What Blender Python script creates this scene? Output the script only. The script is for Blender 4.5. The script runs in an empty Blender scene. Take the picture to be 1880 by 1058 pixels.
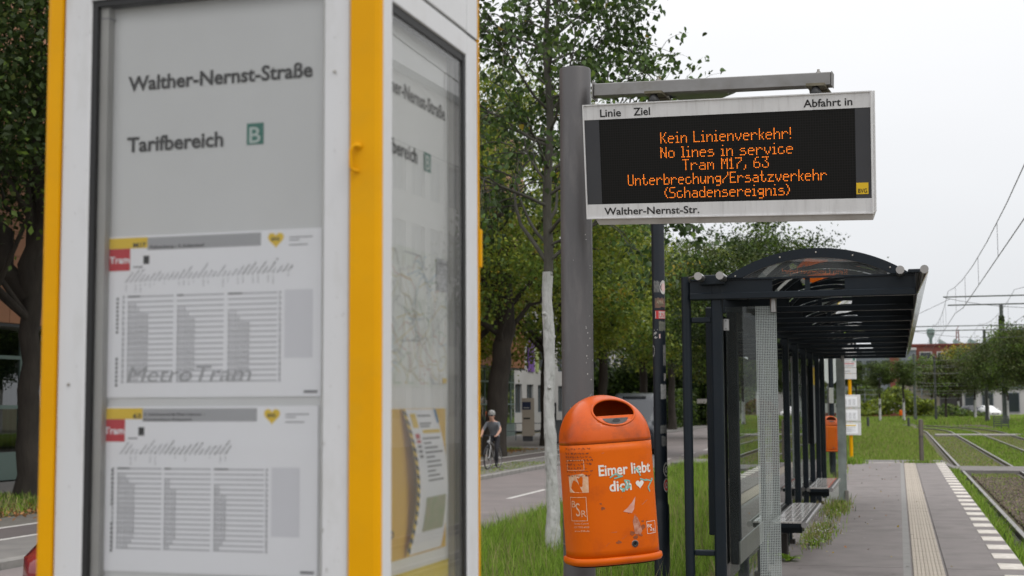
import bpy, bmesh, math, random
import numpy as np
from mathutils import Vector, Matrix, Euler, noise
from mathutils.bvhtree import BVHTree

scene = bpy.context.scene
COL = scene.collection
PI = math.pi

# ------------------------------------------------------------------ camera
cam_d = bpy.data.cameras.new('camera')
cam = bpy.data.objects.new('camera', cam_d)
COL.objects.link(cam)
CAM_ROWS = ((0.963814, 0.027085, 0.265197),      # camera x, y, z axes written in world axes (one row per world axis)
            (0.266526, -0.078569, -0.960620),
            (-0.005182, 0.996541, -0.082945))
m = Matrix(CAM_ROWS)
m = m.to_quaternion().normalized().to_matrix().to_4x4()
m.translation = (0, 0, 1.68)
cam.matrix_world = m
cam_d.sensor_width = 36.0
cam_d.lens = 49.0
cam_d.clip_start = 0.05
cam_d.clip_end = 3000
cam_d.dof.use_dof = True
cam_d.dof.focus_distance = 7.2
cam_d.dof.aperture_fstop = 5.4
scene.camera = cam

# ------------------------------------------------------------------ sky, sun, exposure
SUN_EL, SUN_AZ = math.radians(52), math.radians(118)      # azimuth clockwise from +Y (the track direction)
world = bpy.data.worlds.new('World')
scene.world = world
world.use_nodes = True
nt = world.node_tree
nt.nodes.clear()
wo = nt.nodes.new('ShaderNodeOutputWorld')
bg = nt.nodes.new('ShaderNodeBackground')
bg.inputs['Strength'].default_value = 0.1
sky = nt.nodes.new('ShaderNodeTexSky')
sky.sky_type = 'NISHITA'
sky.sun_disc = False
sky.sun_elevation = SUN_EL
sky.sun_rotation = SUN_AZ
sky.dust_density = 4.0
tc = nt.nodes.new('ShaderNodeTexCoord')
sep = nt.nodes.new('ShaderNodeSeparateXYZ')
nt.links.new(tc.outputs['Generated'], sep.inputs[0])
ramp = nt.nodes.new('ShaderNodeValToRGB')       # an overcast dome: paler towards the horizon, brighter overhead
nt.links.new(sep.outputs['Z'], ramp.inputs[0])
cr = ramp.color_ramp
cr.elements[0].position = 0.0; cr.elements[0].color = (0.385, 0.40, 0.42, 1)
cr.elements[1].position = 1.0; cr.elements[1].color = (1.0, 1.0, 1.0, 1)
e = cr.elements.new(0.10); e.color = (0.43, 0.437, 0.45, 1)
e = cr.elements.new(0.28); e.color = (0.52, 0.521, 0.527, 1)
sc_ = nt.nodes.new('ShaderNodeVectorMath'); sc_.operation = 'SCALE'
sc_.inputs['Scale'].default_value = 21.0
nt.links.new(ramp.outputs['Color'], sc_.inputs[0])
cn = nt.nodes.new('ShaderNodeTexNoise'); cn.inputs['Scale'].default_value = 2.2; cn.inputs['Detail'].default_value = 4
mp_ = nt.nodes.new('ShaderNodeMapping'); mp_.inputs['Scale'].default_value = (1, 1, 3.2)
nt.links.new(tc.outputs['Generated'], mp_.inputs[0]); nt.links.new(mp_.outputs[0], cn.inputs['Vector'])
mr = nt.nodes.new('ShaderNodeMapRange'); mr.inputs['To Min'].default_value = 0.93; mr.inputs['To Max'].default_value = 1.07
nt.links.new(cn.outputs['Fac'], mr.inputs['Value'])
sc2 = nt.nodes.new('ShaderNodeVectorMath'); sc2.operation = 'SCALE'
nt.links.new(sc_.outputs[0], sc2.inputs[0]); nt.links.new(mr.outputs[0], sc2.inputs['Scale'])
mx = nt.nodes.new('ShaderNodeMixRGB'); mx.inputs['Fac'].default_value = 0.9
nt.links.new(sky.outputs[0], mx.inputs['Color1']); nt.links.new(sc2.outputs[0], mx.inputs['Color2'])
nt.links.new(mx.outputs[0], bg.inputs['Color']); nt.links.new(bg.outputs[0], wo.inputs['Surface'])

sun_d = bpy.data.lights.new('sun', 'SUN')
sun_d.energy = 0.9
sun_d.angle = math.radians(22)
sun_d.color = (1.0, 0.965, 0.92)
sun = bpy.data.objects.new('sun', sun_d)
COL.objects.link(sun)
sdir = Vector((math.sin(SUN_AZ) * math.cos(SUN_EL), math.cos(SUN_AZ) * math.cos(SUN_EL), math.sin(SUN_EL)))
sun.rotation_euler = (-sdir).to_track_quat('-Z', 'Y').to_euler()
sun.location = (0, 0, 30)

scene.view_settings.view_transform = 'Standard'
scene.view_settings.look = 'None'
scene.view_settings.exposure = 0.0
scene.view_settings.gamma = 1.0
scene.view_settings.use_curve_mapping = False
scene.cycles.max_bounces = 8
scene.cycles.transparent_max_bounces = 16
scene.cycles.transmission_bounces = 8
scene.cycles.use_denoising = True

# ------------------------------------------------------------------ materials
MATS = {}
def mat(name, color, rough=0.6, metal=0.0, var=0.0, vscale=5.0, bump=0.0, bscale=40.0, spec=0.5, c2=None,
        stretch=None, dirt=None, dscale=3.0, damount=0.0, coat=0.0, island=0.0, transl=0.0, detail=5):
    if name in MATS:
        return MATS[name]
    M = bpy.data.materials.new(name); M.use_nodes = True
    n = M.node_tree; N = n.nodes; L = n.links
    p = N['Principled BSDF']
    p.inputs['Roughness'].default_value = rough
    p.inputs['Metallic'].default_value = metal
    p.inputs['Specular IOR Level'].default_value = spec
    if coat: p.inputs['Coat Weight'].default_value = coat
    t = N.new('ShaderNodeTexCoord')
    mp = N.new('ShaderNodeMapping')
    if stretch: mp.inputs['Scale'].default_value = stretch
    L.new(t.outputs['Object'], mp.inputs[0])
    rgb = N.new('ShaderNodeRGB'); rgb.outputs[0].default_value = (*color, 1)
    cur = rgb.outputs[0]
    if c2 is None: c2 = tuple(min(1, max(0, c * (1 - var))) for c in color)
    if var > 0 or c2 is not None:
        no = N.new('ShaderNodeTexNoise'); no.inputs['Scale'].default_value = vscale; no.inputs['Detail'].default_value = detail
        L.new(mp.outputs[0], no.inputs['Vector'])
        rr = N.new('ShaderNodeMapRange'); rr.inputs['From Min'].default_value = 0.3; rr.inputs['From Max'].default_value = 0.7
        L.new(no.outputs['Fac'], rr.inputs['Value'])
        mi = N.new('ShaderNodeMixRGB'); L.new(rr.outputs[0], mi.inputs['Fac'])
        L.new(cur, mi.inputs['Color1']); mi.inputs['Color2'].default_value = (*c2, 1); cur = mi.outputs[0]
    if dirt is not None:
        no = N.new('ShaderNodeTexNoise'); no.inputs['Scale'].default_value = dscale; no.inputs['Detail'].default_value = 8
        no.inputs['Roughness'].default_value = 0.65
        L.new(mp.outputs[0], no.inputs['Vector'])
        rr = N.new('ShaderNodeMapRange'); rr.inputs['From Min'].default_value = 0.52; rr.inputs['From Max'].default_value = 0.75
        rr.inputs['To Max'].default_value = damount
        L.new(no.outputs['Fac'], rr.inputs['Value'])
        mi = N.new('ShaderNodeMixRGB'); L.new(rr.outputs[0], mi.inputs['Fac'])
        L.new(cur, mi.inputs['Color1']); mi.inputs['Color2'].default_value = (*dirt, 1); cur = mi.outputs[0]
    if island:
        g = N.new('ShaderNodeNewGeometry')
        hs = N.new('ShaderNodeHueSaturation')
        r1 = N.new('ShaderNodeMapRange'); r1.inputs['To Min'].default_value = 1 - island; r1.inputs['To Max'].default_value = 1 + island
        L.new(g.outputs['Random Per Island'], r1.inputs['Value']); L.new(r1.outputs[0], hs.inputs['Value'])
        L.new(cur, hs.inputs['Color']); cur = hs.outputs[0]
    L.new(cur, p.inputs['Base Color'])
    if bump:
        no = N.new('ShaderNodeTexNoise'); no.inputs['Scale'].default_value = bscale; no.inputs['Detail'].default_value = 6
        L.new(mp.outputs[0], no.inputs['Vector'])
        bu = N.new('ShaderNodeBump'); bu.inputs['Strength'].default_value = bump; bu.inputs['Distance'].default_value = 0.02
        L.new(no.outputs['Fac'], bu.inputs['Height']); L.new(bu.outputs[0], p.inputs['Normal'])
    if transl:
        tr = N.new('ShaderNodeBsdfTranslucent'); ms = N.new('ShaderNodeMixShader'); ms.inputs[0].default_value = transl
        L.new(cur, tr.inputs['Color']); L.new(p.outputs[0], ms.inputs[1]); L.new(tr.outputs[0], ms.inputs[2])
        L.new(ms.outputs[0], N['Material Output'].inputs['Surface'])
    MATS[name] = M
    return M

def glass_mat(name, tint=(1, 1, 1), clear=0.96, rough=0.0, ior=1.5, body=None, body_amt=0.0, boost=1.0):
    """thin pane: see-through with Fresnel reflection, optional diffuse veil in the body colour"""
    M = bpy.data.materials.new(name); M.use_nodes = True
    N = M.node_tree.nodes; L = M.node_tree.links
    N.remove(N['Principled BSDF'])
    tr = N.new('ShaderNodeBsdfTransparent'); tr.inputs[0].default_value = (*[c * clear for c in tint], 1)
    gl = N.new('ShaderNodeBsdfGlossy'); gl.inputs['Roughness'].default_value = rough
    fr = N.new('ShaderNodeFresnel'); fr.inputs[0].default_value = ior
    mu = N.new('ShaderNodeMath'); mu.operation = 'MULTIPLY'; mu.inputs[1].default_value = boost; mu.use_clamp = True
    L.new(fr.outputs[0], mu.inputs[0])
    src = tr.outputs[0]
    if body is not None:
        df = N.new('ShaderNodeBsdfDiffuse'); df.inputs[0].default_value = (*body, 1)
        m0 = N.new('ShaderNodeMixShader')
        t = N.new('ShaderNodeTexCoord'); no = N.new('ShaderNodeTexNoise'); no.inputs['Scale'].default_value = 3.0; no.inputs['Detail'].default_value = 7
        L.new(t.outputs['Object'], no.inputs['Vector'])
        rr = N.new('ShaderNodeMapRange'); rr.inputs['From Min'].default_value = 0.35; rr.inputs['From Max'].default_value = 0.7
        rr.inputs['To Min'].default_value = body_amt * 0.5; rr.inputs['To Max'].default_value = body_amt
        L.new(no.outputs['Fac'], rr.inputs['Value']); L.new(rr.outputs[0], m0.inputs[0])
        L.new(tr.outputs[0], m0.inputs[1]); L.new(df.outputs[0], m0.inputs[2]); src = m0.outputs[0]
    mi = N.new('ShaderNodeMixShader'); L.new(mu.outputs[0], mi.inputs[0])
    L.new(src, mi.inputs[1]); L.new(gl.outputs[0], mi.inputs[2])
    L.new(mi.outputs[0], N['Material Output'].inputs['Surface'])
    MATS[name] = M
    return M

def emit_mat(name, color, strength):
    M = bpy.data.materials.new(name); M.use_nodes = True
    N = M.node_tree.nodes; L = M.node_tree.links
    p = N['Principled BSDF']
    p.inputs['Base Color'].default_value = (*[c * .3 for c in color], 1)
    p.inputs['Emission Color'].default_value = (*color, 1); p.inputs['Emission Strength'].default_value = strength
    MATS[name] = M
    return M

# ------------------------------------------------------------------ mesh helpers
class MB:
    """collects shapes, then links them as ONE mesh object"""
    def __init__(s): s.v = []; s.f = []; s.sm = []
    def add(s, vs, fs, smooth=False):
        k = len(s.v); s.v += [tuple(a) for a in vs]; s.f += [tuple(i + k for i in f) for f in fs]; s.sm += [smooth] * len(fs)
        return s
    def box(s, x0, x1, y0, y1, z0, z1, M=None, bev=0.0):
        if bev > 0:
            b = min(bev, abs(x1 - x0) * .45, abs(y1 - y0) * .45, abs(z1 - z0) * .45)
            bm = bmesh.new()
            bmesh.ops.create_cube(bm, size=1.0)
            for v in bm.verts:
                v.co = ((x0 + x1) / 2 + v.co.x * (x1 - x0), (y0 + y1) / 2 + v.co.y * (y1 - y0), (z0 + z1) / 2 + v.co.z * (z1 - z0))
            bmesh.ops.bevel(bm, geom=list(bm.edges), offset=b, segments=1, affect='EDGES')
            vs = [v.co.copy() for v in bm.verts]
            if M is not None: vs = [M @ v for v in vs]
            s.add(vs, [[v.index for v in f.verts] for f in bm.faces]); bm.free()
            return s
        vs = [Vector(p) for p in ((x0, y0, z0), (x1, y0, z0), (x1, y1, z0), (x0, y1, z0), (x0, y0, z1), (x1, y0, z1), (x1, y1, z1), (x0, y1, z1))]
        if M is not None: vs = [M @ v for v in vs]
        return s.add(vs, [(0, 3, 2, 1), (4, 5, 6, 7), (0, 1, 5, 4), (1, 2, 6, 5), (2, 3, 7, 6), (3, 0, 4, 7)])
    def tube(s, pts, r, n=10, caps=True, smooth=True):
        pts = [Vector(p) for p in pts]
        rs = r if isinstance(r, (list, tuple)) else [r] * len(pts)
        vs = []; fs = []
        up = None
        for i, p in enumerate(pts):
            d = (pts[min(i + 1, len(pts) - 1)] - pts[max(i - 1, 0)])
            d = d.normalized() if d.length > 1e-9 else Vector((0, 0, 1))
            if up is None:
                up = Vector((0, 0, 1)) if abs(d.z) < .9 else Vector((0, 1, 0))
            a = d.cross(up).normalized(); b = a.cross(d).normalized(); up = b
            for k in range(n):
                t = 2 * PI * k / n
                vs.append(p + a * (math.cos(t) * rs[i]) + b * (math.sin(t) * rs[i]))
        k0 = len(s.v)
        for i in range(len(pts) - 1):
            for k in range(n):
                fs.append((i * n + k, i * n + (k + 1) % n, (i + 1) * n + (k + 1) % n, (i + 1) * n + k))
        s.add(vs, fs, smooth)
        if caps:
            s.add(vs[:n][::-1], [tuple(range(n))]); s.add(vs[-n:], [tuple(range(n))])
        return s
    def prism(s, poly, axis, a, b):
        """poly: 2D outline; extruded along axis from a to b"""
        def P(u, v, w): return {'x': (w, u, v), 'y': (u, w, v), 'z': (u, v, w)}[axis]
        n = len(poly)
        vs = [P(u, v, a) for u, v in poly] + [P(u, v, b) for u, v in poly]
        fs = [tuple(range(n - 1, -1, -1)), tuple(range(n, 2 * n))] + [(i, (i + 1) % n, n + (i + 1) % n, n + i) for i in range(n)]
        return s.add(vs, fs)
    def quad(s, a, b, c, d): return s.add([a, b, c, d], [(0, 1, 2, 3)])
    def lathe(s, prof, c=(0, 0, 0), n=20, axis='z'):
        def ring(r, z):
            vs = []
            for k in range(n):
                t = 2 * PI * k / n
                x, y = r * math.cos(t), r * math.sin(t)
                q = {'z': (x, y, z), 'y': (x, z, y), 'x': (z, x, y)}[axis]
                vs.append((c[0] + q[0], c[1] + q[1], c[2] + q[2]))
            return vs
        ang = [math.atan2(prof[i + 1][1] - prof[i][1], prof[i + 1][0] - prof[i][0]) for i in range(len(prof) - 1)]
        a = ring(*prof[0])
        if prof[0][0] > 1e-6: s.add(a, [tuple(range(n))])
        k0 = len(s.v); s.v += a
        for i in range(len(prof) - 1):
            b = ring(*prof[i + 1]); k1 = len(s.v); s.v += b
            for k in range(n):
                s.f.append((k0 + k, k0 + (k + 1) % n, k1 + (k + 1) % n, k1 + k)); s.sm.append(True)
            if i < len(prof) - 2 and abs((ang[i + 1] - ang[i] + PI) % (2 * PI) - PI) > .7:
                k0 = len(s.v); s.v += b
            else: k0 = k1
        if prof[-1][0] > 1e-6: s.add(b, [tuple(range(n))])
        return s
    def build(s, name, material=None, parent=None, world=False, fix=True):
        me = bpy.data.meshes.new(name)
        vs = s.v
        if world and parent is not None:
            inv = world_m(parent).inverted(); vs = [tuple(inv @ Vector(v)) for v in vs]
        me.from_pydata(vs, [], s.f)
        me.polygons.foreach_set('use_smooth', s.sm)
        if fix:
            bm = bmesh.new(); bm.from_mesh(me); bmesh.ops.recalc_face_normals(bm, faces=bm.faces); bm.to_mesh(me); bm.free()
        me.update()
        return link(name, me, material, parent)

def world_m(o):
    M = o.matrix_basis.copy()
    return world_m(o.parent) @ M if o.parent else M
def link(name, me, material=None, parent=None):
    if material is not None and not me.materials: me.materials.append(material)
    o = bpy.data.objects.new(name, me); COL.objects.link(o)
    if parent is not None: o.parent = parent
    return o
def thing(name, label, cat, loc=(0, 0, 0), rz=0.0, group=None):
    o = bpy.data.objects.new(name, None); COL.objects.link(o)
    o.location = loc; o.rotation_euler = (0, 0, rz); o.empty_display_size = .1
    o['label'] = label; o['category'] = cat
    if group: o['group'] = group
    return o
def tag(o, label, cat, group=None):
    o['label'] = label; o['category'] = cat
    if group: o['group'] = group
    return o
def struct(o): o['kind'] = 'structure'; return o
def stuff(o): o['kind'] = 'stuff'; return o
def kids(o): return [c for c in bpy.data.objects if c.parent == o]
def copy_tree(o, loc=None, rz=None, label=None, parent=None, group=None):
    def rec(src, par):
        c = src.copy(); COL.objects.link(c)
        if par is not None: c.parent = par
        for ch in kids(src): rec(ch, c)
        return c
    c = rec(o, parent)
    if loc is not None: c.location = loc
    if rz is not None: c.rotation_euler = (0, 0, rz)
    if label: c['label'] = label
    if group: c['group'] = group
    return c

def np_mesh(name, verts, nper, faces, material, parent=None, mats=None, midx=None, smooth=False):
    """verts (N*nper,3); faces: list of index tuples inside one element, repeated for every element"""
    N = len(verts) // nper
    me = bpy.data.meshes.new(name)
    me.vertices.add(len(verts)); me.vertices.foreach_set('co', np.asarray(verts, np.float32).ravel())
    base = (np.arange(N) * nper)[:, None]
    loops = []; starts = []; totals = []
    per = np.concatenate([np.array(f) for f in faces])
    sizes = np.array([len(f) for f in faces])
    allidx = (base + per[None, :]).ravel()
    me.loops.add(len(allidx)); me.loops.foreach_set('vertex_index', allidx.astype(np.int32))
    tot = np.tile(sizes, N); st = np.concatenate([[0], np.cumsum(tot)[:-1]])
    me.polygons.add(len(tot)); me.polygons.foreach_set('loop_start', st.astype(np.int32)); me.polygons.foreach_set('loop_total', tot.astype(np.int32))
    for mm in (mats or [material]): me.materials.append(mm)
    if midx is not None: me.polygons.foreach_set('material_index', np.repeat(midx, len(faces)).astype(np.int32))
    me.update(calc_edges=True)
    return link(name, me, None, parent)

def text_mesh(txt, size=1.0, bold=0.0, sx=1.0, shear=0.0, align='LEFT', res=3, space=1.0):
    """returns verts/faces of flat lettering in the XY plane, baseline at y=0"""
    cu = bpy.data.curves.new('t', 'FONT'); cu.body = txt; cu.size = size; cu.offset = bold * size
    cu.align_x = align; cu.resolution_u = res; cu.shear = shear; cu.space_character = space
    ob = bpy.data.objects.new('t', cu); COL.objects.link(ob)
    dg = bpy.context.evaluated_depsgraph_get(); dg.update()
    me = bpy.data.meshes.new_from_object(ob.evaluated_get(dg))
    vs = [Vector((v.co.x * sx, v.co.y, 0)) for v in me.vertices]; fs = [tuple(p.vertices) for p in me.polygons]
    bpy.data.objects.remove(ob); bpy.data.curves.remove(cu); bpy.data.meshes.remove(me)
    return vs, fs
def text_fit(txt, x0, x1, base, cap, bold=0.0, shear=0.0, capref=0.729):
    """lettering scaled so that it spans x0..x1 with capital height cap; returns verts with y up"""
    vs, fs = text_mesh(txt, 1.0, bold, shear=shear)
    a = min(v.x for v in vs); b = max(v.x for v in vs)
    sx = (x1 - x0) / (b - a); sy = cap / capref
    return [Vector((x0 + (v.x - a) * sx, base + v.y * sy, 0)) for v in vs], fs
# ------------------------------------------------------------------ ground, platform, tracks, street
rng = np.random.default_rng(7)
random.seed(7)
m_soil = mat('soil_grass', (0.075, 0.085, 0.03), 0.95, c2=(0.10, 0.08, 0.045), vscale=1.3, bump=.6, bscale=30)
m_asph = mat('platform_asphalt', (0.225, 0.203, 0.198), 0.88, c2=(0.18, 0.163, 0.16), vscale=2.2, bump=.35, bscale=260, dirt=(0.13, 0.118, 0.112), dscale=1.1, damount=.55, detail=9)
m_road = mat('road_asphalt', (0.215, 0.187, 0.183), 0.9, c2=(0.175, 0.156, 0.154), vscale=.8, bump=.3, bscale=180, dirt=(0.09, 0.088, 0.085), dscale=.5, damount=.5)
m_walk = mat('pavement_grey', (0.20, 0.19, 0.18), 0.9, c2=(0.15, 0.145, 0.14), vscale=2.5, bump=.4, bscale=60)
m_bike = mat('bike_path', (0.12, 0.10, 0.098), 0.9, c2=(0.10, 0.088, 0.086), vscale=1.5, bump=.2, bscale=120)
m_cobble = mat('cobble_strip', (0.17, 0.16, 0.145), 0.9, c2=(0.10, 0.095, 0.08), vscale=9, bump=.7, bscale=14)
m_kerb = mat('kerb_granite', (0.27, 0.26, 0.245), 0.85, c2=(0.20, 0.195, 0.185), vscale=6, bump=.3, bscale=90, island=.08)
m_white = mat('road_white', (0.62, 0.60, 0.58), 0.7, c2=(0.45, 0.44, 0.42), vscale=14, detail=8)
m_tact = mat('tactile_stone', (0.42, 0.372, 0.315), 0.85, c2=(0.34, 0.30, 0.255), vscale=3.0, bump=.25, bscale=120, dirt=(0.25, 0.215, 0.18), dscale=3, damount=.75, island=.05)
m_edge = mat('edge_stone', (0.66, 0.62, 0.57), 0.85, c2=(0.53, 0.49, 0.44), vscale=7, bump=.2, bscale=120, dirt=(0.3, 0.27, 0.24), dscale=12, damount=.5)
m_rail = mat('rail_steel', (0.30, 0.285, 0.28), 0.32, metal=.85, c2=(0.2, 0.17, 0.15), vscale=8)
m_railside = mat('rail_rust', (0.13, 0.095, 0.075), 0.8, c2=(0.09, 0.065, 0.05), vscale=20)
m_conc = mat('concrete', (0.30, 0.285, 0.265), 0.9, c2=(0.22, 0.21, 0.19), vscale=4, bump=.3, bscale=60, dirt=(0.12, 0.11, 0.09), dscale=2.5, damount=.6)

def gz(x, y):
    """height of the soil"""
    far = min(1, max(0, (y - 41) / 5))
    if x < -6.45: near = -0.55
    elif x < -1.75: near = -0.06 + (x + 1.75) * 0.082
    elif x < 1.25: near = -0.5
    else: near = -0.34
    if x < -6.45: f = -0.55
    elif x < 1.25: f = -0.22 + 0.04 * math.sin(x * 1.3 + y * .2)
    else: f = -0.30
    hill = max(0, y - 150) * 0.0
    return near * (1 - far) + f * far + hill
xs = [-700, -200, -60, -24, -11, -6.6, -6.46, -6.44, -5.2, -4, -2.8, -1.76, -1.74, 1.24, 1.26, 1.6, 3.2, 5, 9, 14, 30, 80, 250, 700]
ys = [-60, -20, 0, 6, 12, 20, 30, 40.6, 41.5, 42.5, 44, 46, 52, 60, 70, 85, 100, 130, 170, 250, 400, 700, 1500]
v = [(x, y, gz(x, y)) for y in ys for x in xs]; nx = len(xs)
f = [(j * nx + i, j * nx + i + 1, (j + 1) * nx + i + 1, (j + 1) * nx + i) for j in range(len(ys) - 1) for i in range(nx - 1)]
struct(MB().add(v, f).build('ground', m_soil))

# platform: asphalt slab with a sunk joint at each bay, kerb stones along the track edge
pf = MB()
joints = [-6, 3.0, 8.9, 14.9, 20.9, 26.9, 32.9, 40.25]
for a, b in zip(joints[:-1], joints[1:]):
    pf.box(-1.75, 0.0, a + .006, b - .006, -0.5, 0.0)
    pf.box(0.42, 0.935, a + .006, b - .006, -0.5, 0.0)
pf.box(-1.75, 1.17, -6, 40.25, -0.5, -0.012)
platform = struct(pf.build('platform', m_asph))
MB().box(0.0, 0.075, -6, 40.25, -0.1, -0.001).build('edging_strip', mat('edging_grey', (0.25, 0.245, 0.235), .85, c2=(0.2, 0.195, 0.19), vscale=8), platform)
# ribbed guidance slabs 0.30 x 0.30
slab = MB()
rp = [(-.150, -.02), (-.150, 0)]
x = -.1485
slab.box(.0005, .2995, .002, .298, -.02, -.004)
prof = []
for k in range(8):
    a = .006 + k * .0372
    prof.append((a, a + .022))
for a, b in prof:
    slab.add([(a - .004, .002, -.004), (a, .002, .002), (b, .002, .002), (b + .004, .002, -.004), (a - .004, .298, -.004), (a, .298, .002), (b, .298, .002), (b + .004, .298, -.004)],
             [(0, 4, 5, 1), (1, 5, 6, 2), (2, 6, 7, 3), (0, 1, 2, 3), (4, 7, 6, 5)])
s0 = slab.build('guidance_slab', m_tact, platform)
s0.location = (.095, 10.0, 0)
me_sl = s0.data
y = 10.3
while y < 40.0:
    o = link('guidance_slab', me_sl, None, platform); o.location = (.095 + random.uniform(-.001, .001), y, random.uniform(-.0015, .001)); y += .3
# edge stones: a dark joint stone and a white block in turn
eb = MB().box(.94, 1.185, 0, .48, -.3, .004, bev=.004).build('white_edge_block', m_edge, platform)
eb.location = (0, 11.0, 0); y = 12.0
while y < 40.1:
    o = link('white_edge_block', eb.data, None, platform); o.location = (random.uniform(-.003, .003), y, random.uniform(-.002, .002)); y += 1.0
MB().box(.938, 1.182, -6, 40.25, -.4, -.004).build('platform_edge', m_asph, platform)
MB().box(1.187, 1.26, -6, 40.25, -.45, -.10).build('edge_foot', m_conc, platform)
# cross path over the tracks
cp = MB()
cp.add([(-6.4, 40.3, -.03), (1.2, 40.3, -.03), (1.5, 40.3, -.19), (7.0, 40.3, -.2), (-6.4, 43.1, -.03), (1.2, 43.1, -.03), (1.5, 43.1, -.19), (7.0, 43.1, -.2),
        (-6.4, 40.3, -.4), (7.0, 40.3, -.4), (-6.4, 43.1, -.4), (7.0, 43.1, -.4)],
       [(0, 1, 5, 4), (1, 2, 6, 5), (2, 3, 7, 6), (0, 8, 9, 3, 2, 1), (4, 5, 6, 7, 11, 10)])
struct(cp.build('crossing_path', mat('path_asphalt', (0.20, 0.185, 0.18), .9, c2=(0.15, 0.14, 0.135), vscale=3, bump=.2, bscale=120)))
o = MB().box(-.75, .03, 40.28, 40.42, -.02, .001).box(-1.5, -.80, 40.28, 40.40, -.02, .0005).build('white_end_line', m_edge, platform)

# tram tracks
def track_x(x0, y):
    t = max(0, y - 92); return x0 - t * t / 160.0
def sweep(mb, x0, prof, ys):
    n = len(prof); vs = []; fs = []
    for yy in ys:
        for a, z in prof: vs.append((track_x(x0, yy) + a, yy, z))
    for i in range(len(ys) - 1):
        for k in range(n):
            fs.append((i * n + k, i * n + (k + 1) % n, (i + 1) * n + (k + 1) % n, (i + 1) * n + k))
    fs.append(tuple(range(n))); fs.append(tuple((len(ys) - 1) * n + k for k in range(n)))
    mb.add(vs, fs)
yy = [5, 20, 40, 60, 80, 92] + [92 + 4 * k for k in range(1, 12)]
for q, (xc, lab) in enumerate([(1.65, 'tram track running beside the platform edge, two worn steel rails over brown ballast'), (4.62, 'second tram track farther from the platform, half sunk in grass')]):
    T = thing('tram_track', lab, 'tram track', (0, 0, 0), group='tram tracks')
    for dx in (0, 1.5):
        mb = MB(); sweep(mb, xc + dx, [(-.035, -.205), (-.031, -.2), (.031, -.2), (.035, -.205), (.035, -.235), (.012, -.25), (.012, -.33), (.06, -.34), (-.06, -.34), (-.012, -.33), (-.012, -.25), (-.035, -.235)], yy)
        r = mb.build('rail', m_rail, T)
        m_rbed = mat('rail_bed_dark', (.15, .135, .12), .9, c2=(.09, .08, .07), vscale=3, bump=.4, bscale=40, dirt=(.05, .05, .03), dscale=3, damount=.7)
        mb = MB()
        sweep(mb, xc + dx, [(-.12, -.33), (-.12, -.285), (-.05, -.28), (-.05, -.33)], [5, 20, 40, 60, 92])
        sweep(mb, xc + dx, [(.12, -.33), (.12, -.285), (.06, -.28), (.06, -.33)], [5, 20, 40, 60, 92])
        mb.build('rail_bed', m_rbed, r)
    if q == 0:
        mb = MB(); y = 14.0
        while y < 40:
            mb.box(xc - .19, xc - .06, y, y + .1, -.29, -.262); y += .22
        stuff(mb.build('rail_clip', mat('clip_dark', (0.06, 0.055, 0.05), .8), T))

# ballast stones between the rails
n = 15000
px_ = rng.uniform(1.86, 2.95, n); py_ = 13 + 27 * rng.random(n) ** 1.15
octv = np.array([(1, 0, 0), (0, 1, 0), (-1, 0, 0), (0, -1, 0), (0, 0, 1), (0, 0, -1)], float)
sz = rng.uniform(.018, .05, (n, 1, 1)) * rng.uniform(.6, 1.2, (n, 6, 3))
V = octv[None] * sz
a = rng.uniform(0, 6.28, n); ca, sa = np.cos(a), np.sin(a)
tl = rng.uniform(-.8, .8, n)
x_, y_, z_ = V[..., 0].copy(), V[..., 1].copy(), V[..., 2].copy()
x2 = x_ * np.cos(tl)[:, None] + z_ * np.sin(tl)[:, None]; z2 = -x_ * np.sin(tl)[:, None] + z_ * np.cos(tl)[:, None]
V[..., 0] = x2 * ca[:, None] - y_ * sa[:, None] + px_[:, None]; V[..., 1] = x2 * sa[:, None] + y_ * ca[:, None] + py_[:, None]
V[..., 2] = z2 + (-.325 + rng.uniform(0, .035, n))[:, None]
m_bal = mat('ballast', (0.13, 0.105, 0.085), .95, c2=(0.085, 0.06, 0.045), vscale=2.5, island=.45)
o = np_mesh('ballast', V.reshape(-1, 3), 6, [(0, 1, 4), (1, 2, 4), (2, 3, 4), (3, 0, 4), (1, 0, 5), (2, 1, 5), (3, 2, 5), (0, 3, 5)], m_bal)
stuff(o); o['label'] = 'brown ballast stones between the rails beside the platform'; o['category'] = 'ballast'

# street and far pavement
struct(MB().box(-11.35, -6.62, -30, 260, -.6, -.45).build('road', m_road))
struct(MB().box(-16, -11.35, 62, 200, -.6, -.452).build('side_street', m_road))
struct(MB().box(-13.3, -11.55, -30, 61.9, -.6, -.352).build('pavement', m_walk))
struct(MB().box(-14.6, -13.3, -30, 61.9, -.6, -.356).build('bike_path', m_bike))
struct(MB().box(-15.9, -14.6, -30, 61.9, -.6, -.351).build('cobbled_strip', m_cobble))
struct(MB().box(-23.4, -19.6, -30, 61.9, -.6, -.353).build('far_pavement', m_walk))
struct(MB().box(-24.5, -16, 61.9, 200, -.6, -.353).build('far_pavement', m_walk))
struct(MB().box(-19.6, -15.9, -30, 61.9, -.6, -.33).build('verge', m_soil))
for xx in (-13.3, -14.6):
    struct(MB().box(xx - .05, xx + .05, -30, 61.9, -.4, -.348).build('bike_path_line', m_white))
for k in range(9):
    yk = 24.0 + k * 6.6
    struct(MB().box(-8.62, -8.5, yk, yk + 3.4, -.46, -.446).build('road_marking', m_white))
kb = MB().box(-11.55, -11.37, .01, .99, -.62, -.335, bev=.02)
KR = thing('kerb', 'grey granite kerb along the far side of the street', 'kerb', (0, 0, 0)); KR['kind'] = 'structure'; del KR['category']
k0 = kb.build('kerb_stone', m_kerb, KR); k0.location = (0, 8, 0)
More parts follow.
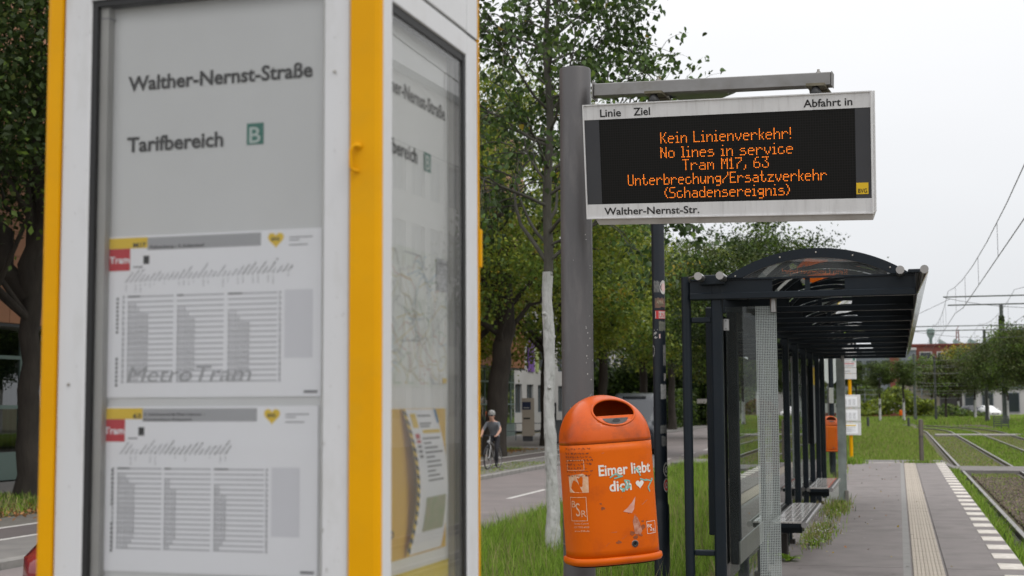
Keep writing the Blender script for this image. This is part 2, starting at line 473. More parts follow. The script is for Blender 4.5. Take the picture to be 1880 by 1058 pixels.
for k in range(9, 62):
    o = link('kerb_stone', k0.data, None, KR); o.location = (random.uniform(-.006, .006), k, random.uniform(-.006, .006))
KR2 = struct(MB().box(-6.62, -6.46, -30, 120, -.6, -.36, bev=.02).build('near_kerb', m_kerb))
# ------------------------------------------------------------------ departure display
m_pole = mat('pole_grey', (0.092, 0.087, 0.089), 0.45, metal=.2, c2=(0.076, 0.072, 0.074), vscale=3, stretch=(1, 1, .25), bump=.05, bscale=200, dirt=(0.19, 0.175, 0.17), dscale=9, damount=.35)
m_alu = mat('beam_aluminium', (0.24, 0.235, 0.23), 0.42, metal=.6, c2=(0.19, 0.185, 0.18), vscale=7, dirt=(0.13, 0.115, 0.09), dscale=5, damount=.6)
m_frame = mat('display_white', (0.72, 0.715, 0.72), 0.38, c2=(0.64, 0.635, 0.64), vscale=3, dirt=(0.36, 0.34, 0.33), dscale=7, damount=.5, stretch=(6, 1, .6))
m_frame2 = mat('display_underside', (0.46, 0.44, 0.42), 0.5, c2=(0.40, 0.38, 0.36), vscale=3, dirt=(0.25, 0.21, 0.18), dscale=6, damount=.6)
m_dgrey = mat('display_grey', (0.055, 0.057, 0.064), 0.3, c2=(0.047, 0.049, 0.056), vscale=4)
m_black = mat('black_rubber', (0.012, 0.012, 0.013), 0.55)
m_ink = mat('black_ink', (0.012, 0.012, 0.013), 0.5)
m_yel = mat('sign_yellow', (0.80, 0.52, 0.02), 0.45)
m_bolt = mat('bolt_steel', (0.35, 0.33, 0.30), 0.35, metal=.9)

# unlit LED matrix: dark plate with a fine raised grid
m_led = bpy.data.materials.new('led_matrix'); m_led.use_nodes = True
N = m_led.node_tree.nodes; L = m_led.node_tree.links; P = N['Principled BSDF']
P.inputs['Roughness'].default_value = .5; P.inputs['Specular IOR Level'].default_value = .25
t = N.new('ShaderNodeTexCoord'); bt = N.new('ShaderNodeTexBrick')
mp = N.new('ShaderNodeMapping'); mp.inputs['Rotation'].default_value = (PI / 2, 0, 0)
bt.offset = 0; bt.inputs['Scale'].default_value = 1.0
bt.inputs['Brick Width'].default_value = .0122; bt.inputs['Row Height'].default_value = .0122; bt.inputs['Mortar Size'].default_value = .0016
bt.inputs['Color1'].default_value = (.0022, .002, .002, 1); bt.inputs['Color2'].default_value = (.003, .0028, .0026, 1); bt.inputs['Mortar'].default_value = (.010, .0095, .009, 1)
L.new(t.outputs['Object'], mp.inputs[0]); L.new(mp.outputs[0], bt.inputs['Vector']); L.new(bt.outputs['Color'], P.inputs['Base Color'])
m_lit = emit_mat('led_orange', (1.0, 0.23, 0.015), 2.2)

F57 = {
 'K': '10001 10010 10100 11000 10100 10010 10001', 'L': '10000 10000 10000 10000 10000 10000 11111',
 'N': '10001 11001 11001 10101 10011 10011 10001', 'T': '11111 00100 00100 00100 00100 00100 00100',
 'M': '10001 11011 10101 10101 10001 10001 10001', 'U': '10001 10001 10001 10001 10001 10001 01110',
 'E': '11111 10000 10000 11110 10000 10000 11111', 'S': '01111 10000 10000 01110 00001 00001 11110',
 'a': '00000 00000 01110 00001 01111 10001 01111', 'b': '10000 10000 10110 11001 10001 10001 11110',
 'c': '00000 00000 01110 10000 10000 10001 01110', 'd': '00001 00001 01101 10011 10001 10001 01111',
 'e': '00000 00000 01110 10001 11111 10000 01110', 'g': '00000 00000 01111 10001 10001 01111 00001 00001 01110',
 'h': '10000 10000 10110 11001 10001 10001 10001', 'i': '010 000 110 010 010 010 111',
 'k': '1000 1000 1001 1010 1100 1010 1001', 'l': '110 010 010 010 010 010 111',
 'm': '00000 00000 11010 10101 10101 10001 10001', 'n': '00000 00000 10110 11001 10001 10001 10001',
 'o': '00000 00000 01110 10001 10001 10001 01110', 'r': '00000 00000 10110 11001 10000 10000 10000',
 's': '00000 00000 01110 10000 01110 00001 11110', 't': '01000 01000 11100 01000 01000 01001 00110',
 'u': '00000 00000 10001 10001 10001 10011 01101', 'v': '00000 00000 10001 10001 10001 01010 00100',
 'z': '00000 00000 11111 00010 00100 01000 11111', '1': '010 110 010 010 010 010 111',
 '7': '11111 00001 00010 00100 01000 01000 01000', '6': '00110 01000 10000 11110 10001 10001 01110',
 '3': '11111 00010 00100 00010 00001 10001 01110', ',': '00 00 00 00 00 01 01 10', '!': '1 1 1 1 1 0 1',
 '/': '00001 00001 00010 00100 01000 10000 10000', '(': '001 010 100 100 100 010 001', ')': '100 010 001 001 001 010 100', ' ': '000 000 000 000 000 000 000'}
ROWMAP = [0, 1, 1, 2, 3, 4, 5, 5, 6, 7, 8]
def led_line(txt, cx, base, pitch, x0=None, x1=None):
    pts = []; x = 0
    for ch in txt:
        g = F57[ch].split(); w = len(g[0])
        for r, src in enumerate(ROWMAP):
            if src < len(g):
                for c in range(w):
                    if g[src][c] == '1': pts.append((x + c, 8 - r))
        x += w + 1
    W = x - 2
    px = (x1 - x0) / W if x0 is not None else pitch
    return [(x0 + a * px, base + b * pitch) for a, b in pts]

# the assembly hangs slightly turned and tipped towards the platform
SIGN_M = Matrix.Translation((-.7824, 6.664, 2.8525)) @ Matrix.Rotation(-.10, 4, 'Z') @ Matrix.Rotation(.204, 4, 'X') @ Matrix.Rotation(.034, 4, 'Y') @ Matrix.Diagonal((.978, .978, .992, 1))
D = thing('departure_display', 'white framed LED departure display with five lines of orange text hanging from the grey beam', 'display')
D.matrix_basis = SIGN_M
W2, H2, DEP = .7155, .2905, .13
mb = MB()
mb.box(-W2 + .03, W2 - .045, .026, DEP, -H2 + .012, H2 - .012, bev=.006)
mb.box(-W2 + .004, W2 - .004, .012, .028, -H2 + .01, H2 - .004)
mb.box(-W2 + .004, W2 - .004, DEP-.016, DEP, -H2 + .01, H2 - .004)
mb.build('housing', m_frame, D)
def face_parts(par, y0, s):
    """s=-1: front (towards -y). s=+1: the back face, same layout seen from behind"""
    def bx(name, x0, x1, z0, z1, d0, d1, mm, bev=0, p=par):
        ya, yb = (y0 + s * d0, y0 + s * d1)
        if s > 0: x0, x1 = -x1, -x0
        return MB().box(x0, x1, min(ya, yb), max(ya, yb), z0, z1, bev=bev).build(name, mm, p)
    bx('top_band', -W2 + .006, W2 - .006, .2135, H2 - .006, 0, .008, m_frame)
    bb = bx('bottom_band', -W2 + .006, W2 - .006, -H2 + .014, -.2095, 0, .008, m_frame)
    bx('side_panel', -W2 + .006, -.632, -.2085, .2125, 0, .006, m_dgrey)
    sp = bx('side_panel', .637, W2 - .006, -.2085, .2125, 0, .006, m_dgrey)
    bx('led_screen', -.632, .637, -.2085, .2125, 0, .004, m_led)
    for (a, b, c, d) in ((-W2, W2, H2 - .006, H2), (-W2, W2, -H2 + .008, -H2 + .014), (-W2, -W2 + .006, -H2 + .014, H2 - .006), (W2 - .006, W2, -H2 + .014, H2 - .006)):
        bx('frame_profile', a, b, c, d, -.012, .014, m_frame)
    for (a, b, c, d) in ((-W2 + .006, W2 - .006, .2125, .2135), (-W2 + .006, W2 - .006, -.2095, -.2085)):
        bx('frame_gap', a, b, c, d, 0, .003, m_black)
    lg = bx('logo_square', .638, .694, -.190, -.136, .007, .0085, m_yel)
    def put(txt, x0, x1, z, cap, name='lettering', bold=.016, off=.0092, mm=m_ink):
        vs, fs = text_fit(txt, x0, x1, z, cap, bold)
        k = -1 if s > 0 else 1
        MB().add([(k * v.x, y0 + s * off, v.y) for v in vs], fs).build(name, mm, par, fix=False)
    put('Linie', -.624, -.514, .2265, .039); put('Ziel', -.449, -.363, .2265, .039); put('Abfahrt in', .396, .626, .2275, .037)
    put('Walther-Nernst-Str.', -.621, -.128, -.2625, .037)
    put('BVG', .646, .688, -.184, .021, bold=.012, off=.0095)
    d = .00610; pts = []
    for txt, a, b, z in (('Kein Linienverkehr!', -.313, .330, .086), ('No lines in service', -.315, .338, .014), ('Tram M17, 63', -.204, .220, -.049),
                         ('Unterbrechung/Ersatzverkehr', -.489, .497, -.117), ('(Schadensereignis)', -.301, .319, -.184)):
        pts += led_line(txt, 0, z, d, a, b)
    k = -1 if s > 0 else 1
    m2 = MB(); r = .0021
    for a, b in pts:
        m2.add([(k * (a + r * math.cos(t)), y0 + s * .006, b + r * math.sin(t)) for t in [PI / 3 * q for q in range(6)]], [(0, 1, 2, 3, 4, 5)])
    m2.build('led_text', m_lit, par, fix=False)
face_parts(D, .012, -1)
face_parts(D, DEP, 1)
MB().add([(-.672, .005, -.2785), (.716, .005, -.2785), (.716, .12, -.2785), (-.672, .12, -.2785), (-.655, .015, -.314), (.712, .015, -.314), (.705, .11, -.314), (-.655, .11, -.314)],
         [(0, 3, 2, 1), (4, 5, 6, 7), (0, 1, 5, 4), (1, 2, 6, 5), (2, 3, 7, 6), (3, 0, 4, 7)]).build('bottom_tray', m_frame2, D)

G = thing('sign_pole', 'thick grey steel pole with a top beam holding the departure display', 'pole', (-1.584, 6.997, 0))
mb = MB(); mb.lathe([(.0818, -.05), (.0818, 3.414), (.079, 3.422), (.0, 3.424)], n=40)
mb.build('post', m_pole, G)
mb = MB(); mb.lathe([(.0838, .97), (.0838, .976)], n=40); mb.build('strap', m_bolt, G)
B = MB()
bt_ = Matrix.Translation((-.7824, 6.664, 2.8525)) @ Matrix.Rotation(-.10, 4, 'Z') @ Matrix.Rotation(.040, 4, 'Y') @ Matrix.Diagonal((.978, .978, .992, 1))
gi = world_m(G).inverted()
B.box(-.735, .492, .165, .235, .372, .438, M=gi @ bt_, bev=.004)
B.build('beam', m_alu, G)
MB().box(.4925, .496, .163, .237, .370, .440, M=gi @ bt_).build('beam_cap', m_alu, G)
MB().box(-.742, -.735, .15, .25, .358, .452, M=gi @ bt_, bev=.004).build('weld_flange', m_alu, G)
m_rust = mat('clamp_dirty', (0.17, 0.15, 0.11), .6, metal=.5, c2=(0.09, 0.08, 0.05), vscale=20)
for cx in (-.395, .425):
    c = MB().box(cx - .045, cx + .045, 0.10, .26, .3585, .3715, M=gi @ bt_).build('clamp_plate', m_rust, G)
    MB().box(cx - .045, cx + .055, .21, .27, .350, .358, M=gi @ bt_).build('bracket', m_rust, c)
    mb = MB(); vs_c = gi @ bt_ @ Vector((cx, .125, .330))
    mb.lathe([(.026, -.02), (.030, -.008), (.026, .004), (.020, .02), (.014, .026)], c=vs_c, n=14); mb.build('rubber_mount', m_black, c)
    mb = MB()
    q = gi @ bt_ @ Vector((cx, .20, .438))
    mb.lathe([(.011, 0), (.011, .010), (.006, .011), (.006, .022)], c=q, n=6); mb.build('bolt', m_bolt, c)
# paint chips on the pole
mb = MB()
for k in range(46):
    a = random.uniform(PI, 2 * PI) - .0; z = random.choice([random.uniform(.95, 2.7), random.uniform(1.6, 2.1)]); r = .0822; w = random.uniform(.0012, .0038); h = random.uniform(.0012, .0045)
    if random.random() < .6: a = random.uniform(1.72 * PI, 1.98 * PI)
    p0 = Vector((math.cos(a), math.sin(a), 0)) * r; tdir = Vector((-math.sin(a), math.cos(a), 0))
    c = p0 + Vector((0, 0, z)); mb.add([c - tdir * w - Vector((0, 0, h)), c + tdir * w - Vector((0, 0, h * .6)), c + tdir * w * .6 + Vector((0, 0, h)), c - tdir * w * .8 + Vector((0, 0, h * .8))], [(0, 1, 2, 3)])
stuff(mb.build('paint_chip', mat('chip_white', (.5, .49, .47), .7), G, fix=False))

# ------------------------------------------------------------------ orange litter bin on the pole
m_or = mat('bin_orange', (0.63, 0.112, 0.0), 0.38, spec=.18, c2=(0.55, 0.090, 0.0), vscale=3, dirt=(0.34, 0.06, 0.01), dscale=6, damount=.6, bump=.03, bscale=60)
m_orh = mat('bin_orange_hood', (0.60, 0.095, 0.002), 0.30, spec=.32, c2=(0.50, 0.07, 0.003), vscale=5, dirt=(0.20, 0.05, 0.02), dscale=6, damount=.8, bump=.04, bscale=40)
m_decal = mat('decal_white', (0.72, 0.70, 0.66), 0.5, c2=(0.6, 0.55, 0.48), vscale=30)
m_dark = mat('bin_inside', (0.02, 0.016, 0.013), 0.8)
BZ0, BZS, BZT = 0.0, .525, .735      # bottom, seam, top of the dome
BA, BB = .200, .146                  # half width, half depth
def sect(t):
    """half width, half depth, y shift at height t"""
    if t <= BZS:
        k = 1 + .008 * (1 - t / BZS)
        return BA * k, BB * k, 0.0
    u = (t - BZS) / (BZT - BZS)
    s = (1 - u ** 2.15) ** .5 if u < 1 else 0
    s2 = (1 - u ** 2.0) ** .55 if u < 1 else 0
    return BA * s, BB * s2, BB * .30 * (1 - s2)
def bin_pt(t, th, grow=0.0):
    a, b, sh = sect(t); a += grow; b += grow
    c, s = math.cos(th), math.sin(th); n = 2 / 3.1
    return Vector((a * abs(c) ** n * (1 if c >= 0 else -1), sh + b * abs(s) ** n * (1 if s >= 0 else -1), t))
def bin_shell(z0, z1, nz, nth=72, wall=.004, closetop=False):
    bm = bmesh.new(); rings = []
    def ring(t, g): return [bm.verts.new(bin_pt(t, 2 * PI * k / nth, g)) for k in range(nth)]
    zs = [z0 + (z1 - z0) * i / nz for i in range(nz + 1)]
    if closetop:
        zs = [z0 + (z1 - z0) * (1 - (1 - i / nz) ** 2.0) for i in range(nz)] 
    outer = [ring(z, 0) for z in zs]; inner = [ring(z, -wall) for z in (zs if not closetop else zs[:-1])]
    def skin(rs, flip):
        for a, b in zip(rs[:-1], rs[1:]):
            for k in range(nth):
                q = [a[k], a[(k + 1) % nth], b[(k + 1) % nth], b[k]]
                bm.faces.new(q[::-1] if flip else q)
    skin(outer, False); skin(inner, True)
    for k in range(nth): bm.faces.new([outer[0][(k + 1) % nth], outer[0][k], inner[0][k], inner[0][(k + 1) % nth]])
    if closetop:
        bm.faces.new(outer[-1]); bm.faces.new(inner[-1][::-1])
    else:
        for k in range(nth): bm.faces.new([outer[-1][k], outer[-1][(k + 1) % nth], inner[-1][(k + 1) % nth], inner[-1][k]])
    for f_ in bm.faces: f_.smooth = True
    return bm
def bm_obj(bm, name, mm, par):
    me = bpy.data.meshes.new(name); bm.to_mesh(me); bm.free(); return link(name, me, mm, par)
BIN = thing('litter_bin', 'large orange litter bin with a round hood strapped to the grey sign pole', 'litter bin', (-1.212, 6.21, .985), 0, group='orange litter bins')
BIN.matrix_basis = Matrix.Translation((-1.340, 6.651, .929)) @ Matrix.Rotation(math.radians(-4.0), 4, 'Y') @ Matrix.Rotation(math.radians(31), 4, 'Z') @ Matrix.Rotation(math.radians(1.5), 4, 'X') @ Matrix.Scale(1.08, 4)
body = bm_obj(bin_shell(.03, BZS - .0015, 14), 'body', m_or, BIN)
hood = bm_obj(bin_shell(BZS + .0005, BZT, 26, closetop=True), 'hood', m_orh, BIN)
# opening cut through the hood along its own axis
OC = Vector((.018, 0, .632)); OAX = Matrix.Rotation(math.radians(-40), 3, 'X') @ Vector((0, -1, 0))
OAX = Vector((0, -math.cos(math.radians(16)), math.sin(math.radians(16))))
OU = Vector((1, 0, 0)); OV = OU.cross(OAX) * -1
if OV.z < 0: OV = -OV
EA, EB = .099, .068
cut = MB(); n = 48
ring0 = [OC + OU * EA * math.cos(2 * PI * k / n) + OV * EB * math.sin(2 * PI * k / n) + OAX * .035 for k in range(n)]
ring1 = [p + OAX * .4 for p in ring0]
cut.add(ring0 + ring1, [tuple(range(n - 1, -1, -1)), tuple(range(n, 2 * n))] + [(k, (k + 1) % n, n + (k + 1) % n, n + k) for k in range(n)])
bm_t = bmesh.new(); bm_t.from_mesh(hood.data); bmesh.ops.triangulate(bm_t, faces=bm_t.faces); tree = BVHTree.FromBMesh(bm_t)
bm_b = bmesh.new(); bm_b.from_mesh(body.data); bmesh.ops.triangulate(bm_b, faces=bm_b.faces); btree = BVHTree.FromBMesh(bm_b); bm_b.free()
def hit(tr, o, d):
    r = tr.ray_cast(o, d); return r[0], r[1]
rim = []
for k in range(n):
    p, nn = hit(tree, ring0[k] + OAX * .4, -OAX)
    rim.append(p if p is not None else ring0[k])
cu = cut.build('cutter', None, None); 
mod = hood.modifiers.new('b', 'BOOLEAN'); mod.operation = 'DIFFERENCE'; mod.solver = 'EXACT'; mod.object = cu
cu.matrix_world = BIN.matrix_basis
bpy.context.view_layer.update()
dg = bpy.context.evaluated_depsgraph_get(); dg.update()
me2 = bpy.data.meshes.new_from_object(hood.evaluated_get(dg)); hood.modifiers.clear(); hood.data = me2
if not me2.materials: me2.materials.append(m_orh)
me2.polygons.foreach_set('use_smooth', [True] * len(me2.polygons))
bpy.data.objects.remove(cu)
MB().tube(rim + [rim[0]], .0055, n=8, caps=False).build('opening_rim', m_orh, BIN)
# the inner lip with the stubbing plate, lower third of the opening
cen = sum((Vector(p) for p in rim), Vector()) / n
lowp = [p for k, p in enumerate(rim) if math.sin(2 * PI * k / n) < -.30]
low = sorted([(k if k > n / 2 else k + n, p - OAX * .003) for k, p in enumerate(rim) if math.sin(2 * PI * k / n) < -.20])
poly = [p for _, p in low]
MB().add(poly + [p - OAX * .012 for p in poly], [tuple(range(len(poly)))] + [(len(poly) - 1, 0, len(poly), 2 * len(poly) - 1)]).build('lip', m_orh, BIN, fix=False)
cc = sum((Vector(p) for p in poly), Vector()) / len(poly)
pl2 = [cc + (p - cc) * .64 + OAX * .002 - OV * .002 for p in poly]
MB().add(pl2, [tuple(range(len(pl2)))]).build('stubbing_plate', mat('plate_steel', (.10, .095, .09), .6, metal=.3, c2=(.035, .03, .03), vscale=30), BIN, fix=False)
hole = [cc + OAX * .0035 + OU * (.018 * math.cos(t)) + OV * (.004 + .008 * math.sin(t)) for t in [2 * PI * q / 16 for q in range(16)]]
MB().add(hole, [tuple(range(16))]).build('stub_hole', m_black, BIN, fix=False)
# bottom flange, floor, lock, back strap
mb = MB(); n2 = 72; pr = [(-.004, .034), (.010, .030), (.012, .014), (.006, .002), (-.02, -.004), (-.02, .034)]
vs = []; fs = []
for g, z in pr: vs += [bin_pt(0.0, 2 * PI * k / n2, g) + Vector((0, 0, z)) for k in range(n2)]
for i in range(len(pr)):
    j = (i + 1) % len(pr)
    for k in range(n2): fs.append((i * n2 + k, i * n2 + (k + 1) % n2, j * n2 + (k + 1) % n2, j * n2 + k))
mb.add(vs, fs, True).build('bottom_rim', m_or, BIN)
MB().add([bin_pt(0, 2 * PI * k / 48, -.012) + Vector((0, 0, -.006)) for k in range(48)], [tuple(range(48))]).build('floor', m_black, BIN)
p, nn = hit(btree, Vector((.055, -1, .083)), Vector((0, 1, 0)))
lk = MB().lathe([(.014, .0), (.014, -.004), (.010, -.006), (.006, -.003), (0, -.003)], c=p, n=20, axis='y').build('lock', m_black, BIN)
MB().lathe([(.0155, .001), (.0155, -.0025), (.012, -.003)], c=p, n=20, axis='y').build('lock_ring', m_bolt, lk)
for zz in (.12, .42): MB().box(-.04, .04, .148, .33, zz, zz + .03).build('mounting_bracket', m_bolt, BIN)

def decal(vs, fs, o, u, w, name, mm, tr=btree, off=.0012, sub=0, par=BIN):
    """lays flat lettering onto the curved wall of the bin"""
    d = u.cross(w).normalized(); d = d if d.y > 0 else -d
    bm = bmesh.new(); bv = [bm.verts.new(o + u * v.x + w * v.y) for v in vs]
    for f_ in fs:
        try: bm.faces.new([bv[i] for i in f_])
        except ValueError: pass
    if sub: bmesh.ops.triangulate(bm, faces=bm.faces); bmesh.ops.subdivide_edges(bm, edges=[e_ for e_ in bm.edges if e_.calc_length() > .012], cuts=sub, use_grid_fill=False)
    for v in bm.verts:
        p, nn = hit(tr, v.co - d * .6, d)
        if p is not None:
            if nn.dot(d) > 0: nn = -nn
            v.co = p + nn * off
    return bm_obj(bm, name, mm, par)
UX, UZ = Vector((1, 0, 0)), Vector((0, 0, 1))
vs, fs = text_fit('Eimer liebt', -.088, .160, .386, .048, bold=.022); decal(vs, fs, Vector((0, 0, 0)), UX, UZ, 'slogan', m_decal)
vs, fs = text_fit('dich', -.045, .058, .316, .046, bold=.022); decal(vs, fs, Vector((0, 0, 0)), UX, UZ, 'slogan', m_decal)
def heart(cx, cz, s, n=28):
    return [Vector((cx + s * 16 * math.sin(t) ** 3 / 17, cz + s * (13 * math.cos(t) - 5 * math.cos(2 * t) - 2 * math.cos(3 * t) - math.cos(4 * t)) / 17, 0)) for t in [2 * PI * k / n for k in range(n)]]
decal(heart(.098, .338, .021), [tuple(range(28))], Vector(), UX, UZ, 'heart', m_decal)
def frame_sh(x0, x1, z0, z1, w=.0022):
    v = [Vector(p) for p in ((x0, z0, 0), (x1, z0, 0), (x1, z1, 0), (x0, z1, 0), (x0 + w, z0 + w, 0), (x1 - w, z0 + w, 0), (x1 - w, z1 - w, 0), (x0 + w, z1 - w, 0))]
    return v, [(0, 1, 5, 4), (1, 2, 6, 5), (2, 3, 7, 6), (3, 0, 4, 7)]
# small maker mark on the front, right
v1, f1 = frame_sh(.118, .166, .118, .172, .0018); decal(v1, f1, Vector(), UX, UZ, 'logo_frame', m_decal, sub=2)
for ch, x, z, c in (('B', .122, .146, .015), ('S', .134, .130, .029), ('R', .150, .124, .016)):
    vs, fs = text_fit(ch, x, x + .011, z, c, bold=-.002); decal(vs, fs, Vector(), UX, UZ, 'logo', m_decal)
# left side wall: seen obliquely; decals projected from the front left corner
dv = Vector((.70, .714, 0)).normalized(); LU = Vector((dv.y, -dv.x, 0)); o_l = Vector((-.175, -.10, 0))
m_decal2 = mat('decal_worn', (0.66, 0.47, 0.34), 0.55, c2=(0.62, 0.30, 0.14), vscale=45)
def dl(vs, fs, name, mm=m_decal2, **k): return decal(vs, fs, o_l, LU, UZ, name, mm, **k)
v1, f1 = frame_sh(-.045, .038, .196, .300, .0025); dl(v1, f1, 'logo_frame', sub=3)
for ch, x, z, c in (('B', -.037, .256, .030), ('S', -.015, .218, .060), ('R', .012, .214, .030)):
    vs, fs = text_fit(ch, x, x + .022, z, c, bold=-.002); dl(vs, fs, 'logo')
v1, f1 = frame_sh(-.052, .038, .415, .460, .002); dl(v1, f1, 'sticker_frame', sub=3)
v1 = [Vector(p) for p in ((-.045, .320, 0), (.050, .318, 0), (.052, .385, 0), (.03, .40, 0), (.01, .38, 0), (-.02, .396, 0), (-.046, .39, 0))]; dl(v1, [tuple(range(7))], 'sticker', sub=3)
for z in (.182, .166, .150):
    vs, fs = text_fit({.182: 'Service Center', .166: '030 7592-4900', .150: 'www.BSR.de'}[z], -.03, .042, z, .008); dl(vs, fs, 'small_print')
m_pen = mat('marker_ink', (.025, .018, .02), .6)
mb_v = []; mb_f = []
for row in range(8):                                   # handwriting in black marker
    x = -.06; z = .505 - row * .0165 + random.uniform(-.002, .002); lim = random.uniform(.05, .10)
    while x < lim:
        pts = [(x, z + random.uniform(-.004, .006))]
        for q in range(5): pts.append((pts[-1][0] + random.uniform(.001, .004), z + random.uniform(-.004, .006)))
        for a, b in zip(pts[:-1], pts[1:]):
            k = len(mb_v); w = .0009
            mb_v += [Vector((a[0] - w, a[1], 0)), Vector((a[0] + w, a[1] + w, 0)), Vector((b[0] + w, b[1] + w, 0)), Vector((b[0] - w, b[1], 0))]; mb_f.append((k, k + 1, k + 2, k + 3))
        x = pts[-1][0] + random.uniform(.003, .007)
dl(mb_v, mb_f, 'handwriting', m_pen)
m_teal = mat('tag_teal', (.16, .42, .36), .5); mb_v = []; mb_f = []
def stroke(pts, w, V, F):
    for a, b in zip(pts[:-1], pts[1:]):
        dx, dz = b[0] - a[0], b[1] - a[1]; l = math.hypot(dx, dz) or 1; nx_, nz_ = -dz / l * w, dx / l * w
        k = len(V); V += [Vector((a[0] - nx_, a[1] - nz_, 0)), Vector((b[0] - nx_, b[1] - nz_, 0)), Vector((b[0] + nx_, b[1] + nz_, 0)), Vector((a[0] + nx_, a[1] + nz_, 0))]; F.append((k, k + 1, k + 2, k + 3))
for pts in ([(.075, .398), (.09, .41), (.098, .39), (.104, .372)], [(.02, .31), (.035, .34), (.026, .36), (.05, .355), (.035, .32), (.055, .335)], [(.128, .355), (.16, .345), (.17, .352), (.14, .32), (.148, .30)], [(-.04, .375), (-.01, .392), (.0, .38), (.02, .378), (-.02, .37)], [(.0, .33), (.02, .322), (.012, .31)], [(.1, .36), (.13, .35), (.17, .355)]):
    stroke(pts, .0028, mb_v, mb_f)
decal(mb_v, mb_f, Vector(), UX, UZ, 'spray_tag', m_teal, off=.0018)['kind'] = 'stuff'
# torn sticker, scrape and burn marks
m_torn = mat('torn_sticker', (.56, .24, .17), .7, c2=(.60, .38, .32), vscale=30)
decal([Vector(p) for p in ((.01, .225, 0), (.05, .215, 0), (.062, .232, 0), (.072, .285, 0), (.055, .262, 0), (.03, .238, 0))], [tuple(range(6))], Vector(), UX, UZ, 'torn_sticker', m_torn, sub=1)
m_scr = mat('scraped_patch', (.52, .27, .19), .7, c2=(.30, .07, .02), vscale=60)
decal([Vector(p) for p in ((.058, .125, 0), (.083, .118, 0), (.094, .135, 0), (.086, .165, 0), (.074, .195, 0), (.062, .205, 0), (.052, .18, 0), (.055, .15, 0))], [tuple(range(8))], Vector(), UX, UZ, 'scraped_patch', m_scr, sub=1)
m_burn = mat('burn_mark', (.16, .045, .012), .7, c2=(.33, .07, .01), vscale=40)
for (cx_, cz_, s_) in ((-.083, .245, .012), (.097, .150, .015), (.046, .128, .016), (.06, .112, .014), (.085, .118, .012), (.10, .175, .008), (-.02, .095, .012), (.035, .215, .004), (.12, .175, .004), (-.088, .266, .006), (.03, .33, .004)):
    pts = [Vector((cx_ + s_ * random.uniform(.4, 1.2) * math.cos(t), cz_ + s_ * random.uniform(.3, .9) * math.sin(t), 0)) for t in [2 * PI * k / 11 for k in range(11)]]
    decal(pts, [tuple(range(11))], Vector(), UX, UZ, 'burn_mark', m_burn, off=.0009)
mb_v = []; mb_f = []
for k in range(12):
    x, z = random.uniform(-.1, .16), random.uniform(.06, .5); l = random.uniform(.004, .035); a = random.uniform(-.5, .9)
    stroke([(x, z), (x + l * math.cos(a), z + l * math.sin(a))], random.uniform(.0003, .0007), mb_v, mb_f)
decal(mb_v, mb_f, Vector(), UX, UZ, 'scratch', m_scr, off=.001)['kind'] = 'stuff'
bm_t.free()
# ------------------------------------------------------------------ information kiosk, very near on the left
m_ky = mat('kiosk_yellow', (0.74, 0.355, 0.0), 0.42, spec=.14, c2=(0.68, 0.315, 0.0), vscale=5, bump=.03, bscale=90, dirt=(0.52, 0.30, 0.02), dscale=9, damount=.35)
m_kw = mat('kiosk_white', (0.635, 0.64, 0.66), 0.42, c2=(0.58, 0.585, 0.605), vscale=4, bump=.03, bscale=60, dirt=(0.40, 0.39, 0.36), dscale=10, damount=.45, stretch=(1, 1, .35))
m_kback = mat('kiosk_backing', (0.70, 0.71, 0.715), 0.55, c2=(0.64, 0.65, 0.655), vscale=3)
m_ktrim = mat('kiosk_trim', (0.42, 0.415, 0.40), 0.5, c2=(0.36, 0.355, 0.34), vscale=10)
m_paper = mat('paper_white', (0.93, 0.935, 0.97), 0.7, c2=(0.90, 0.91, 0.95), vscale=2)
m_pgrey = mat('print_grey', (0.40, 0.405, 0.425), 0.7)
m_pgrey2 = mat('print_pale_grey', (0.50, 0.505, 0.535), 0.7)
m_pline = mat('print_line', (0.20, 0.20, 0.215), 0.7)
m_pfine = mat('print_fine', (0.20, 0.20, 0.22), 0.7)
m_pred = mat('print_red', (0.55, 0.02, 0.035), 0.6)
m_pyel = mat('print_yellow', (0.82, 0.56, 0.02), 0.6)
m_pgreen = mat('tariff_green', (0.02, 0.17, 0.13), 0.6)
m_pblue = mat('print_blue', (0.05, 0.22, 0.45), 0.6)
g_front = glass_mat('kiosk_glass', clear=1.0, ior=1.27, body=(.8, .8, .79), body_amt=.05)
g_side = glass_mat('kiosk_side_glass', clear=1.0, ior=1.42, body=(.82, .83, .83), body_amt=.16, boost=1.0)  # pale veil in the body colour lightens the pane like a bright reflection

K = thing('info_kiosk', 'tall white information kiosk with yellow corner posts and tram timetables behind glass', 'information kiosk', (-1.528, 2.257, 0), -.028)
KW, KD, KT = .676, .542, 2.92
def kbox(name, x0, x1, y0, y1, z0, z1, mm, par=K, bev=.0, obj=None):
    return MB().box(x0, x1, y0, y1, z0, z1, bev=bev).build(name, mm, par)
kbox('plinth', .03, KW - .03, .03, KD - .03, -.02, .20, m_dgrey)
for (x0, x1, y0, y1) in ((.0, .030, -.008, .05), (.622, KW + .0015, -.008, .006), (KW - .012, KW + .003, KD - .012, KD + .012), (0, .03, KD - .012, KD + .01)):
    pass
cp1 = MB()
def corner_post(ax, ay, sx, sy, w, d):
    """yellow cover with rounded outer corner"""
    pts = [(0, d), (0, .010), (.003, .003), (.010, 0), (w, 0), (w, .02), (.02, .02), (.02, d)]
    return MB().prism([(ax + sx * u, ay + sy * q) for u, q in pts], 'z', .02, KT)
corner_post(KW + .001, -.006, -1, 1, .056, .014).build('corner_post', m_ky, K)
corner_post(-.001, -.006, 1, 1, .034, .05).build('corner_post', m_ky, K)
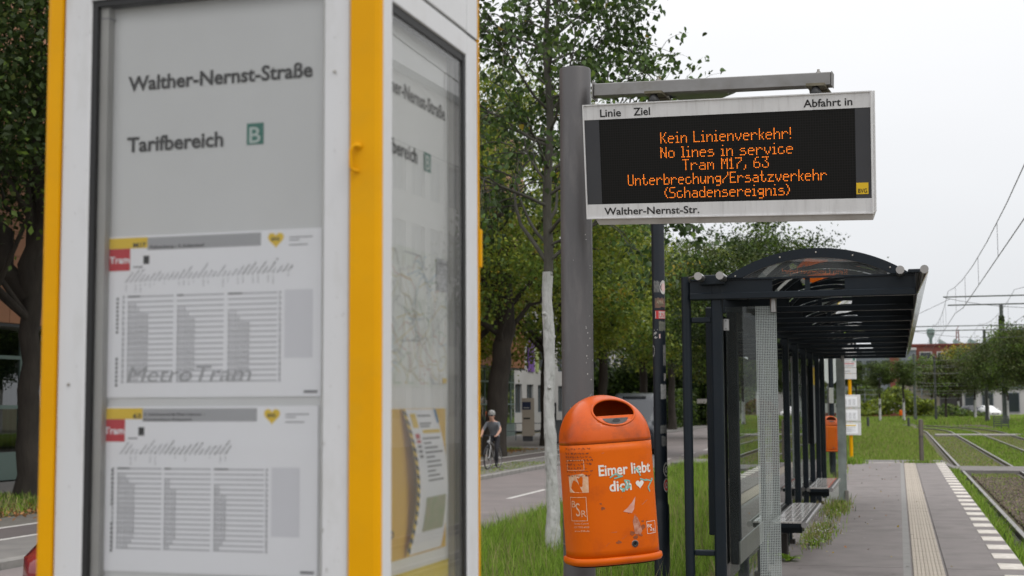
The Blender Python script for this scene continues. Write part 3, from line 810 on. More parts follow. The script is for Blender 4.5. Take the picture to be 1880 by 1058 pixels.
corner_post(KW + .001, KD + .006, -1, -1, .056, .016).build('corner_post', m_ky, K)
corner_post(-.001, KD + .006, 1, -1, .056, .016).build('corner_post', m_ky, K)
mb = MB().tube([(.637, -.008, 2.083), (.629, -.016, 2.085), (.627, -.018, 2.09), (.627, -.018, 2.118), (.631, -.017, 2.126), (.637, -.013, 2.128), (.643, -.010, 2.126)], .0028, n=8)
mb.build('door_catch', m_ky, K)
MB().lathe([(.006, -.008), (.006, -.012), (.002, -.013)], c=(.637, 0, 2.127), n=12, axis='y').build('rivet', m_ky, K)
mb = MB().box(KW + .0005, KW + .0045, KD - .006, KD + .0055, 1.965, 2.045, bev=.0015); mb.build('door_catch', m_ky, K)

def door(kind, z0, z1):
    """glazed door: frame of four stiles, gasket, pane. Front: x along face; side: y along face"""
    pass
# front door frame
FZ0, FZ1 = .62, 2.425
dF = kbox('front_door', .0345, .0925, .0, .028, .30, 2.60, m_kw, bev=.003)
kbox('stile', .567, .6185, .0, .028, .30, 2.60, m_kw, dF, .003)
kbox('rail', .0926, .5669, .0, .028, FZ1 + .012, 2.60, m_kw, dF)
kbox('rail', .0926, .5669, .0, .028, .30, FZ0, m_kw, dF)
kbox('gasket', .0927, .1035, .004, .030, FZ0, FZ1, m_black, dF)
kbox('gasket', .0927, .5668, .004, .030, FZ1, FZ1 + .0118, m_black, dF)
kbox('gasket', .5655, .5668, .0015, .030, FZ0, FZ1, m_ktrim, dF)
kbox('hinge_gap', .6186, .6199, .001, .03, .30, 2.6, m_black, dF)
MB().quad((.1036, .0085, FZ0), (.5654, .0085, FZ0), (.5654, .0085, FZ1), (.1036, .0085, FZ1)).build('glass_pane', g_front, dF)
MB().lathe([(.0028, .0), (.0028, -.002), (.001, -.0025)], c=(.5885, 0, 2.264), n=10, axis='y').build('screw', m_bolt, dF)
for z in (2.52, 1.72, .95): MB().lathe([(.0032, .0), (.0032, -.0015), (.001, -.002)], c=(.060, 0, z), n=10, axis='y').build('screw', m_bolt, dF)
rr_ = random.Random(14); sc = MB()
for k in range(70):
    x = rr_.choice([rr_.uniform(.037, .090), rr_.uniform(.570, .616)]); z = rr_.uniform(1.2, 2.5); w = rr_.uniform(.0004, .0013); h = w * rr_.choice([1, 1, 1, 4])
    sc.add([(x - w, -.0004, z), (x, -.0004, z - h), (x + w, -.0004, z + h * .2), (x + w * .3, -.0004, z + h)], [(0, 1, 2, 3)])
stuff(sc.build('scuff_mark', mat('scuff', (.30, .29, .27), .8), dF, fix=False))
# inner backing with a shadowed head, left trim
BK = kbox('back_panel', .06, .62, .034, .040, .45, 2.60, m_kback)
kbox('side_trim', .1045, .121, .014, .0335, .5, 2.5, m_ktrim, BK)
kbox('trim_joint', .1045, .1235, .0135, .0345, 2.403, 2.405, m_pline, BK)

def plate(par, name, O, U, V, x0, x1, y0, y1, mm, off):
    n_ = U.cross(V).normalized()
    P = [O + U * a + V * b + n_ * off for a, b in ((x0, y0), (x1, y0), (x1, y1), (x0, y1))]
    return MB().quad(*P).build(name, mm, par, fix=False)
def plates(par, name, O, U, V, rects, mm, off, st=True):
    n_ = U.cross(V).normalized(); mb = MB()
    for x0, x1, y0, y1 in rects: mb.quad(*[O + U * a + V * b + n_ * off for a, b in ((x0, y0), (x1, y0), (x1, y1), (x0, y1))])
    o = mb.build(name, mm, par, fix=False)
    if st: stuff(o)
    return o
def letters(par, O, U, V, txt, x0, x1, base, cap, mm, off, bold=.012, shear=0.0, name='lettering'):
    n_ = U.cross(V).normalized(); vs, fs = text_fit(txt, x0, x1, base, cap, bold, shear)
    return MB().add([O + U * v.x + V * v.y + n_ * off for v in vs], fs).build(name, mm, par, fix=False)
fO, fU, fV = Vector((.1445, .0335, 0)), Vector((1.0135, 0, 0)), Vector((0, 0, 1.0135))     # recessed print plane
def zf(z): return (1.68 + (z - 1.68) * 1.0135) / 1.0135
fU_ = Vector((1, 0, 0)); fV_ = Vector((0, 0, 1))
class Sheet:
    def __init__(s, O, U, V, k=1.0): s.O, s.U, s.V, s.k = O, U, V, k
S_ = Vector((.1215, .0335, 0))
def fx(x): return x * 1.0151
def fz(z): return 1.68 + (z - 1.68) * 1.0151
def F_letters(par, txt, x0, x1, z, cap, mm=m_ink, off=.0012, **k): return letters(par, S_, fU_, fV_, txt, fx(x0), fx(x1), fz(z), cap * 1.013, mm, off, **k)
def F_plate(par, name, x0, x1, z0, z1, mm, off): return plate(par, name, S_, fU_, fV_, fx(x0), fx(x1), fz(z0), fz(z1), mm, off)
def F_plates(par, name, rects, mm, off): return plates(par, name, S_, fU_, fV_, [(fx(a), fx(b), fz(c), fz(d)) for a, b, c, d in rects], mm, off)
F_letters(BK, 'Walther-Nernst-Straße', .0312, .403, 2.2585, .0275, bold=.024)
F_letters(BK, 'Tarifbereich', .0312, .228, 2.1445, .028, bold=.024)
gs = F_plate(BK, 'tariff_square', .275, .308, 2.1435, 2.182, m_pgreen, .0008)
F_letters(BK, 'B', .2805, .3025, 2.1465, .030, mm=mat('print_palegreen', (.5, .6, .57), .6), off=.0016, bold=.01)

GLY = {}
def glyph(ch):
    if ch not in GLY:
        vs, fs = text_mesh(ch, 1.0, .012); GLY[ch] = (vs, fs, (max(v.x for v in vs) if vs else .3))
    return GLY[ch]
def micro(txt, x, z, cap, V_, F_, ang=0.0, sx=.85):
    ca, sa = math.cos(ang), math.sin(ang); s = cap / .729; px = 0
    for ch in txt:
        if ch == ' ': px += .28 * s; continue
        vs, fs, w = glyph(ch); k = len(V_)
        for v in vs:
            a, b = px + v.x * s * sx, v.y * s; V_.append((x + a * ca - b * sa, z + a * sa + b * ca))
        F_ += [tuple(i + k for i in f) for f in fs]; px += (w + .07) * s * sx
    return px
def F_micro(par, name, V_, F_, mm, off): return stuff(MB().add([S_ + fU_ * fx(a) + fV_ * fz(b) - Vector((0, off, 0)) for a, b in V_], F_).build(name, mm, par, fix=False))
STOPS = [['Falkenberg', 'Ahrenshooper Str.', 'Prerower Platz', 'Gehrenseestr.', 'Hauptstr.', 'Freienwalder Str.', 'Alt-Friedrichsfelde', 'Rhinstr.', 'Tierpark', 'Criegernweg', 'Volkspark', 'Hegemeisterweg', 'Treskowallee', 'Wuhlheide', 'Rathenaustr.', 'Wilhelminenhof', 'Schöneweide', 'Sterndamm', 'Haeckelstr.', 'Winckelmannstr.', 'Landschaftspark', 'Karl-Ziegler-Str.', 'Walther-Nernst', 'Adlershof'],
         ['Schöneweide', 'Haeckelstr.', 'Landschaftspark', 'Karl-Ziegler-Str.', 'Magnusstr.', 'Walther-Nernst', 'Adlershof', 'Marktplatz', 'Freystadter', 'Wendenschloß', 'Schloßplatz', 'Rathaus', 'Bahnhofstr.', 'Seelenbinder', 'Krankenhaus']]
def timetable(z_top, head, line2, num, dest, x_off, kind):
    z0 = z_top - .2935
    sh = MB().box(S_.x + fx(x_off), S_.x + fx(x_off + .424), .0305, .0332, fz(z0), fz(z_top)).build('timetable_sheet', m_paper, K)
    O2 = .0034; a = x_off
    F_plate(sh, 'header_bar', a + .079, a + .307, z_top - .027, z_top - .004, m_pgrey, O2)
    F_plate(sh, 'line_box', a + .0, a + .079, z_top - .0225, z_top - .003, m_pyel, O2 + .0002)
    F_plate(sh, 'tram_box', a + .0, a + .0435, z_top - .063, z_top - .0228, m_pred, O2 + .0002)
    F_letters(sh, 'Tram', a + .001, a + .0425, z_top - .049, .0125, mm=m_paper, off=O2 + .0006, bold=.025)
    F_letters(sh, num, a + (.050 if len(num) > 2 else .060), a + .076, z_top - .021, .0085, off=O2 + .0006, bold=.03)
    if line2:
        F_letters(sh, dest, a + .083, a + .205, z_top - .0165, .0050, off=O2 + .0006); F_letters(sh, line2, a + .083, a + .180, z_top - .0258, .0050, off=O2 + .0006)
    else: F_letters(sh, dest, a + .085, a + .195, z_top - .0245, .0060, off=O2 + .0006)
    hh = [S_ + fU_ * (fx(a + .336) + .0175 * math.sin(t) ** 3 * .9) + fV_ * (fz(z_top - .017) + .0125 * (13 * math.cos(t) - 5 * math.cos(2 * t) - 2 * math.cos(3 * t) - math.cos(4 * t)) / 13) + Vector((0, -O2 - .0, 0)) for t in [2 * PI * k / 30 for k in range(30)]]
    MB().add(hh, [tuple(range(30))]).build('heart', m_pyel, sh, fix=False)
    F_letters(sh, 'BVG', a + .328, a + .343, z_top - .0195, .006, off=O2 + .0006, bold=.03)
    F_plate(sh, 'wheelchair_box', a + .071, a + .083, z_top - .052, z_top - .037, m_ink, O2)
    fine = []
    for r_, w_ in ((.008, .045), (.013, .02), (.0215, .036)): fine.append((a + .362, a + .362 + w_, z_top - .006 - r_ - .0015, z_top - .006 - r_))
    fine.append((a + .05, a + .07, z_top - .058, z_top - .056)); fine.append((a + .392, a + .418, z0 + .006, z0 + .0105))
    zt0, zt1 = z_top - .111, z0 + (.016 if kind == 0 else .030)
    # slanted stop names over the line diagram: many thin strokes
    rnd = random.Random(5 + kind)
    x1 = a + (.385 if kind == 0 else .262); names = STOPS[kind]; Va, Fa, Vb, Fb = [], [], [], []
    for k in range(34 if kind == 0 else 22):
        n_k = 34 if kind == 0 else 22
        x = a + .036 + (x1 - a - .036) * k / (n_k - 1) * .93; zb = z_top - .086 + (.010 * k / n_k if kind == 0 else 0)
        pale = (k < n_k * .7) if kind == 0 else (k < 9)
        micro(names[k % len(names)][:rnd.randint(5, 16)], x, zb, 0.0040, Va if pale else Vb, Fa if pale else Fb, .9)
        if rnd.random() < .6:
            q_ = rnd.randint(1, 4)
            for r_ in range(q_): micro(rnd.choice(['S', 'U', '12', '60', '21', '37', 'N']), x - .0012, zb - .006 - r_ * .0042, .0028, Va if pale else Vb, Fa if pale else Fb)
    F_micro(sh, 'stop_names_pale', Va, Fa, m_pfine, O2); F_micro(sh, 'stop_names', Vb, Fb, m_ink, O2)
    rows = 17; dz = (zt0 - zt1) / rows * .985; lines = []; Vn, Fn = [], []
    cols = [(a + .040, a + .134), (a + .141, a + .235), (a + .243, a + .340)] if kind == 0 else [(a + .029, a + .120), (a + .125, a + .218), (a + .224, a + .322)]
    for r_ in range(rows):
        z = zt0 - r_ * dz
        for q, (c0, c1) in enumerate(cols): lines.append((c0, c1, z - .0013, z + .0013))
        lines.append((cols[0][0] - .0105, cols[0][0] - .006, z - .0022, z + .0022)); lines.append((cols[2][1] + .0035, cols[2][1] + .0075, z - .0022, z + .0022))
        for q, (c0, c1) in enumerate(cols):
            if r_ == rows - 1: continue
            full = (.033, .031, .032)[q] if kind == 0 else (.031, .017, .017)[q]
            nn = [0, .4, .6, 1][min(3, max(0, r_ - q))] if r_ < 13 else [1, .8, .6, .5][r_ - 13]
            m0 = rnd.randint(1, 9)
            for c in range(int(full / .0052 * nn) + (1 if nn > 0 else 0)): micro('%02d' % ((m0 + c * 10) % 60), c0 + .001 + c * .0062, z - dz * .80, .0052, Vn, Fn, 0, .62)
        if r_ < rows - 1:
            micro(str((r_ + 4) % 24), cols[0][0] - .0105, z - dz * .80, .0050, Vn, Fn, 0, .6); micro(str((r_ + 4) % 24), cols[2][1] + .003, z - dz * .80, .0050, Vn, Fn, 0, .6)
    F_plates(sh, 'table_line', lines, m_pgrey2, O2); F_micro(sh, 'departure_times', Vn, Fn, m_pline, O2 + .0003)
    for c0, w_ in zip([c[0] for c in cols], (.026, .013, .028)): fine.append((c0, c0 + w_, zt0 - .0012, zt0 + .0018))
    for k in range(9): fine.append((a + .017, a + .0215, zt0 - .006 - k * .0075, zt0 - .001 - k * .0075))
    for k in range(7): fine.append((a + .017, a + .0215, zt1 + .004 + k * .0078, zt1 + .0095 + k * .0078))
    F_plates(sh, 'small_print', fine, m_pline, O2 + .0004)
    F_plate(sh, 'grey_box', cols[2][1] + .014, cols[2][1] + .068, zt0 - .115, zt0 + .004, mat('print_box', (.74, .745, .79), .7), O2)
    if kind == 0: F_letters(sh, 'MetroTram', a + .041, a + .291, z0 + .028, .029, mm=m_pgrey, off=O2 + .0009, shear=.25, bold=0)
    return sh
timetable(1.9885, 0, None, 'M17', 'Falkenberg ↔ S Adlershof'.replace('↔', '-'), -.0005, 0)
timetable(1.679, 0, 'Krankenhaus Köpenick', '63', 'S Schöneweide/Sterndamm -', -.005, 1)

# side door, facing the tracks
dS = kbox('side_door', KW - .028, KW, .0085, .0545, .30, 2.443, m_kw, bev=.003)
kbox('stile', KW - .028, KW, .461, .5295, .30, 2.443, m_kw, dS, .003)
kbox('rail', KW - .028, KW, .0546, .4609, 2.397, 2.443, m_kw, dS, .002)
kbox('rail', KW - .028, KW, .0546, .4609, .30, .70, m_kw, dS, .002)
kbox('gasket', KW - .022, KW - .0025, .444, .4608, .70, 2.3968, m_black, dS)
kbox('gasket', KW - .022, KW - .0035, .0547, .4439, 2.381, 2.3968, m_black, dS)
kbox('gasket', KW - .022, KW - .0035, .0547, .0575, .70, 2.3805, m_ktrim, dS)
MB().quad((KW - .007, .0575, .70), (KW - .007, .4439, .70), (KW - .007, .4439, 2.3805), (KW - .007, .0575, 2.3805)).build('glass_pane', g_side, dS)
kbox('shadow_gap', KW - .02, KW - .003, .0085, .5295, 2.4435, 2.447, m_black)
dT = kbox('upper_panel', KW - .028, KW, .0085, .461, 2.4475, 2.515, m_kw, bev=.002)
kbox('stile', KW - .028, KW, .4615, .5295, 2.4475, KT - .02, m_kw, dT)
kbox('stile', KW - .028, KW, .0085, .0545, 2.5155, KT - .02, m_kw, dT)
kbox('gasket', KW - .022, KW - .003, .444, .4612, 2.5155, KT - .02, m_black, dT)
kbox('upper_window', KW - .02, KW - .008, .055, .4438, 2.5155, KT - .02, mat('upper_panel_white', (.5, .51, .52), .3), dT)
kbox('far_wall', .03, KW - .03, KD - .02, KD - .004, .2, KT - .02, m_kw)
kbox('left_wall', .004, .02, .05, KD - .02, .2, KT - .02, m_kw)
kbox('roof', -.01, KW + .01, -.015, KD + .015, KT, KT + .05, m_dgrey, bev=.01)
kbox('ceiling', .04, KW - .03, .041, KD - .03, 2.62, 2.63, m_kback)
m_kback2 = mat('side_backing', (0.93, 0.94, 0.94), 0.55, c2=(0.89, 0.90, 0.90), vscale=3)  # lighter copy of the front backing: brightness behind the side glass put into colour
SB = kbox('side_back_panel', KW - .044, KW - .0375, .042, KD - .022, .45, 2.61, m_kback2)
kbox('side_trim', KW - .037, KW - .012, .4475, .4700, .5, 2.44, m_ktrim, SB)
sO, sU, sV = Vector((KW - .037, 0, 0)), Vector((0, 1, 0)), Vector((0, 0, 1))
letters(SB, sO, sU, sV, 'Walther-Nernst-Straße', .052, .429, 2.256, .0285, m_ink, .0012, bold=.024)
letters(SB, sO, sU, sV, 'Tarifbereich', .06, .272, 2.142, .029, m_ink, .0012, bold=.02)
plate(SB, 'tariff_square', sO, sU, sV, .308, .346, 2.135, 2.172, m_pgreen, .0008)
letters(SB, sO, sU, sV, 'B', .316, .338, 2.139, .029, mat('print_palegreen', (.5, .6, .57), .6), .0016, bold=.01)
# network map: pale sheet with coloured lines
mp_s = MB().box(KW - .0365, KW - .0355, .06, .44, 1.712, 1.975).build('network_map', mat('map_paper', (.93, .94, .94), .6, c2=(.80, .84, .78), vscale=14), K)
mO = Vector((KW - .0354, 0, 0))
rnd = random.Random(3)
mlines = {}
for k in range(110):
    col = rnd.choice([(.62, .58, .40), (.66, .40, .36), (.42, .56, .68), (.45, .60, .45), (.38, .39, .42), (.70, .58, .25), (.62, .62, .64)])
    y, z = rnd.uniform(.10, .40), rnd.uniform(1.73, 1.95); pts = [(y, z)]; a = rnd.uniform(0, 6.28)
    for q in range(rnd.randint(3, 9)):
        a += rnd.choice([-.8, 0, 0, .8]) * .8; y += .02 * math.cos(a); z += .017 * math.sin(a); pts.append((min(.43, max(.07, y)), min(1.965, max(1.72, z))))
    mlines.setdefault(col, []).append(pts)
for q, (col, L_) in enumerate(mlines.items()):
    V_, F_ = [], []
    for pts in L_: stroke(pts, .0008, V_, F_)
    stuff(MB().add([mO + sU * v.x + sV * v.y + Vector((.0002 * (q + 1), 0, 0)) for v in V_], F_).build('route_lines', mat('map_line', col, .6) if False else mat('map_line_%d' % q, col, .6), mp_s, fix=False))
plate(mp_s, 'legend_box', mO, sU, sV, .373, .436, 1.905, 1.97, m_pgrey2, .002)
plate(mp_s, 'legend_box', mO, sU, sV, .405, .43, 1.722, 1.732, m_pyel, .002)
letters(mp_s, mO, sU, sV, 'Legende', .38, .43, 1.958, .007, m_pline, .0025)
# yellow poster with a curling white notice
yp = MB().box(KW - .0365, KW - .0355, .06, .428, 1.399, 1.672).build('yellow_poster', mat('poster_yellow', (.90, .58, .03), .5, c2=(.80, .46, .03), vscale=9), K)
V_, F_ = [], []
ny = 16
def curl(t):  # t 0 top..1 bottom: left edge shift, bulge
    return .178 + .058 * math.sin(t * PI * .62) - .035 * t * t, .004 + .014 * math.sin(t * PI)
def curlP(s, t, off=0):
    l, b = curl(t); w = .180 + .012 * t
    return Vector((KW - .0354 + b * (1 - .3 * s) + .001 + off, l + s * w, 1.671 - t * .268))
mb = MB()
vs = [curlP(s / 6, t / ny) for t in range(ny + 1) for s in range(7)]
mb.add(vs, [(t * 7 + s, t * 7 + s + 1, (t + 1) * 7 + s + 1, (t + 1) * 7 + s) for t in range(ny) for s in range(6)], True)
nt_ = mb.build('notice_sheet', m_paper, yp, fix=False)
def on_notice(name, rects, mm, off=.0008):
    mb = MB()
    for s0, s1, t0, t1 in rects:
        n = max(1, int(abs(t1 - t0) / .06))
        for q in range(n):
            ta, tb = t0 + (t1 - t0) * q / n, t0 + (t1 - t0) * (q + 1) / n
            mb.quad(curlP(s0, ta, off), curlP(s1, ta, off), curlP(s1, tb, off), curlP(s0, tb, off))
    return stuff(mb.build(name, mm, nt_, fix=False))
on_notice('stripe_yellow', [(.0, .085, .0, 1.0)], m_pyel)
mb = MB()
for q in range(16):
    t = q / 16
    mb.quad(curlP(0.0, t + .0, .0014), curlP(.085, t + .025, .0014), curlP(.085, t + .055, .0014), curlP(.0, t + .030, .0014))
stuff(mb.build('stripe_black', m_ink, nt_, fix=False))
on_notice('yellow_mark', [(.17, .33, .03, .13), (.42, .95, .145, .17)], m_pyel)
on_notice('red_mark', [(.17, .29, .17, .205), (.17, .29, .215, .235)], m_pred)
on_notice('blue_edge', [(.93, 1.0, .0, .10)], m_pblue)
rnd = random.Random(9)
on_notice('print_text', [(.38, .38 + rnd.uniform(.25, .55), t, t + .012) for t in (.04, .095, .115)] + [(.36, rnd.uniform(.6, .95), .20 + k * .033, .212 + k * .033) for k in range(10)] + [(.17, .28, .25 + k * .035, .268 + k * .035) for k in range(3)], m_pfine)
on_notice('picture', [(.30, .92, .62, .86)], mat('print_picture', (.46, .42, .30), .6, c2=(.33, .40, .24), vscale=60))
y2 = MB().box(KW - .0365, KW - .0355, .06, .445, 1.05, 1.373).build('lower_poster', mat('poster_bright_yellow', (.92, .72, .03), .5), K)
letters(y2, Vector((KW - .0354, 0, 0)), sU, sV, 'BVG', .20, .40, 1.27, .05, m_ink, .001, bold=.02)
letters(yp, Vector((KW - .0354, 0, 0)), sU, sV, 'Info', .075, .15, 1.44, .022, m_ink, .001, bold=.01)

# ------------------------------------------------------------------ dark lamp post with stickers behind the display
m_lamp = mat('lamp_anthracite', (0.008, 0.012, 0.019), 0.42, spec=.28, c2=(0.006, 0.009, 0.014), vscale=5, bump=.04, bscale=90, dirt=(0.025, 0.025, 0.025), dscale=8, damount=.3)
LP = thing('lamp_post', 'dark anthracite lamp post covered in torn stickers just behind the litter bin', 'lamp post', (-2.045, 12.33, 0))
MB().lathe([(.069, -.05), (.069, .78), (.060, .80), (.0575, .85), (.0575, 4.45), (.05, 4.47)], n=28).build('post', m_lamp, LP)
mb = MB(); mb.lathe([(.0, 4.44), (.28, 4.445), (.34, 4.47), (.345, 4.485), (.28, 4.52), (.15, 4.54), (0, 4.545)], c=(.40, .0, 0), n=32)
lh = mb.build('lamp_head', m_dgrey, LP)
MB().lathe([(.26, 4.443), (.25, 4.432), (0, 4.43)], c=(.40, 0, 0), n=28).build('diffuser', mat('lamp_diffuser', (.12, .12, .12), .3), lh)
MB().tube([(0, 0, 4.36), (.10, 0, 4.43), (.2, 0, 4.455)], .022, n=10).build('arm', m_lamp, LP)
def wrap(par, name, z0, z1, a0, a1, mm, rr=.0583, shape=None, n=10):
    """a0,a1 in metres round the post, measured from the side that faces the camera; + is to the right"""
    mb = MB(); base = math.atan2(-12.33, 2.045)   # direction from the post towards the camera
    if shape == 'disc':
        c, z = (a0 + a1) / 2, (z0 + z1) / 2; ra, rz_ = (a1 - a0) / 2, (z1 - z0) / 2
        pts = [(c + ra * math.cos(t), z + rz_ * math.sin(t)) for t in [2 * PI * k / 24 for k in range(24)]]
        vs = [Vector((rr * math.cos(base + a / rr), rr * math.sin(base + a / rr), zz)) for a, zz in pts]
        vs.append(Vector((rr * 1.0 * math.cos(base + c / rr), rr * math.sin(base + c / rr), z)))
        mb.add(vs, [(k, (k + 1) % 24, 24) for k in range(24)])
    else:
        for k in range(n):
            aa, ab = a0 + (a1 - a0) * k / n, a0 + (a1 - a0) * (k + 1) / n
            j0, j1 = (random.uniform(-.006, .006) if shape == 'torn' else 0), (random.uniform(-.01, .004) if shape == 'torn' else 0)
            mb.quad(*[Vector((rr * math.cos(base + a / rr), rr * math.sin(base + a / rr), zz)) for a, zz in ((aa, z0 + j0), (ab, z0 + j0), (ab, z1 + j1), (aa, z1 + j1))])
    return mb.build(name, mm, par, fix=False)
def wtxt(par, txt, a0, a1, z, cap, mm, rr=.0592, bold=.02):
    base = math.atan2(-12.33, 2.045); vs, fs = text_fit(txt, a0, a1, z, cap, bold)
    return MB().add([Vector((rr * math.cos(base + v.x / rr), rr * math.sin(base + v.x / rr), v.y)) for v in vs], fs).build('lettering', mm, par, fix=False)
m_stk = mat('sticker_white', (.52, .50, .48), .6, c2=(.40, .38, .36), vscale=40); m_stg = mat('sticker_peeled', (.17, .17, .165), .8, c2=(.08, .08, .08), vscale=45)
m_str = mat('sticker_red', (.50, .03, .03), .55); m_stp = mat('sticker_pink', (.60, .42, .40), .6)
LZ = lambda y: 1.68 + (740.5 - y) * 12.4 / 2559
wrap(LP, 'peeled_sticker', LZ(537), LZ(516), -.045, .01, m_stg, shape='torn')
s1_ = wrap(LP, 'round_sticker', LZ(541), LZ(515), .012, .085, m_stk, .0588, 'disc'); wrap(s1_, 'print', LZ(536), LZ(520), .026, .073, m_stp, .0591, 'disc')
s2_ = wrap(LP, 'sticker', LZ(565), LZ(547), -.035, .07, mat('sticker_olive', (.10, .095, .06), .7, c2=(.2, .08, .06), vscale=30), shape='torn')
wtxt(s2_, 'APRIL', -.02, .05, LZ(558), .03, mat('sticker_sand', (.30, .26, .18), .7)); 
s3_ = wrap(LP, 'sticker', LZ(586), LZ(571), -.034, .075, m_str); wrap(s3_, 'stripe', LZ(585), LZ(572), -.032, -.026, m_stk, .0588)
wrap(s3_, 'print_field', LZ(585), LZ(572.5), .0, .07, m_stk, .0588); wtxt(s3_, 'UNI', .004, .062, LZ(583.5), .045, m_str)
wrap(LP, 'peeled_sticker', LZ(608), LZ(590), .0, .07, mat('sticker_green', (.07, .075, .06), .8, c2=(.15, .15, .12), vscale=60), shape='torn')
V_, F_ = [], []
for pts in ([(-.055, .0), (-.045, .03), (-.035, .01), (-.03, .035), (-.02, .02)], [(-.05, -.02), (-.03, -.005), (-.035, -.025), (-.015, -.012)], [(-.052, .05), (-.01, .052)]): stroke(pts, .0028, V_, F_)
base = math.atan2(-12.33, 2.045)
stuff(MB().add([Vector((.0592 * math.cos(base + v.x / .0592), .0592 * math.sin(base + v.x / .0592), LZ(617) + v.y)) for v in V_], F_).build('marker_tag', m_stk, LP, fix=False))
wrap(LP, 'sticker_scrap', LZ(622), LZ(614), .0, .012, m_stp)
s4_ = wrap(LP, 'round_sticker', LZ(655), LZ(634), -.085, -.045, m_stk, .0586, 'disc'); wrap(s4_, 'print', LZ(653), LZ(636), -.082, -.049, m_ink, .0590, 'disc')
wrap(LP, 'peeled_sticker', LZ(672), LZ(633), .035, .075, m_stg, shape='torn')
wrap(LP, 'sticker_scrap', LZ(700), LZ(686), .042, .050, m_stk); wrap(LP, 'sticker_scrap', LZ(697), LZ(686), .058, .070, m_stk)
wrap(LP, 'peeled_sticker', LZ(732), LZ(706), .008, .075, mat('sticker_paper', (.36, .36, .36), .8, c2=(.22, .22, .22), vscale=50), shape='torn')
wrap(LP, 'peeled_sticker', LZ(795), LZ(780), .0, .07, m_stg, shape='torn'); wrap(LP, 'peeled_sticker', LZ(818), LZ(800), .01, .07, m_stg, shape='torn')
for yc, mm, nm in ((861, m_ink, 'PRESS'), (889, m_str, 'RESET')):
    s_ = wrap(LP, 'round_sticker', LZ(yc + 13), LZ(yc - 13), .022, .090, m_stk, .0588, 'disc'); p_ = wrap(s_, 'print', LZ(yc + 10.5), LZ(yc - 10.5), .028, .084, mm, .0592, 'disc')
    wrap(p_, 'inner_disc', LZ(yc + 6), LZ(yc - 6), .038, .074, m_stk, .0596, 'disc') if False else wrap(s_, 'inner_disc', LZ(yc + 6), LZ(yc - 6), .038, .074, m_stk, .0596, 'disc')
    V_, F_ = [], []; stroke([(.046, -.012), (.056, .014), (.062, -.01)], .004, V_, F_)
    MB().add([Vector((.060 * math.cos(base + v.x / .06), .060 * math.sin(base + v.x / .06), LZ(yc) + v.y)) for v in V_], F_).build('emblem', mm, s_, fix=False)
# ------------------------------------------------------------------ tram shelter
m_sh = mat('shelter_anthracite', (0.007, 0.012, 0.018), 0.40, spec=.28, c2=(0.005, 0.009, 0.014), vscale=3, bump=.03, bscale=80, dirt=(0.022, 0.023, 0.023), dscale=6, damount=.25)
m_tube = mat('tube_steel', (0.42, 0.405, 0.395), 0.28, metal=.8, c2=(0.22, 0.21, 0.20), vscale=8)
m_cap = mat('tube_cap', (0.34, 0.325, 0.32), 0.5, c2=(0.28, 0.27, 0.265), vscale=9)
m_stain = mat('stainless', (0.30, 0.295, 0.29), 0.28, metal=.8, c2=(0.25, 0.245, 0.24), vscale=4)
g_shel = glass_mat('shelter_glass', tint=(.93, .97, .95), clear=.95, ior=1.45, body=(.4, .42, .4), body_amt=.035)
g_arch = glass_mat('arch_glass', tint=(.90, .92, .92), clear=.80, ior=1.8, body=(.32, .34, .34), body_amt=.25, boost=3.2)
g_roof = glass_mat('roof_glass', tint=(.88, .91, .92), clear=.85, ior=1.5, body=(.35, .35, .34), body_amt=.22)
g_case = glass_mat('case_glass', clear=.75, ior=1.6, boost=1.6)
SY0, SY1, NB, BAY = 10.5, 25.5, 10, 1.667
SHL = thing('tram_shelter', 'long dark steel and glass tram shelter with an arched roof on the platform', 'tram shelter', (-.7, 10.5, 0))
def sbx(name, x0, x1, y0, y1, z0, z1, mm=m_sh, par=SHL, bev=.006):
    return MB().box(x0, x1, y0, y1, z0, z1, bev=bev).build(name, mm, par, world=True)
# end frame on the street side
def end_frame(y):
    MB().tube([(-1.535, y, 0), (-1.535, y, 2.635)], .036, n=16).build('post', m_sh, SHL, world=True)
    sbx('post', -1.345, -1.262, y - .04, y + .04, 0, 2.60, bev=.012)
    for z in (2.452, 2.283, .545): sbx('cross_bar', -1.50, -1.344, y - .018, y + .018, z, z + .043, bev=.008)
end_frame(10.53); end_frame(25.42)
# roof beams
beam_y = [10.5 + k * BAY for k in range(NB)]
def beam_mb(y, first):
    mb = MB(); x0, x1 = -1.50, .142
    mb.box(x0, x1, y - .03, y + .03, 2.455, 2.505, bev=.006)
    if first: mb.box(x0, -.885, y - .006, y + .006, 2.505, 2.60)
    else: mb.box(x0, -.885, y - .006, y + .006, 2.505, 2.60)
    mb.box(-.645, -.61, y - .006, y + .006, 2.505, 2.60)
    mb.box(-.36, x1, y - .006, y + .006, 2.505, 2.60)
    mb.box(x0, x1, y - .02, y + .02, 2.60, 2.612)
    mb.box(x1 - .012, x1, y - .03, y + .03, 2.505, 2.60)
    return mb
b0 = beam_mb(beam_y[0], True).build('roof_beam', m_sh, SHL, world=True)
for k in range(1, NB):
    o = link('roof_beam', b0.data, None, SHL); o.location = (0, k * BAY, 0)
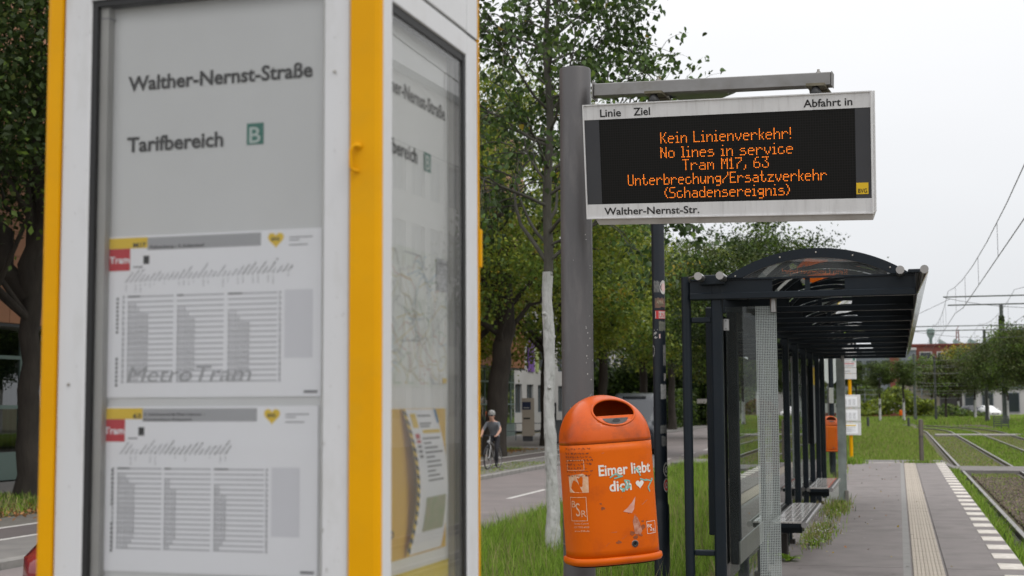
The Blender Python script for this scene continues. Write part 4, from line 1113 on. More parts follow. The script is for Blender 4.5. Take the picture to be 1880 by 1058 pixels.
# arches: front and back gable with bolts, slimmer ribs between
def arch_pts(n=36, x0=-1.235, x1=.105, z0=2.612, h=.205):
    R = ((x1 - x0) ** 2 / 4 + h * h) / (2 * h); xc = (x0 + x1) / 2; zc = z0 + h - R; a = math.asin((x1 - x0) / 2 / R)
    return [(xc + R * math.sin(-a + 2 * a * k / n), zc + R * math.cos(-a + 2 * a * k / n)) for k in range(n + 1)], (xc, zc, R, a)
outer, (axc, azc, AR, AA) = arch_pts()
def arch(y, th, depth, name, mm=m_sh):
    inner = [(axc + (p[0] - axc) * (AR - th) / AR, azc + (p[1] - azc) * (AR - th) / AR) for p in outer]
    inner = [(x, max(z, 2.6125)) for x, z in inner]
    mb = MB(); n = len(outer)
    vs = [(x, y, z) for x, z in outer] + [(x, y, z) for x, z in inner] + [(x, y + depth, z) for x, z in outer] + [(x, y + depth, z) for x, z in inner]
    fs = []
    for i in range(n - 1):
        fs += [(i, i + 1, n + i + 1, n + i), (2 * n + i, 3 * n + i, 3 * n + i + 1, 2 * n + i + 1), (i, 2 * n + i, 2 * n + i + 1, i + 1), (n + i, n + i + 1, 3 * n + i + 1, 3 * n + i)]
    fs += [(0, n, 3 * n, 2 * n), (n - 1, 3 * n - 1, 4 * n - 1, 2 * n - 1)]
    return mb.add(vs, fs).build(name, mm, SHL, world=True), inner
fa, inn = arch(10.46, .070, .05, 'gable_arch'); arch(25.45, .070, .05, 'gable_arch')
for xq in (-1.17, -.83, -.56, -.29, -.02):
    th_ = math.asin((xq - axc) / AR); p = (axc + (AR - .033) * math.sin(th_), 10.459, azc + (AR - .033) * math.cos(th_))
    if p[2] > 2.62: MB().lathe([(.006, 0), (.006, -.003), (.003, -.005)], c=p, n=8, axis='y').build('bolt', m_bolt, fa, world=True)
MB().add([(x, 10.482, z) for x, z in inn] , [tuple(range(len(inn)))]).build('gable_glass', g_arch, SHL, world=True)
for k in range(1, NB):
    arch(10.5 + k * BAY - .02, .035, .04, 'roof_rib')
for k in range(NB - 1):
    ya, yb = 10.515 + k * BAY, 10.475 + (k + 1) * BAY; mb = MB(); n = len(outer)
    q = [(axc + (x - axc) * 1.002, azc + (z - azc) * 1.002) for x, z in outer]
    mb.add([(x, ya, z) for x, z in q] + [(x, yb, z) for x, z in q], [(i, i + 1, n + i + 1, n + i) for i in range(n - 1)], True).build('roof_pane', g_roof, SHL, world=True)
# flat side strips and steel tubes
for nm, xa, xb in (('eave_left', -1.42, -1.235), ('eave_right', .09, .20)):
    mb = MB(); sbx(nm, xa, xb, 10.45, 25.5, 2.565 if xa < 0 else 2.612, 2.64)
for xt, yt in ((-1.405, 10.26), (-1.245, 10.26), (.035, 10.22), (.20, 10.22)):
    t_ = MB().tube([(xt, yt, 2.615), (xt, 25.6, 2.615)], .0285, n=20).build('steel_tube', m_tube, SHL, world=True)
    MB().lathe([(.0295, -.004), (.0295, -.001)], c=(xt, yt, 2.615), n=24, axis='y').build('end_cap', m_cap, t_, world=True)
MB().tube([(-1.50, 10.5, 2.59), (-1.50, 10.45, 2.62), (-1.43, 10.42, 2.635)], .006, n=6).build('drain_pipe', m_tube, SHL, world=True)
# fascia along the platform edge: sloped sheet
fa_m = mat('fascia_sheet', (.55, .53, .50), .10, metal=.95, c2=(.50, .48, .45), vscale=2)
MB().add([(.150, 10.45, 2.462), (.222, 10.3, 2.605), (.150, 25.5, 2.462), (.222, 25.6, 2.605), (.154, 10.45, 2.458), (.230, 10.3, 2.605), (.154, 25.5, 2.458), (.230, 25.6, 2.605)],
         [(0, 1, 3, 2), (4, 6, 7, 5), (0, 4, 5, 1), (2, 3, 7, 6), (0, 2, 6, 4), (1, 5, 7, 3)]).build('fascia', fa_m, SHL, world=True)
# back wall: posts, rails, panes
py_list = [12.17, 13.84, 15.5, 17.17, 18.84, 20.5, 22.17, 23.84]
for y in py_list:
    p = sbx('post', -1.36, -1.27, y - .035, y + .035, 0, 2.455, bev=.01)
    sbx('foot', -1.39, -1.24, y - .06, y + .06, 0, .05, m_dark, p, 0)
    c_ = MB().box(-1.268, -1.262, y - .012, y + .012, 1.93, 2.06).build('glass_clamp', m_stain, p, world=True)
    MB().box(-1.268, -1.262, y - .012, y + .012, .40, .53).build('glass_clamp', m_stain, p, world=True)
ally = [10.53] + py_list + [25.42]
for a, b in zip(ally[:-1], ally[1:]):
    MB().box(-1.318, -1.308, a + .06, b - .06, .30, 2.36).build('wall_pane', g_shel, SHL, world=True)
sbx('street_panel', -1.50, -1.385, 11.35, 11.50, .62, 2.46, m_sh, bev=.01)
sbx('street_panel', -1.46, -1.40, 11.38, 11.47, .0, .62, m_sh, bev=.0)
for y in (13.84, 17.17, 20.5, 23.84): MB().box(-1.545, -1.475, y - .03, y + .03, 0, 2.6, bev=.01).build('post', m_sh, SHL, world=True)
# poster case in the first bay, facing the platform
cy0, cy1 = 11.1, 13.05
m_csf = mat('case_frame_dark', (.012, .015, .019), .75, spec=.08, c2=(.009, .011, .014))
CS = sbx('poster_case', -1.30, -1.235, cy0, cy1, .42, 2.40, m_csf, bev=.008)
for a in ((cy0, cy1, 2.28, 2.40), (cy0, cy1, .42, .60), (cy0, cy0 + .10, .60, 2.28), (cy1 - .10, cy1, .60, 2.28)):
    MB().box(-1.236, -1.222, *a, bev=.003).build('case_frame', m_stain if a[3] < .7 else m_csf, CS, world=True)
MB().quad((-1.228, cy0 + .1, .60), (-1.228, cy1 - .1, .60), (-1.228, cy1 - .1, 2.28), (-1.228, cy0 + .1, 2.28)).build('case_glass', g_case, CS, world=True)
MB().box(-1.2345, -1.2335, cy0 + .1, cy1 - .1, .60, 2.28).build('case_backing', mat('case_dark', (.02, .022, .025), .15), CS, world=True)
# glazed end screens, with the printed dot band
m_dotg = glass_mat('edge_green', tint=(.35, .6, .5), clear=.8, body=(.25, .4, .35), body_amt=.6)
def screen(y, z0=.06, z1=2.405, x0=-1.245, x1=-.868):
    e = MB().box(x0, x1, y - .004, y + .004, z0, z1).build('end_screen', g_shel, SHL, world=True)
    mb = MB(); px = .0125; w = .0021
    xa, xb = x1 - .152, x1 - .002; nx_ = int((xb - xa) / px); nz_ = int((z1 - z0) / px)
    for s in (-1,):
        yy = y + s * .0046
        for i in range(nx_ + 1):
            x = xa + i * px; ww = w * (1.0 if i % 1 == 0 else 1); mb.quad((x - ww, yy, z0), (x + ww, yy, z0), (x + ww, yy, z1), (x - ww, yy, z1))
        for j in range(nz_ + 1):
            z = z0 + j * px; mb.quad((xa, yy - .0002, z - w), (xb, yy - .0002, z - w), (xb, yy - .0002, z + w), (xa, yy - .0002, z + w))
    stuff(mb.build('printed_grid', mat('frit_pale', (.33, .36, .35), .6), e, world=True, fix=False))
    MB().quad((x1 + .0005, y - .004, z0), (x1 + .0005, y + .004, z0), (x1 + .0005, y + .004, z1), (x1 + .0005, y - .004, z1)).build('glass_edge', m_dotg, e, world=True)
    return e
sc1 = screen(10.6)
# inner frame post seen through the screen, and clamps
MB().lathe([(.0, 2.355), (.024, 2.357), (.024, 2.46), (0, 2.462)], c=(-.888, 10.585, 0), n=18).build('hanger', m_tube, SHL, world=True)
hp = MB().box(-1.262, -1.222, 10.565, 10.60, 2.225, 2.312, bev=.003).build('clamp_plate', mat('clamp_pale', (.42, .42, .42), .4, metal=.3), SHL, world=True)
for z in (2.238, 2.298): MB().lathe([(.004, 0), (.004, -.002)], c=(-1.242, 10.564, z), n=8, axis='y').build('screw', m_black, hp, world=True)
ed = MB().box(-1.245, -.868, 24.0, 24.008, .06, 2.405).build('end_screen', g_shel, SHL, world=True)
stuff(MB().box(-1.0, -.869, 23.994, 23.999, .06, 2.405).build('printed_grid', glass_mat('frit_far', clear=.45, body=(.42, .47, .45), body_amt=.9), ed, world=True))
MB().box(-.90, -.84, 23.97, 24.04, 0, .22, bev=.005).build('screen_foot', m_conc, SHL, world=True)
MB().box(-1.02, -.965, 10.57, 10.63, 0, .3).build('screen_foot', m_sh, SHL, world=True)
MB().lathe([(.0, 2.355), (.024, 2.357), (.024, 2.46), (0, 2.462)], c=(-.888, 23.98, 0), n=12).build('hanger', m_tube, SHL, world=True)
# a yellow notice and a small timetable on the rear posts
yn = MB().box(-1.262, -1.258, 21.9, 22.3, 1.05, 2.25).build('notice_panel', mat('notice_dark', (.16, .17, .18), .4), SHL, world=True)
MB().box(-1.2575, -1.2565, 21.92, 22.28, 1.95, 2.22).build('yellow_header', m_pyel, yn, world=True)
# benches: slatted seat, steel roll along the front and back edge
m_slat = mat('bench_slat', (0.62, 0.59, 0.57), 0.22, c2=(0.50, 0.47, 0.45), vscale=5, stretch=(4, .4, 1), coat=.5)
def bench(ya, yb, red):
    b = MB().box(-1.25, -.985, ya, yb, .410, .455, bev=.004).build('bench', m_sh, SHL, world=True)
    n = 6; w = (.262) / n
    for k in range(n):
        MB().box(-1.248 + k * w + .002, -1.248 + (k + 1) * w - .002, ya + .0, yb, .4555, .474, bev=.002).build('slat', m_slat, b, world=True)
    MB().box(-1.249, -.986, ya + .55, ya + .565, .4745, .4755).build('joint_line', m_dark, b, world=True)
    MB().tube([(-.955, ya - .03, .445), (-.955, yb + .03, .445)], .030, n=18).build('front_roll', m_tube, b, world=True)
    MB().tube([(-1.275, ya - .03, .445), (-1.275, yb + .03, .445)], .026, n=14).build('rear_roll', m_tube, b, world=True)
    MB().lathe([(.0305, 0), (.0305, -.003)], c=(-.955, ya - .031, .445), n=18, axis='y').build('roll_cap', m_cap, b, world=True)
    if red: MB().box(-.995, -.985, ya, yb, .474, .477).build('red_strip', mat('bench_red', (.45, .05, .03), .5), b, world=True)
    for y in (ya + .35, yb - .35):
        MB().box(-1.34, -1.29, y - .03, y + .03, 0, .39).build('bench_leg', m_sh, b, world=True)
        MB().box(-1.34, -1.0, y - .02, y + .02, .33, .393).build('bracket', m_sh, b, world=True)
bench(14.55, 17.3, False); bench(20.4, 23.0, True)
MB().box(-1.36, -1.22, 15.7, 15.9, 0, .24, bev=.01).build('pipe_boot', m_dark, SHL, world=True)
# ------------------------------------------------------------------ foliage
def leafmat(name, col, c2, isl=.35, tr=.42, rough=.5):
    return mat(name, col, rough, c2=c2, vscale=1.1, island=isl, transl=tr, detail=3, spec=.35)
LG_dark = leafmat('leaf_dark', (.030, .055, .014), (.045, .072, .018))
LG_mid = leafmat('leaf_mid', (.09, .16, .028), (.135, .20, .032))
LG_yel = leafmat('leaf_yellowgreen', (.19, .26, .034), (.27, .29, .036))
LG_gold = leafmat('leaf_gold', (.36, .25, .02), (.26, .21, .02))
LG_olive = leafmat('leaf_olive', (.125, .150, .040), (.09, .12, .034))
LG_brown = leafmat('leaf_brownish', (.075, .070, .022), (.05, .065, .02))
LG_young = leafmat('leaf_young', (.055, .105, .028), (.085, .14, .036), isl=.4, tr=.35, rough=.42)
LG_lime = leafmat('leaf_lime', (.20, .25, .035), (.14, .20, .035))
m_bark = mat('bark', (.050, .042, .034), .95, c2=(.028, .023, .019), vscale=5, stretch=(1, 1, .3), bump=.9, bscale=18)
m_bark2 = mat('bark_grey', (.095, .09, .075), .9, c2=(.055, .052, .042), vscale=9, stretch=(1, 1, .35), bump=.8, bscale=30)
m_lime = mat('lime_wash', (.56, .56, .55), .9, c2=(.42, .42, .41), vscale=9, stretch=(1, 1, .5), bump=.7, bscale=35, dirt=(.17, .17, .15), dscale=11, damount=.9)

def leaf_verts(P, size, rng, droop=.2, fold=.25, wide=.62):
    n = len(P)
    d = rng.normal(size=(n, 3)); d[:, 2] -= droop; d /= np.linalg.norm(d, axis=1)[:, None]
    u = rng.normal(size=(n, 3)); u[:, 2] += 1.2
    s = np.cross(d, u); s /= np.linalg.norm(s, axis=1)[:, None] + 1e-9
    nn = np.cross(s, d)
    L_ = (np.asarray(size) * np.ones(n))[:, None]
    v0 = P - d * L_ * .5; v2 = P + d * L_ * .5
    v1 = P - d * L_ * .08 + s * L_ * wide * .5 + nn * L_ * fold * .3; v3 = P - d * L_ * .08 - s * L_ * wide * .5 + nn * L_ * fold * .3
    return np.stack([v0, v1, v2, v3], 1).reshape(-1, 3)
LEAF_F = [(0, 1, 2), (0, 2, 3)]
def crown_obj(name, P, size, mats, probs, rng, parent, groups=None, **kw):
    V = leaf_verts(P, size, rng, **kw)
    if groups is None: mi = rng.choice(len(mats), size=len(P), p=probs)
    else: mi = groups
    return np_mesh(name, V, 4, LEAF_F, None, parent, mats=mats, midx=mi)
def blob_clumps(rng, radii, n, inner=.35, low=-.8):
    out = []
    while len(out) < n:
        d = rng.normal(size=3); d /= np.linalg.norm(d)
        if d[2] < low: continue
        r = inner + (1 - inner) * rng.random() ** .6
        out.append(d * r * np.array(radii))
    return np.array(out)
def limb(mb, a, b, r0, r1, rng, seg=5, wob=.08):
    a, b = Vector(a), Vector(b); L_ = (b - a).length; pts = []
    for i in range(seg + 1):
        t = i / seg; p = a.lerp(b, t) + Vector((0, 0, 1)) * (math.sin(t * PI) * L_ * .08)
        if 0 < i < seg: p += Vector(rng.normal(size=3)) * L_ * wob * .5
        pts.append(p)
    mb.tube(pts, [r0 + (r1 - r0) * (i / seg) ** .8 for i in range(seg + 1)], n=7, caps=False)
def tree(name, label, loc, H, tr, zc, radii, nclump, per, lsz, mats, probs, seed, group=None, limewash=0, bark=None, fork=None, spread=.55, limbs=10, cat='tree', stems=None, big=(), low=-.8, inner=.35, wr=1.0):
    rg = np.random.default_rng(seed)
    T = thing(name, label, cat, loc, 0, group)
    cl = blob_clumps(rg, radii, nclump, inner, low) + np.array([0, 0, zc])
    mb = MB(); fork = fork or zc - radii[2] * .55
    stems = stems or [((0, 0), (0, 0), fork)]
    for (bx_, by_), (tx_, ty_), fz_ in stems:
        pts = []; rs = []
        for i in range(9):
            t = i / 8; z = -.15 + (fz_ + .15) * t
            pts.append((bx_ + (tx_ - bx_) * t + rg.normal() * tr * .12 * (i > 0), by_ + (ty_ - by_) * t + rg.normal() * tr * .12 * (i > 0), z)); rs.append(tr * (1.35 if i == 0 else 1.1 if i == 1 else 1.0 - .22 * t))
        pts.append((pts[-1][0] * .6, pts[-1][1] * .6, zc + radii[2] * .55)); rs.append(tr * .15)
        mb.tube(pts, rs, n=14, caps=False)
    for a_, b_, r0_, r1_ in big: limb(mb, a_, b_, r0_, r1_, rg, seg=7, wob=.05)
    trunk = mb.build('trunk', bark or m_bark, T, fix=False)
    mb = MB()
    order = rg.permutation(len(cl))[:limbs]
    for i in order:
        c = cl[i]; st = stems[i % len(stems)]
        z0 = min(max(st[2] * .8, c[2] - np.hypot(c[0], c[1]) * .8), zc + radii[2] * .3)
        limb(mb, (st[1][0] * min(1, z0 / st[2]), st[1][1] * min(1, z0 / st[2]), z0), c, tr * (.42 if len(order) < 20 else .3), tr * .05, rg)
    if limbs: mb.build('limbs', bark or m_bark, T, fix=False)
    cs = spread * radii[0] * .62
    P = (cl[:, None, :] + rg.normal(size=(len(cl), per, 3)) * np.array([cs, cs, cs * .55]) * rg.uniform(.6, 1.15, (len(cl), 1, 1))).reshape(-1, 3)
    gcl = rg.choice(len(mats), size=len(cl), p=probs); gi_ = np.repeat(gcl, per)
    mixm = rg.random(len(P)) < .35; gi_[mixm] = rg.choice(len(mats), size=mixm.sum(), p=probs)
    sz_ = lsz * rg.uniform(.6, 1.3, len(P))
    crown_obj('crown', P, sz_, mats, probs, rg, T, groups=gi_)
    if limewash:
        mb = MB(); pts = [(0, 0, -.1), (0, 0, limewash * .5), (0, 0, limewash)]
        mb.tube(pts, [tr * 1.3, tr * 1.06, tr * 1.0], n=12, caps=False).build('lime_wash', m_lime, trunk, fix=False)
    return T

# --- the young tree with the white-washed trunk, close behind the display
rg = np.random.default_rng(21)
YT = thing('young_tree', 'young tree with a white-washed trunk and loose heart-shaped leaves beside the grey pole', 'tree', (-4.30, 17.42, -.22))
ctrl = [(.03, 0, -.1), (.02, .0, .4), (.0, .01, 1.0), (-.02, .0, 1.7), (-.02, .02, 2.5), (-.04, 0, 3.3), (-.02, .02, 3.8), (-.03, 0, 4.6), (.02, 0, 5.6), (-.03, 0, 6.6), (.03, 0, 7.6), (0, 0, 8.8)]
rad = [.105, .082, .076, .073, .070, .067, .062, .056, .048, .038, .026, .01]
def smooth_path(ctrl, rad, sub=6):
    P_, R_ = [], []
    C_ = [Vector(c) for c in ctrl]
    for i in range(len(C_) - 1):
        p0, p1, p2, p3 = C_[max(0, i - 1)], C_[i], C_[i + 1], C_[min(len(C_) - 1, i + 2)]
        for k in range(sub):
            t = k / sub
            P_.append(.5 * ((2 * p1) + (p2 - p0) * t + (2 * p0 - 5 * p1 + 4 * p2 - p3) * t * t + (3 * p1 - p0 - 3 * p2 + p3) * t ** 3)); R_.append(rad[i] + (rad[i + 1] - rad[i]) * t)
    P_.append(C_[-1]); R_.append(rad[-1]); return P_, R_
Pp, Rr = smooth_path(ctrl, rad)
def knobby(P, R, rg, amp, n=18):
    mb = MB(); vs = []; fs = []
    for i, (p, r) in enumerate(zip(P, R)):
        for k in range(n):
            t = 2 * PI * k / n
            q = noise.noise(Vector((math.cos(t) * 1.3, math.sin(t) * 1.3, p.z * 3.1))) * amp * .7 + noise.noise(Vector((math.cos(t) * 3, math.sin(t) * 3, p.z * 9))) * amp * .5
            vs.append((p.x + math.cos(t) * (r + q * r), p.y + math.sin(t) * (r + q * r), p.z))
    for i in range(len(P) - 1):
        for k in range(n): fs.append((i * n + k, i * n + (k + 1) % n, (i + 1) * n + (k + 1) % n, (i + 1) * n + k))
    return mb.add(vs, fs, True)
split = next(i for i, p in enumerate(Pp) if p.z > 3.62)
tk = knobby(Pp[split - 1:], Rr[split - 1:], rg, .18).build('trunk', m_bark2, YT, fix=False)
Pf, Rf = smooth_path(ctrl[:7], rad[:7], 16)
Pf_ = [(p, r) for p, r in zip(Pf, Rf) if p.z < 3.62]
knobby([p for p, r in Pf_], [r * (1 + .10 * max(0, math.sin(p.z * 5.3)) ** 4) for p, r in Pf_], rg, .30, 26).build('lime_wash', m_lime, tk, fix=False)
mbk = MB()
for z, a in ((1.2, 2.0), (2.1, 5.1), (2.75, .4), (3.05, 4.2)):
    c = Vector((-.03 + .068 * math.cos(a), .068 * math.sin(a), z)); mbk.tube([c - Vector((math.cos(a), math.sin(a), 0)) * .03, c + Vector((math.cos(a) * .028, math.sin(a) * .028, .015))], [.04, .016], n=9)
stuff(mbk.build('branch_stub', m_lime, tk))
mbb = MB(); LP_ = []
def branch(p, d, L_, r, lvl):
    pts = [Vector(p)]; d = Vector(d).normalized(); n = 6 if lvl < 2 else 4
    for i in range(n):
        d = (d + Vector(rg.normal(size=3)) * .16 + Vector((0, 0, .05 if lvl == 0 else -.06))).normalized(); pts.append(pts[-1] + d * L_ / n)
    mbb.tube(pts, [r * (1 - .75 * i / n) for i in range(n + 1)], n=6 if lvl else 8, caps=False)
    if lvl >= 2:
        for i in range(1, n + 1):
            for k in range(rg.integers(2, 5)):
                LP_.append(np.array(pts[i]) + rg.normal(size=3) * .075 + np.array([0, 0, -.03]))
    else:
        m_ = (6 if lvl == 0 else 4)
        for k in range(m_):
            t = rg.uniform(.35, 1.0); i = min(n - 1, int(t * n)); q = pts[i].lerp(pts[i + 1], t * n - i)
            ax = Vector(rg.normal(size=3)).normalized(); nd = (d * 1.0 + ax * .9); branch(q, nd, L_ * rg.uniform(.4, .65), r * .45, lvl + 1)
        if lvl == 1: branch(pts[-1], d, L_ * .4, r * .3, 2)
az_list = []
for k in range(30):
    z = 3.75 + (8.3 - 3.75) * (k / 29) ** .95; a = k * 2.399 + .5
    L_ = 2.0 * (1 - .45 * (k / 29)) * rg.uniform(.75, 1.05)
    branch((0, 0, z), (math.cos(a), math.sin(a), .55), L_, .026 * (1 - .5 * k / 29), 0)
# the low spray reaching right under the display and the big left-leaning limb
branch((0, 0, 3.95), (1, -.1, .22), 1.55, .02, 0); branch((0, 0, 4.9), (1, .1, .75), 1.9, .022, 0); branch((0, 0, 5.7), (1, .2, .6), 1.7, .02, 0)
branch((-.02, 0, 3.7), (-1, .1, 1.1), 2.0, .032, 0); branch((0, 0, 5.3), (-1, -.2, .5), 1.8, .022, 0)
mbb.build('branches', m_bark2, YT, fix=False)
P = np.array(LP_); print('young leaves', len(P))
nL = len(P)
# heart-shaped leaf: six vertices
d = rg.normal(size=(nL, 3)); d[:, 2] -= 1.1; d /= np.linalg.norm(d, axis=1)[:, None]
u = rg.normal(size=(nL, 3)); s_v = np.cross(d, u); s_v /= np.linalg.norm(s_v, axis=1)[:, None]; nn_ = np.cross(s_v, d)
Ls = rg.uniform(.055, .098, nL)[:, None]
V = np.stack([P - d * Ls * .42, P - d * Ls * .30 + s_v * Ls * .38 + nn_ * Ls * .08, P + d * Ls * .05 + s_v * Ls * .33 + nn_ * Ls * .10, P + d * Ls * .58 - nn_ * Ls * .05, P + d * Ls * .05 - s_v * Ls * .33 + nn_ * Ls * .10, P - d * Ls * .30 - s_v * Ls * .38 + nn_ * Ls * .08], 1).reshape(-1, 3)
mi = rg.choice(4, size=nL, p=[.57, .3, .125, .005])
np_mesh('crown', V, 6, [(0, 1, 2, 3), (0, 3, 4, 5)], None, YT, mats=[LG_young, LG_dark, LG_mid, LG_gold], midx=mi)

# --- street trees
DK, PR = [LG_dark, LG_mid, LG_olive], [.75, .2, .05]
YG, PY = [LG_mid, LG_yel, LG_dark, LG_gold], [.40, .52, .04, .04]
OL, PO = [LG_olive, LG_mid, LG_yel], [.5, .3, .2]
GT = 'street trees on the far side of the road'
tree('linden_tree', 'dark old tree with a forked trunk at the left edge, behind the kiosk', (-19.05, 27.7, -.33), 14, .27, 9.9, (6.6, 6.6, 4.9), 300, 330, .16, [LG_dark, LG_mid, LG_olive], [.86, .10, .04], 1, GT, fork=4.9, limbs=22, spread=.27,
     stems=[((0, 0), (.02, 0), 4.9)], big=[((.02, 0, 4.55), (.55, .1, 9.6), .25, .08), ((-.02, 0, 4.5), (-3.2, .2, 8.4), .25, .07), ((-.9, 0, 5.6), (-1.3, -.6, 8.8), .1, .03)], low=-.72)
tree('linden_tree', 'broad yellow-green tree with a double trunk just behind the cyclist', (-15.6, 52.6, -.33), 15, .46, 10.1, (6.4, 6.2, 5.4), 150, 420, .16, YG, PY, 2, GT, fork=3.2, limbs=30, spread=.21, inner=.45,
     stems=[((-.35, 0), (-.9, 0), 4.6), ((.25, 0), (.75, 0), 4.9)], low=-.85)
lab3 = ['dark green tree left of the grey pole, second in the street row', 'yellowing tree between the grey pole and the lamp post, behind the van roof', 'dark spreading tree behind the parked van',
        'green tree beyond the van at the bend of the road', 'tall olive tree beyond the end of the street, right of the lamp post']
for k, (x, y, H_, mt, pr, lb) in enumerate([(-16.5, 66, 13, YG, PY, 0), (-16.2, 78, 13, YG, PY, 1), (-16.4, 92, 13, DK, PR, 2), (-17.0, 108, 14, YG, PY, 3), (-18.5, 126, 17, OL, PO, 4)]):
    tree('linden_tree', lab3[lb], (x, y, -.34), H_, .30, H_ * .63, (5.2, 5.2, H_ * .37), 100, 330, .21, mt, pr, 30 + k, GT, limbs=16, spread=.24, inner=.4, low=-.8)
tree('median_tree', 'dense dark green tree rising directly behind the arched shelter roof', (-5.15, 56.5, -.25), 9.5, .20, 6.0, (3.6, 3.6, 3.6), 110, 330, .14, [LG_dark, LG_mid, LG_olive], [.55, .33, .12], 51, limbs=20, spread=.24, inner=.4, low=-.95)
tree('median_tree', 'light olive tree between the lamp post and the shelter posts', (-9.6, 84, -.35), 12, .22, 6.8, (3.4, 3.4, 5.6), 90, 330, .17, OL, PO, 52, limbs=16, spread=.26, inner=.4, low=-.95)
# hedge and undergrowth that closes the view under the crowns
LG_far = leafmat('leaf_far', (.055, .085, .024), (.085, .11, .03))
LG_farb = leafmat('leaf_far_brown', (.11, .105, .035), (.08, .10, .03))
def mass(name, label, x0, x1, y0, y1, z0, z1, n, lsz, mats, probs, seed, cat='hedge', top=.3, kind='stuff'):
    rg = np.random.default_rng(seed)
    P = np.stack([rg.uniform(x0, x1, n), rg.uniform(y0, y1, n), z0 + (z1 - z0) * rg.random(n) ** .8], 1)
    h = np.array([noise.noise(Vector((p[0] * .35, p[1] * .35, seed))) for p in P[:: max(1, n // 4000)]])
    hh = np.interp(np.arange(n), np.arange(len(h)) * max(1, n // 4000), h)
    hx = np.sin(P[:, 0] * .9 + seed) * .5 + np.sin(P[:, 1] * .7 + P[:, 0] * .31) * .5
    P[:, 2] = z0 + (P[:, 2] - z0) * (1 - top + top * hx)
    o = crown_obj(name, P, lsz * rg.uniform(.6, 1.3, n), mats, probs, rg, None)
    o['label'] = label; o['category'] = cat
    if kind: o['kind'] = kind
    return o
mass('hedge', 'dark hedge and undergrowth beneath the street trees beyond the van', -30, -13, 128, 136, -.4, 7.5, 20000, .55, [LG_dark, LG_mid], [.75, .25], 3)
mass('hedge', 'dark hedge behind the far pavement beyond the white facade', -22, -17.5, 112, 128, -.4, 3.2, 12000, .4, [LG_dark, LG_mid, LG_olive], [.7, .2, .1], 4)
mass('far_wood', 'distant dark wood closing the view behind the street on the left', -90, -12, 150, 175, -.4, 15, 22000, 1.3, [LG_dark, LG_mid, LG_olive], [.6, .3, .1], 5, 'wood')
mass('far_wood', 'distant wood behind the low buildings at the end of the tracks', -22, 60, 235, 262, -.4, 6.2, 16000, 1.0, [LG_far, LG_farb, LG_mid], [.5, .3, .2], 6, 'wood', top=.35)
# --- trees at the far end of the tracks
proto = tree('small_tree', 'small dark tree with a white trunk, rightmost of the three left of the mast', (.45, 140, -.3), 6, .11, 4.4, (1.1, 1.1, 1.8), 34, 200, .15, [LG_far, LG_mid], [.8, .2], 61, 'small white-trunked trees left of the masts', limewash=2.3, limbs=6, spread=.5)
copy_tree(proto, (-1.75, 139, -.3), 1.9, 'small dark tree with a white trunk, middle of the three left of the mast')
copy_tree(proto, (-4.0, 141, -.3), 4.2, 'small dark tree with a white trunk, just right of the timetable boards')
copy_tree(proto, (-6.2, 150, -.3), .7, 'small dark tree with a white trunk partly behind the timetable boards')
kids_big = tree('row_tree', 'full dark tree at the right edge of the picture, right of the tracks', (10.1, 118, -.3), 8, .15, 5.5, (2.7, 2.7, 3.0), 70, 260, .19, [LG_far, LG_farb, LG_mid], [.5, .3, .2], 62, 'trees in a row right of the tracks', limewash=2.4, limbs=8, spread=.42)
for k, (x, y, s_, r_, lb) in enumerate([(9.3, 132, 1.0, 1.1, 'dark tree around the ivy-covered mast right of the tracks'), (8.6, 148, .95, 2.5, 'dark row tree just left of the ivy-covered mast'), (8.3, 166, .9, 3.9, 'smaller row tree left of the white car'), (12.9, 140, 1.05, 5.2, 'dark tree second from the right edge, behind the row'), (13.5, 120, 1.0, .4, 'outermost tree at the right edge of the frame'), (7.3, 186, .85, 2.2, 'farthest row tree beyond the white car')]):
    c = copy_tree(kids_big, (x, y, -.3), r_, lb); c.scale = (s_, s_, s_)
tree('brown_tree', 'brownish green tree with a dark trunk between the two thin masts', (5.1, 165, -.3), 6.5, .14, 4.6, (2.2, 2.2, 2.3), 34, 160, .30, [LG_brown, LG_olive, LG_mid], [.55, .25, .2], 63, limbs=8, spread=.45)
tree('yellow_tree', 'yellow autumn tree in front of the red brick building', (9.6, 222, -.3), 11, .2, 6.8, (3.2, 3.2, 3.6), 34, 150, .45, [LG_yel, LG_gold, LG_olive], [.35, .35, .3], 64, limbs=6, spread=.45)
tree('far_tree', 'green tree left of the yellow autumn tree before the brick building', (5.0, 228, -.3), 9, .2, 6.0, (3.8, 3.8, 3.0), 34, 150, .45, [LG_mid, LG_dark, LG_olive], [.5, .3, .2], 65, limbs=6, spread=.45)
mass('shrub_bed', 'bright yellow-green shrubs behind the white-trunked trees', -6.5, 4.0, 170, 174, .2, 3.6, 3500, .5, [LG_lime, LG_yel, LG_olive], [.45, .35, .2], 8, 'shrubs', top=.5)
mass('shrub_bed', 'low dark green shrubs at the foot of the masts', 1.0, 10.0, 176, 180, -.3, 1.5, 1500, .4, [LG_mid, LG_dark, LG_olive], [.4, .3, .3], 9, 'shrubs', top=.6)

rt = [(16.5, 58, 'big dark tree beyond the right edge at the side road, nearest'), (17.5, 74, 'big dark tree beyond the right edge at the side road, second'), (18, 92, 'big dark tree beyond the right edge at the side road, third')]
for k, (x, y, lb) in enumerate(rt):
    c = copy_tree(kids_big, (x, y, -.3), k * 1.7, lb); c.scale = (1.35, 1.35, 1.35)
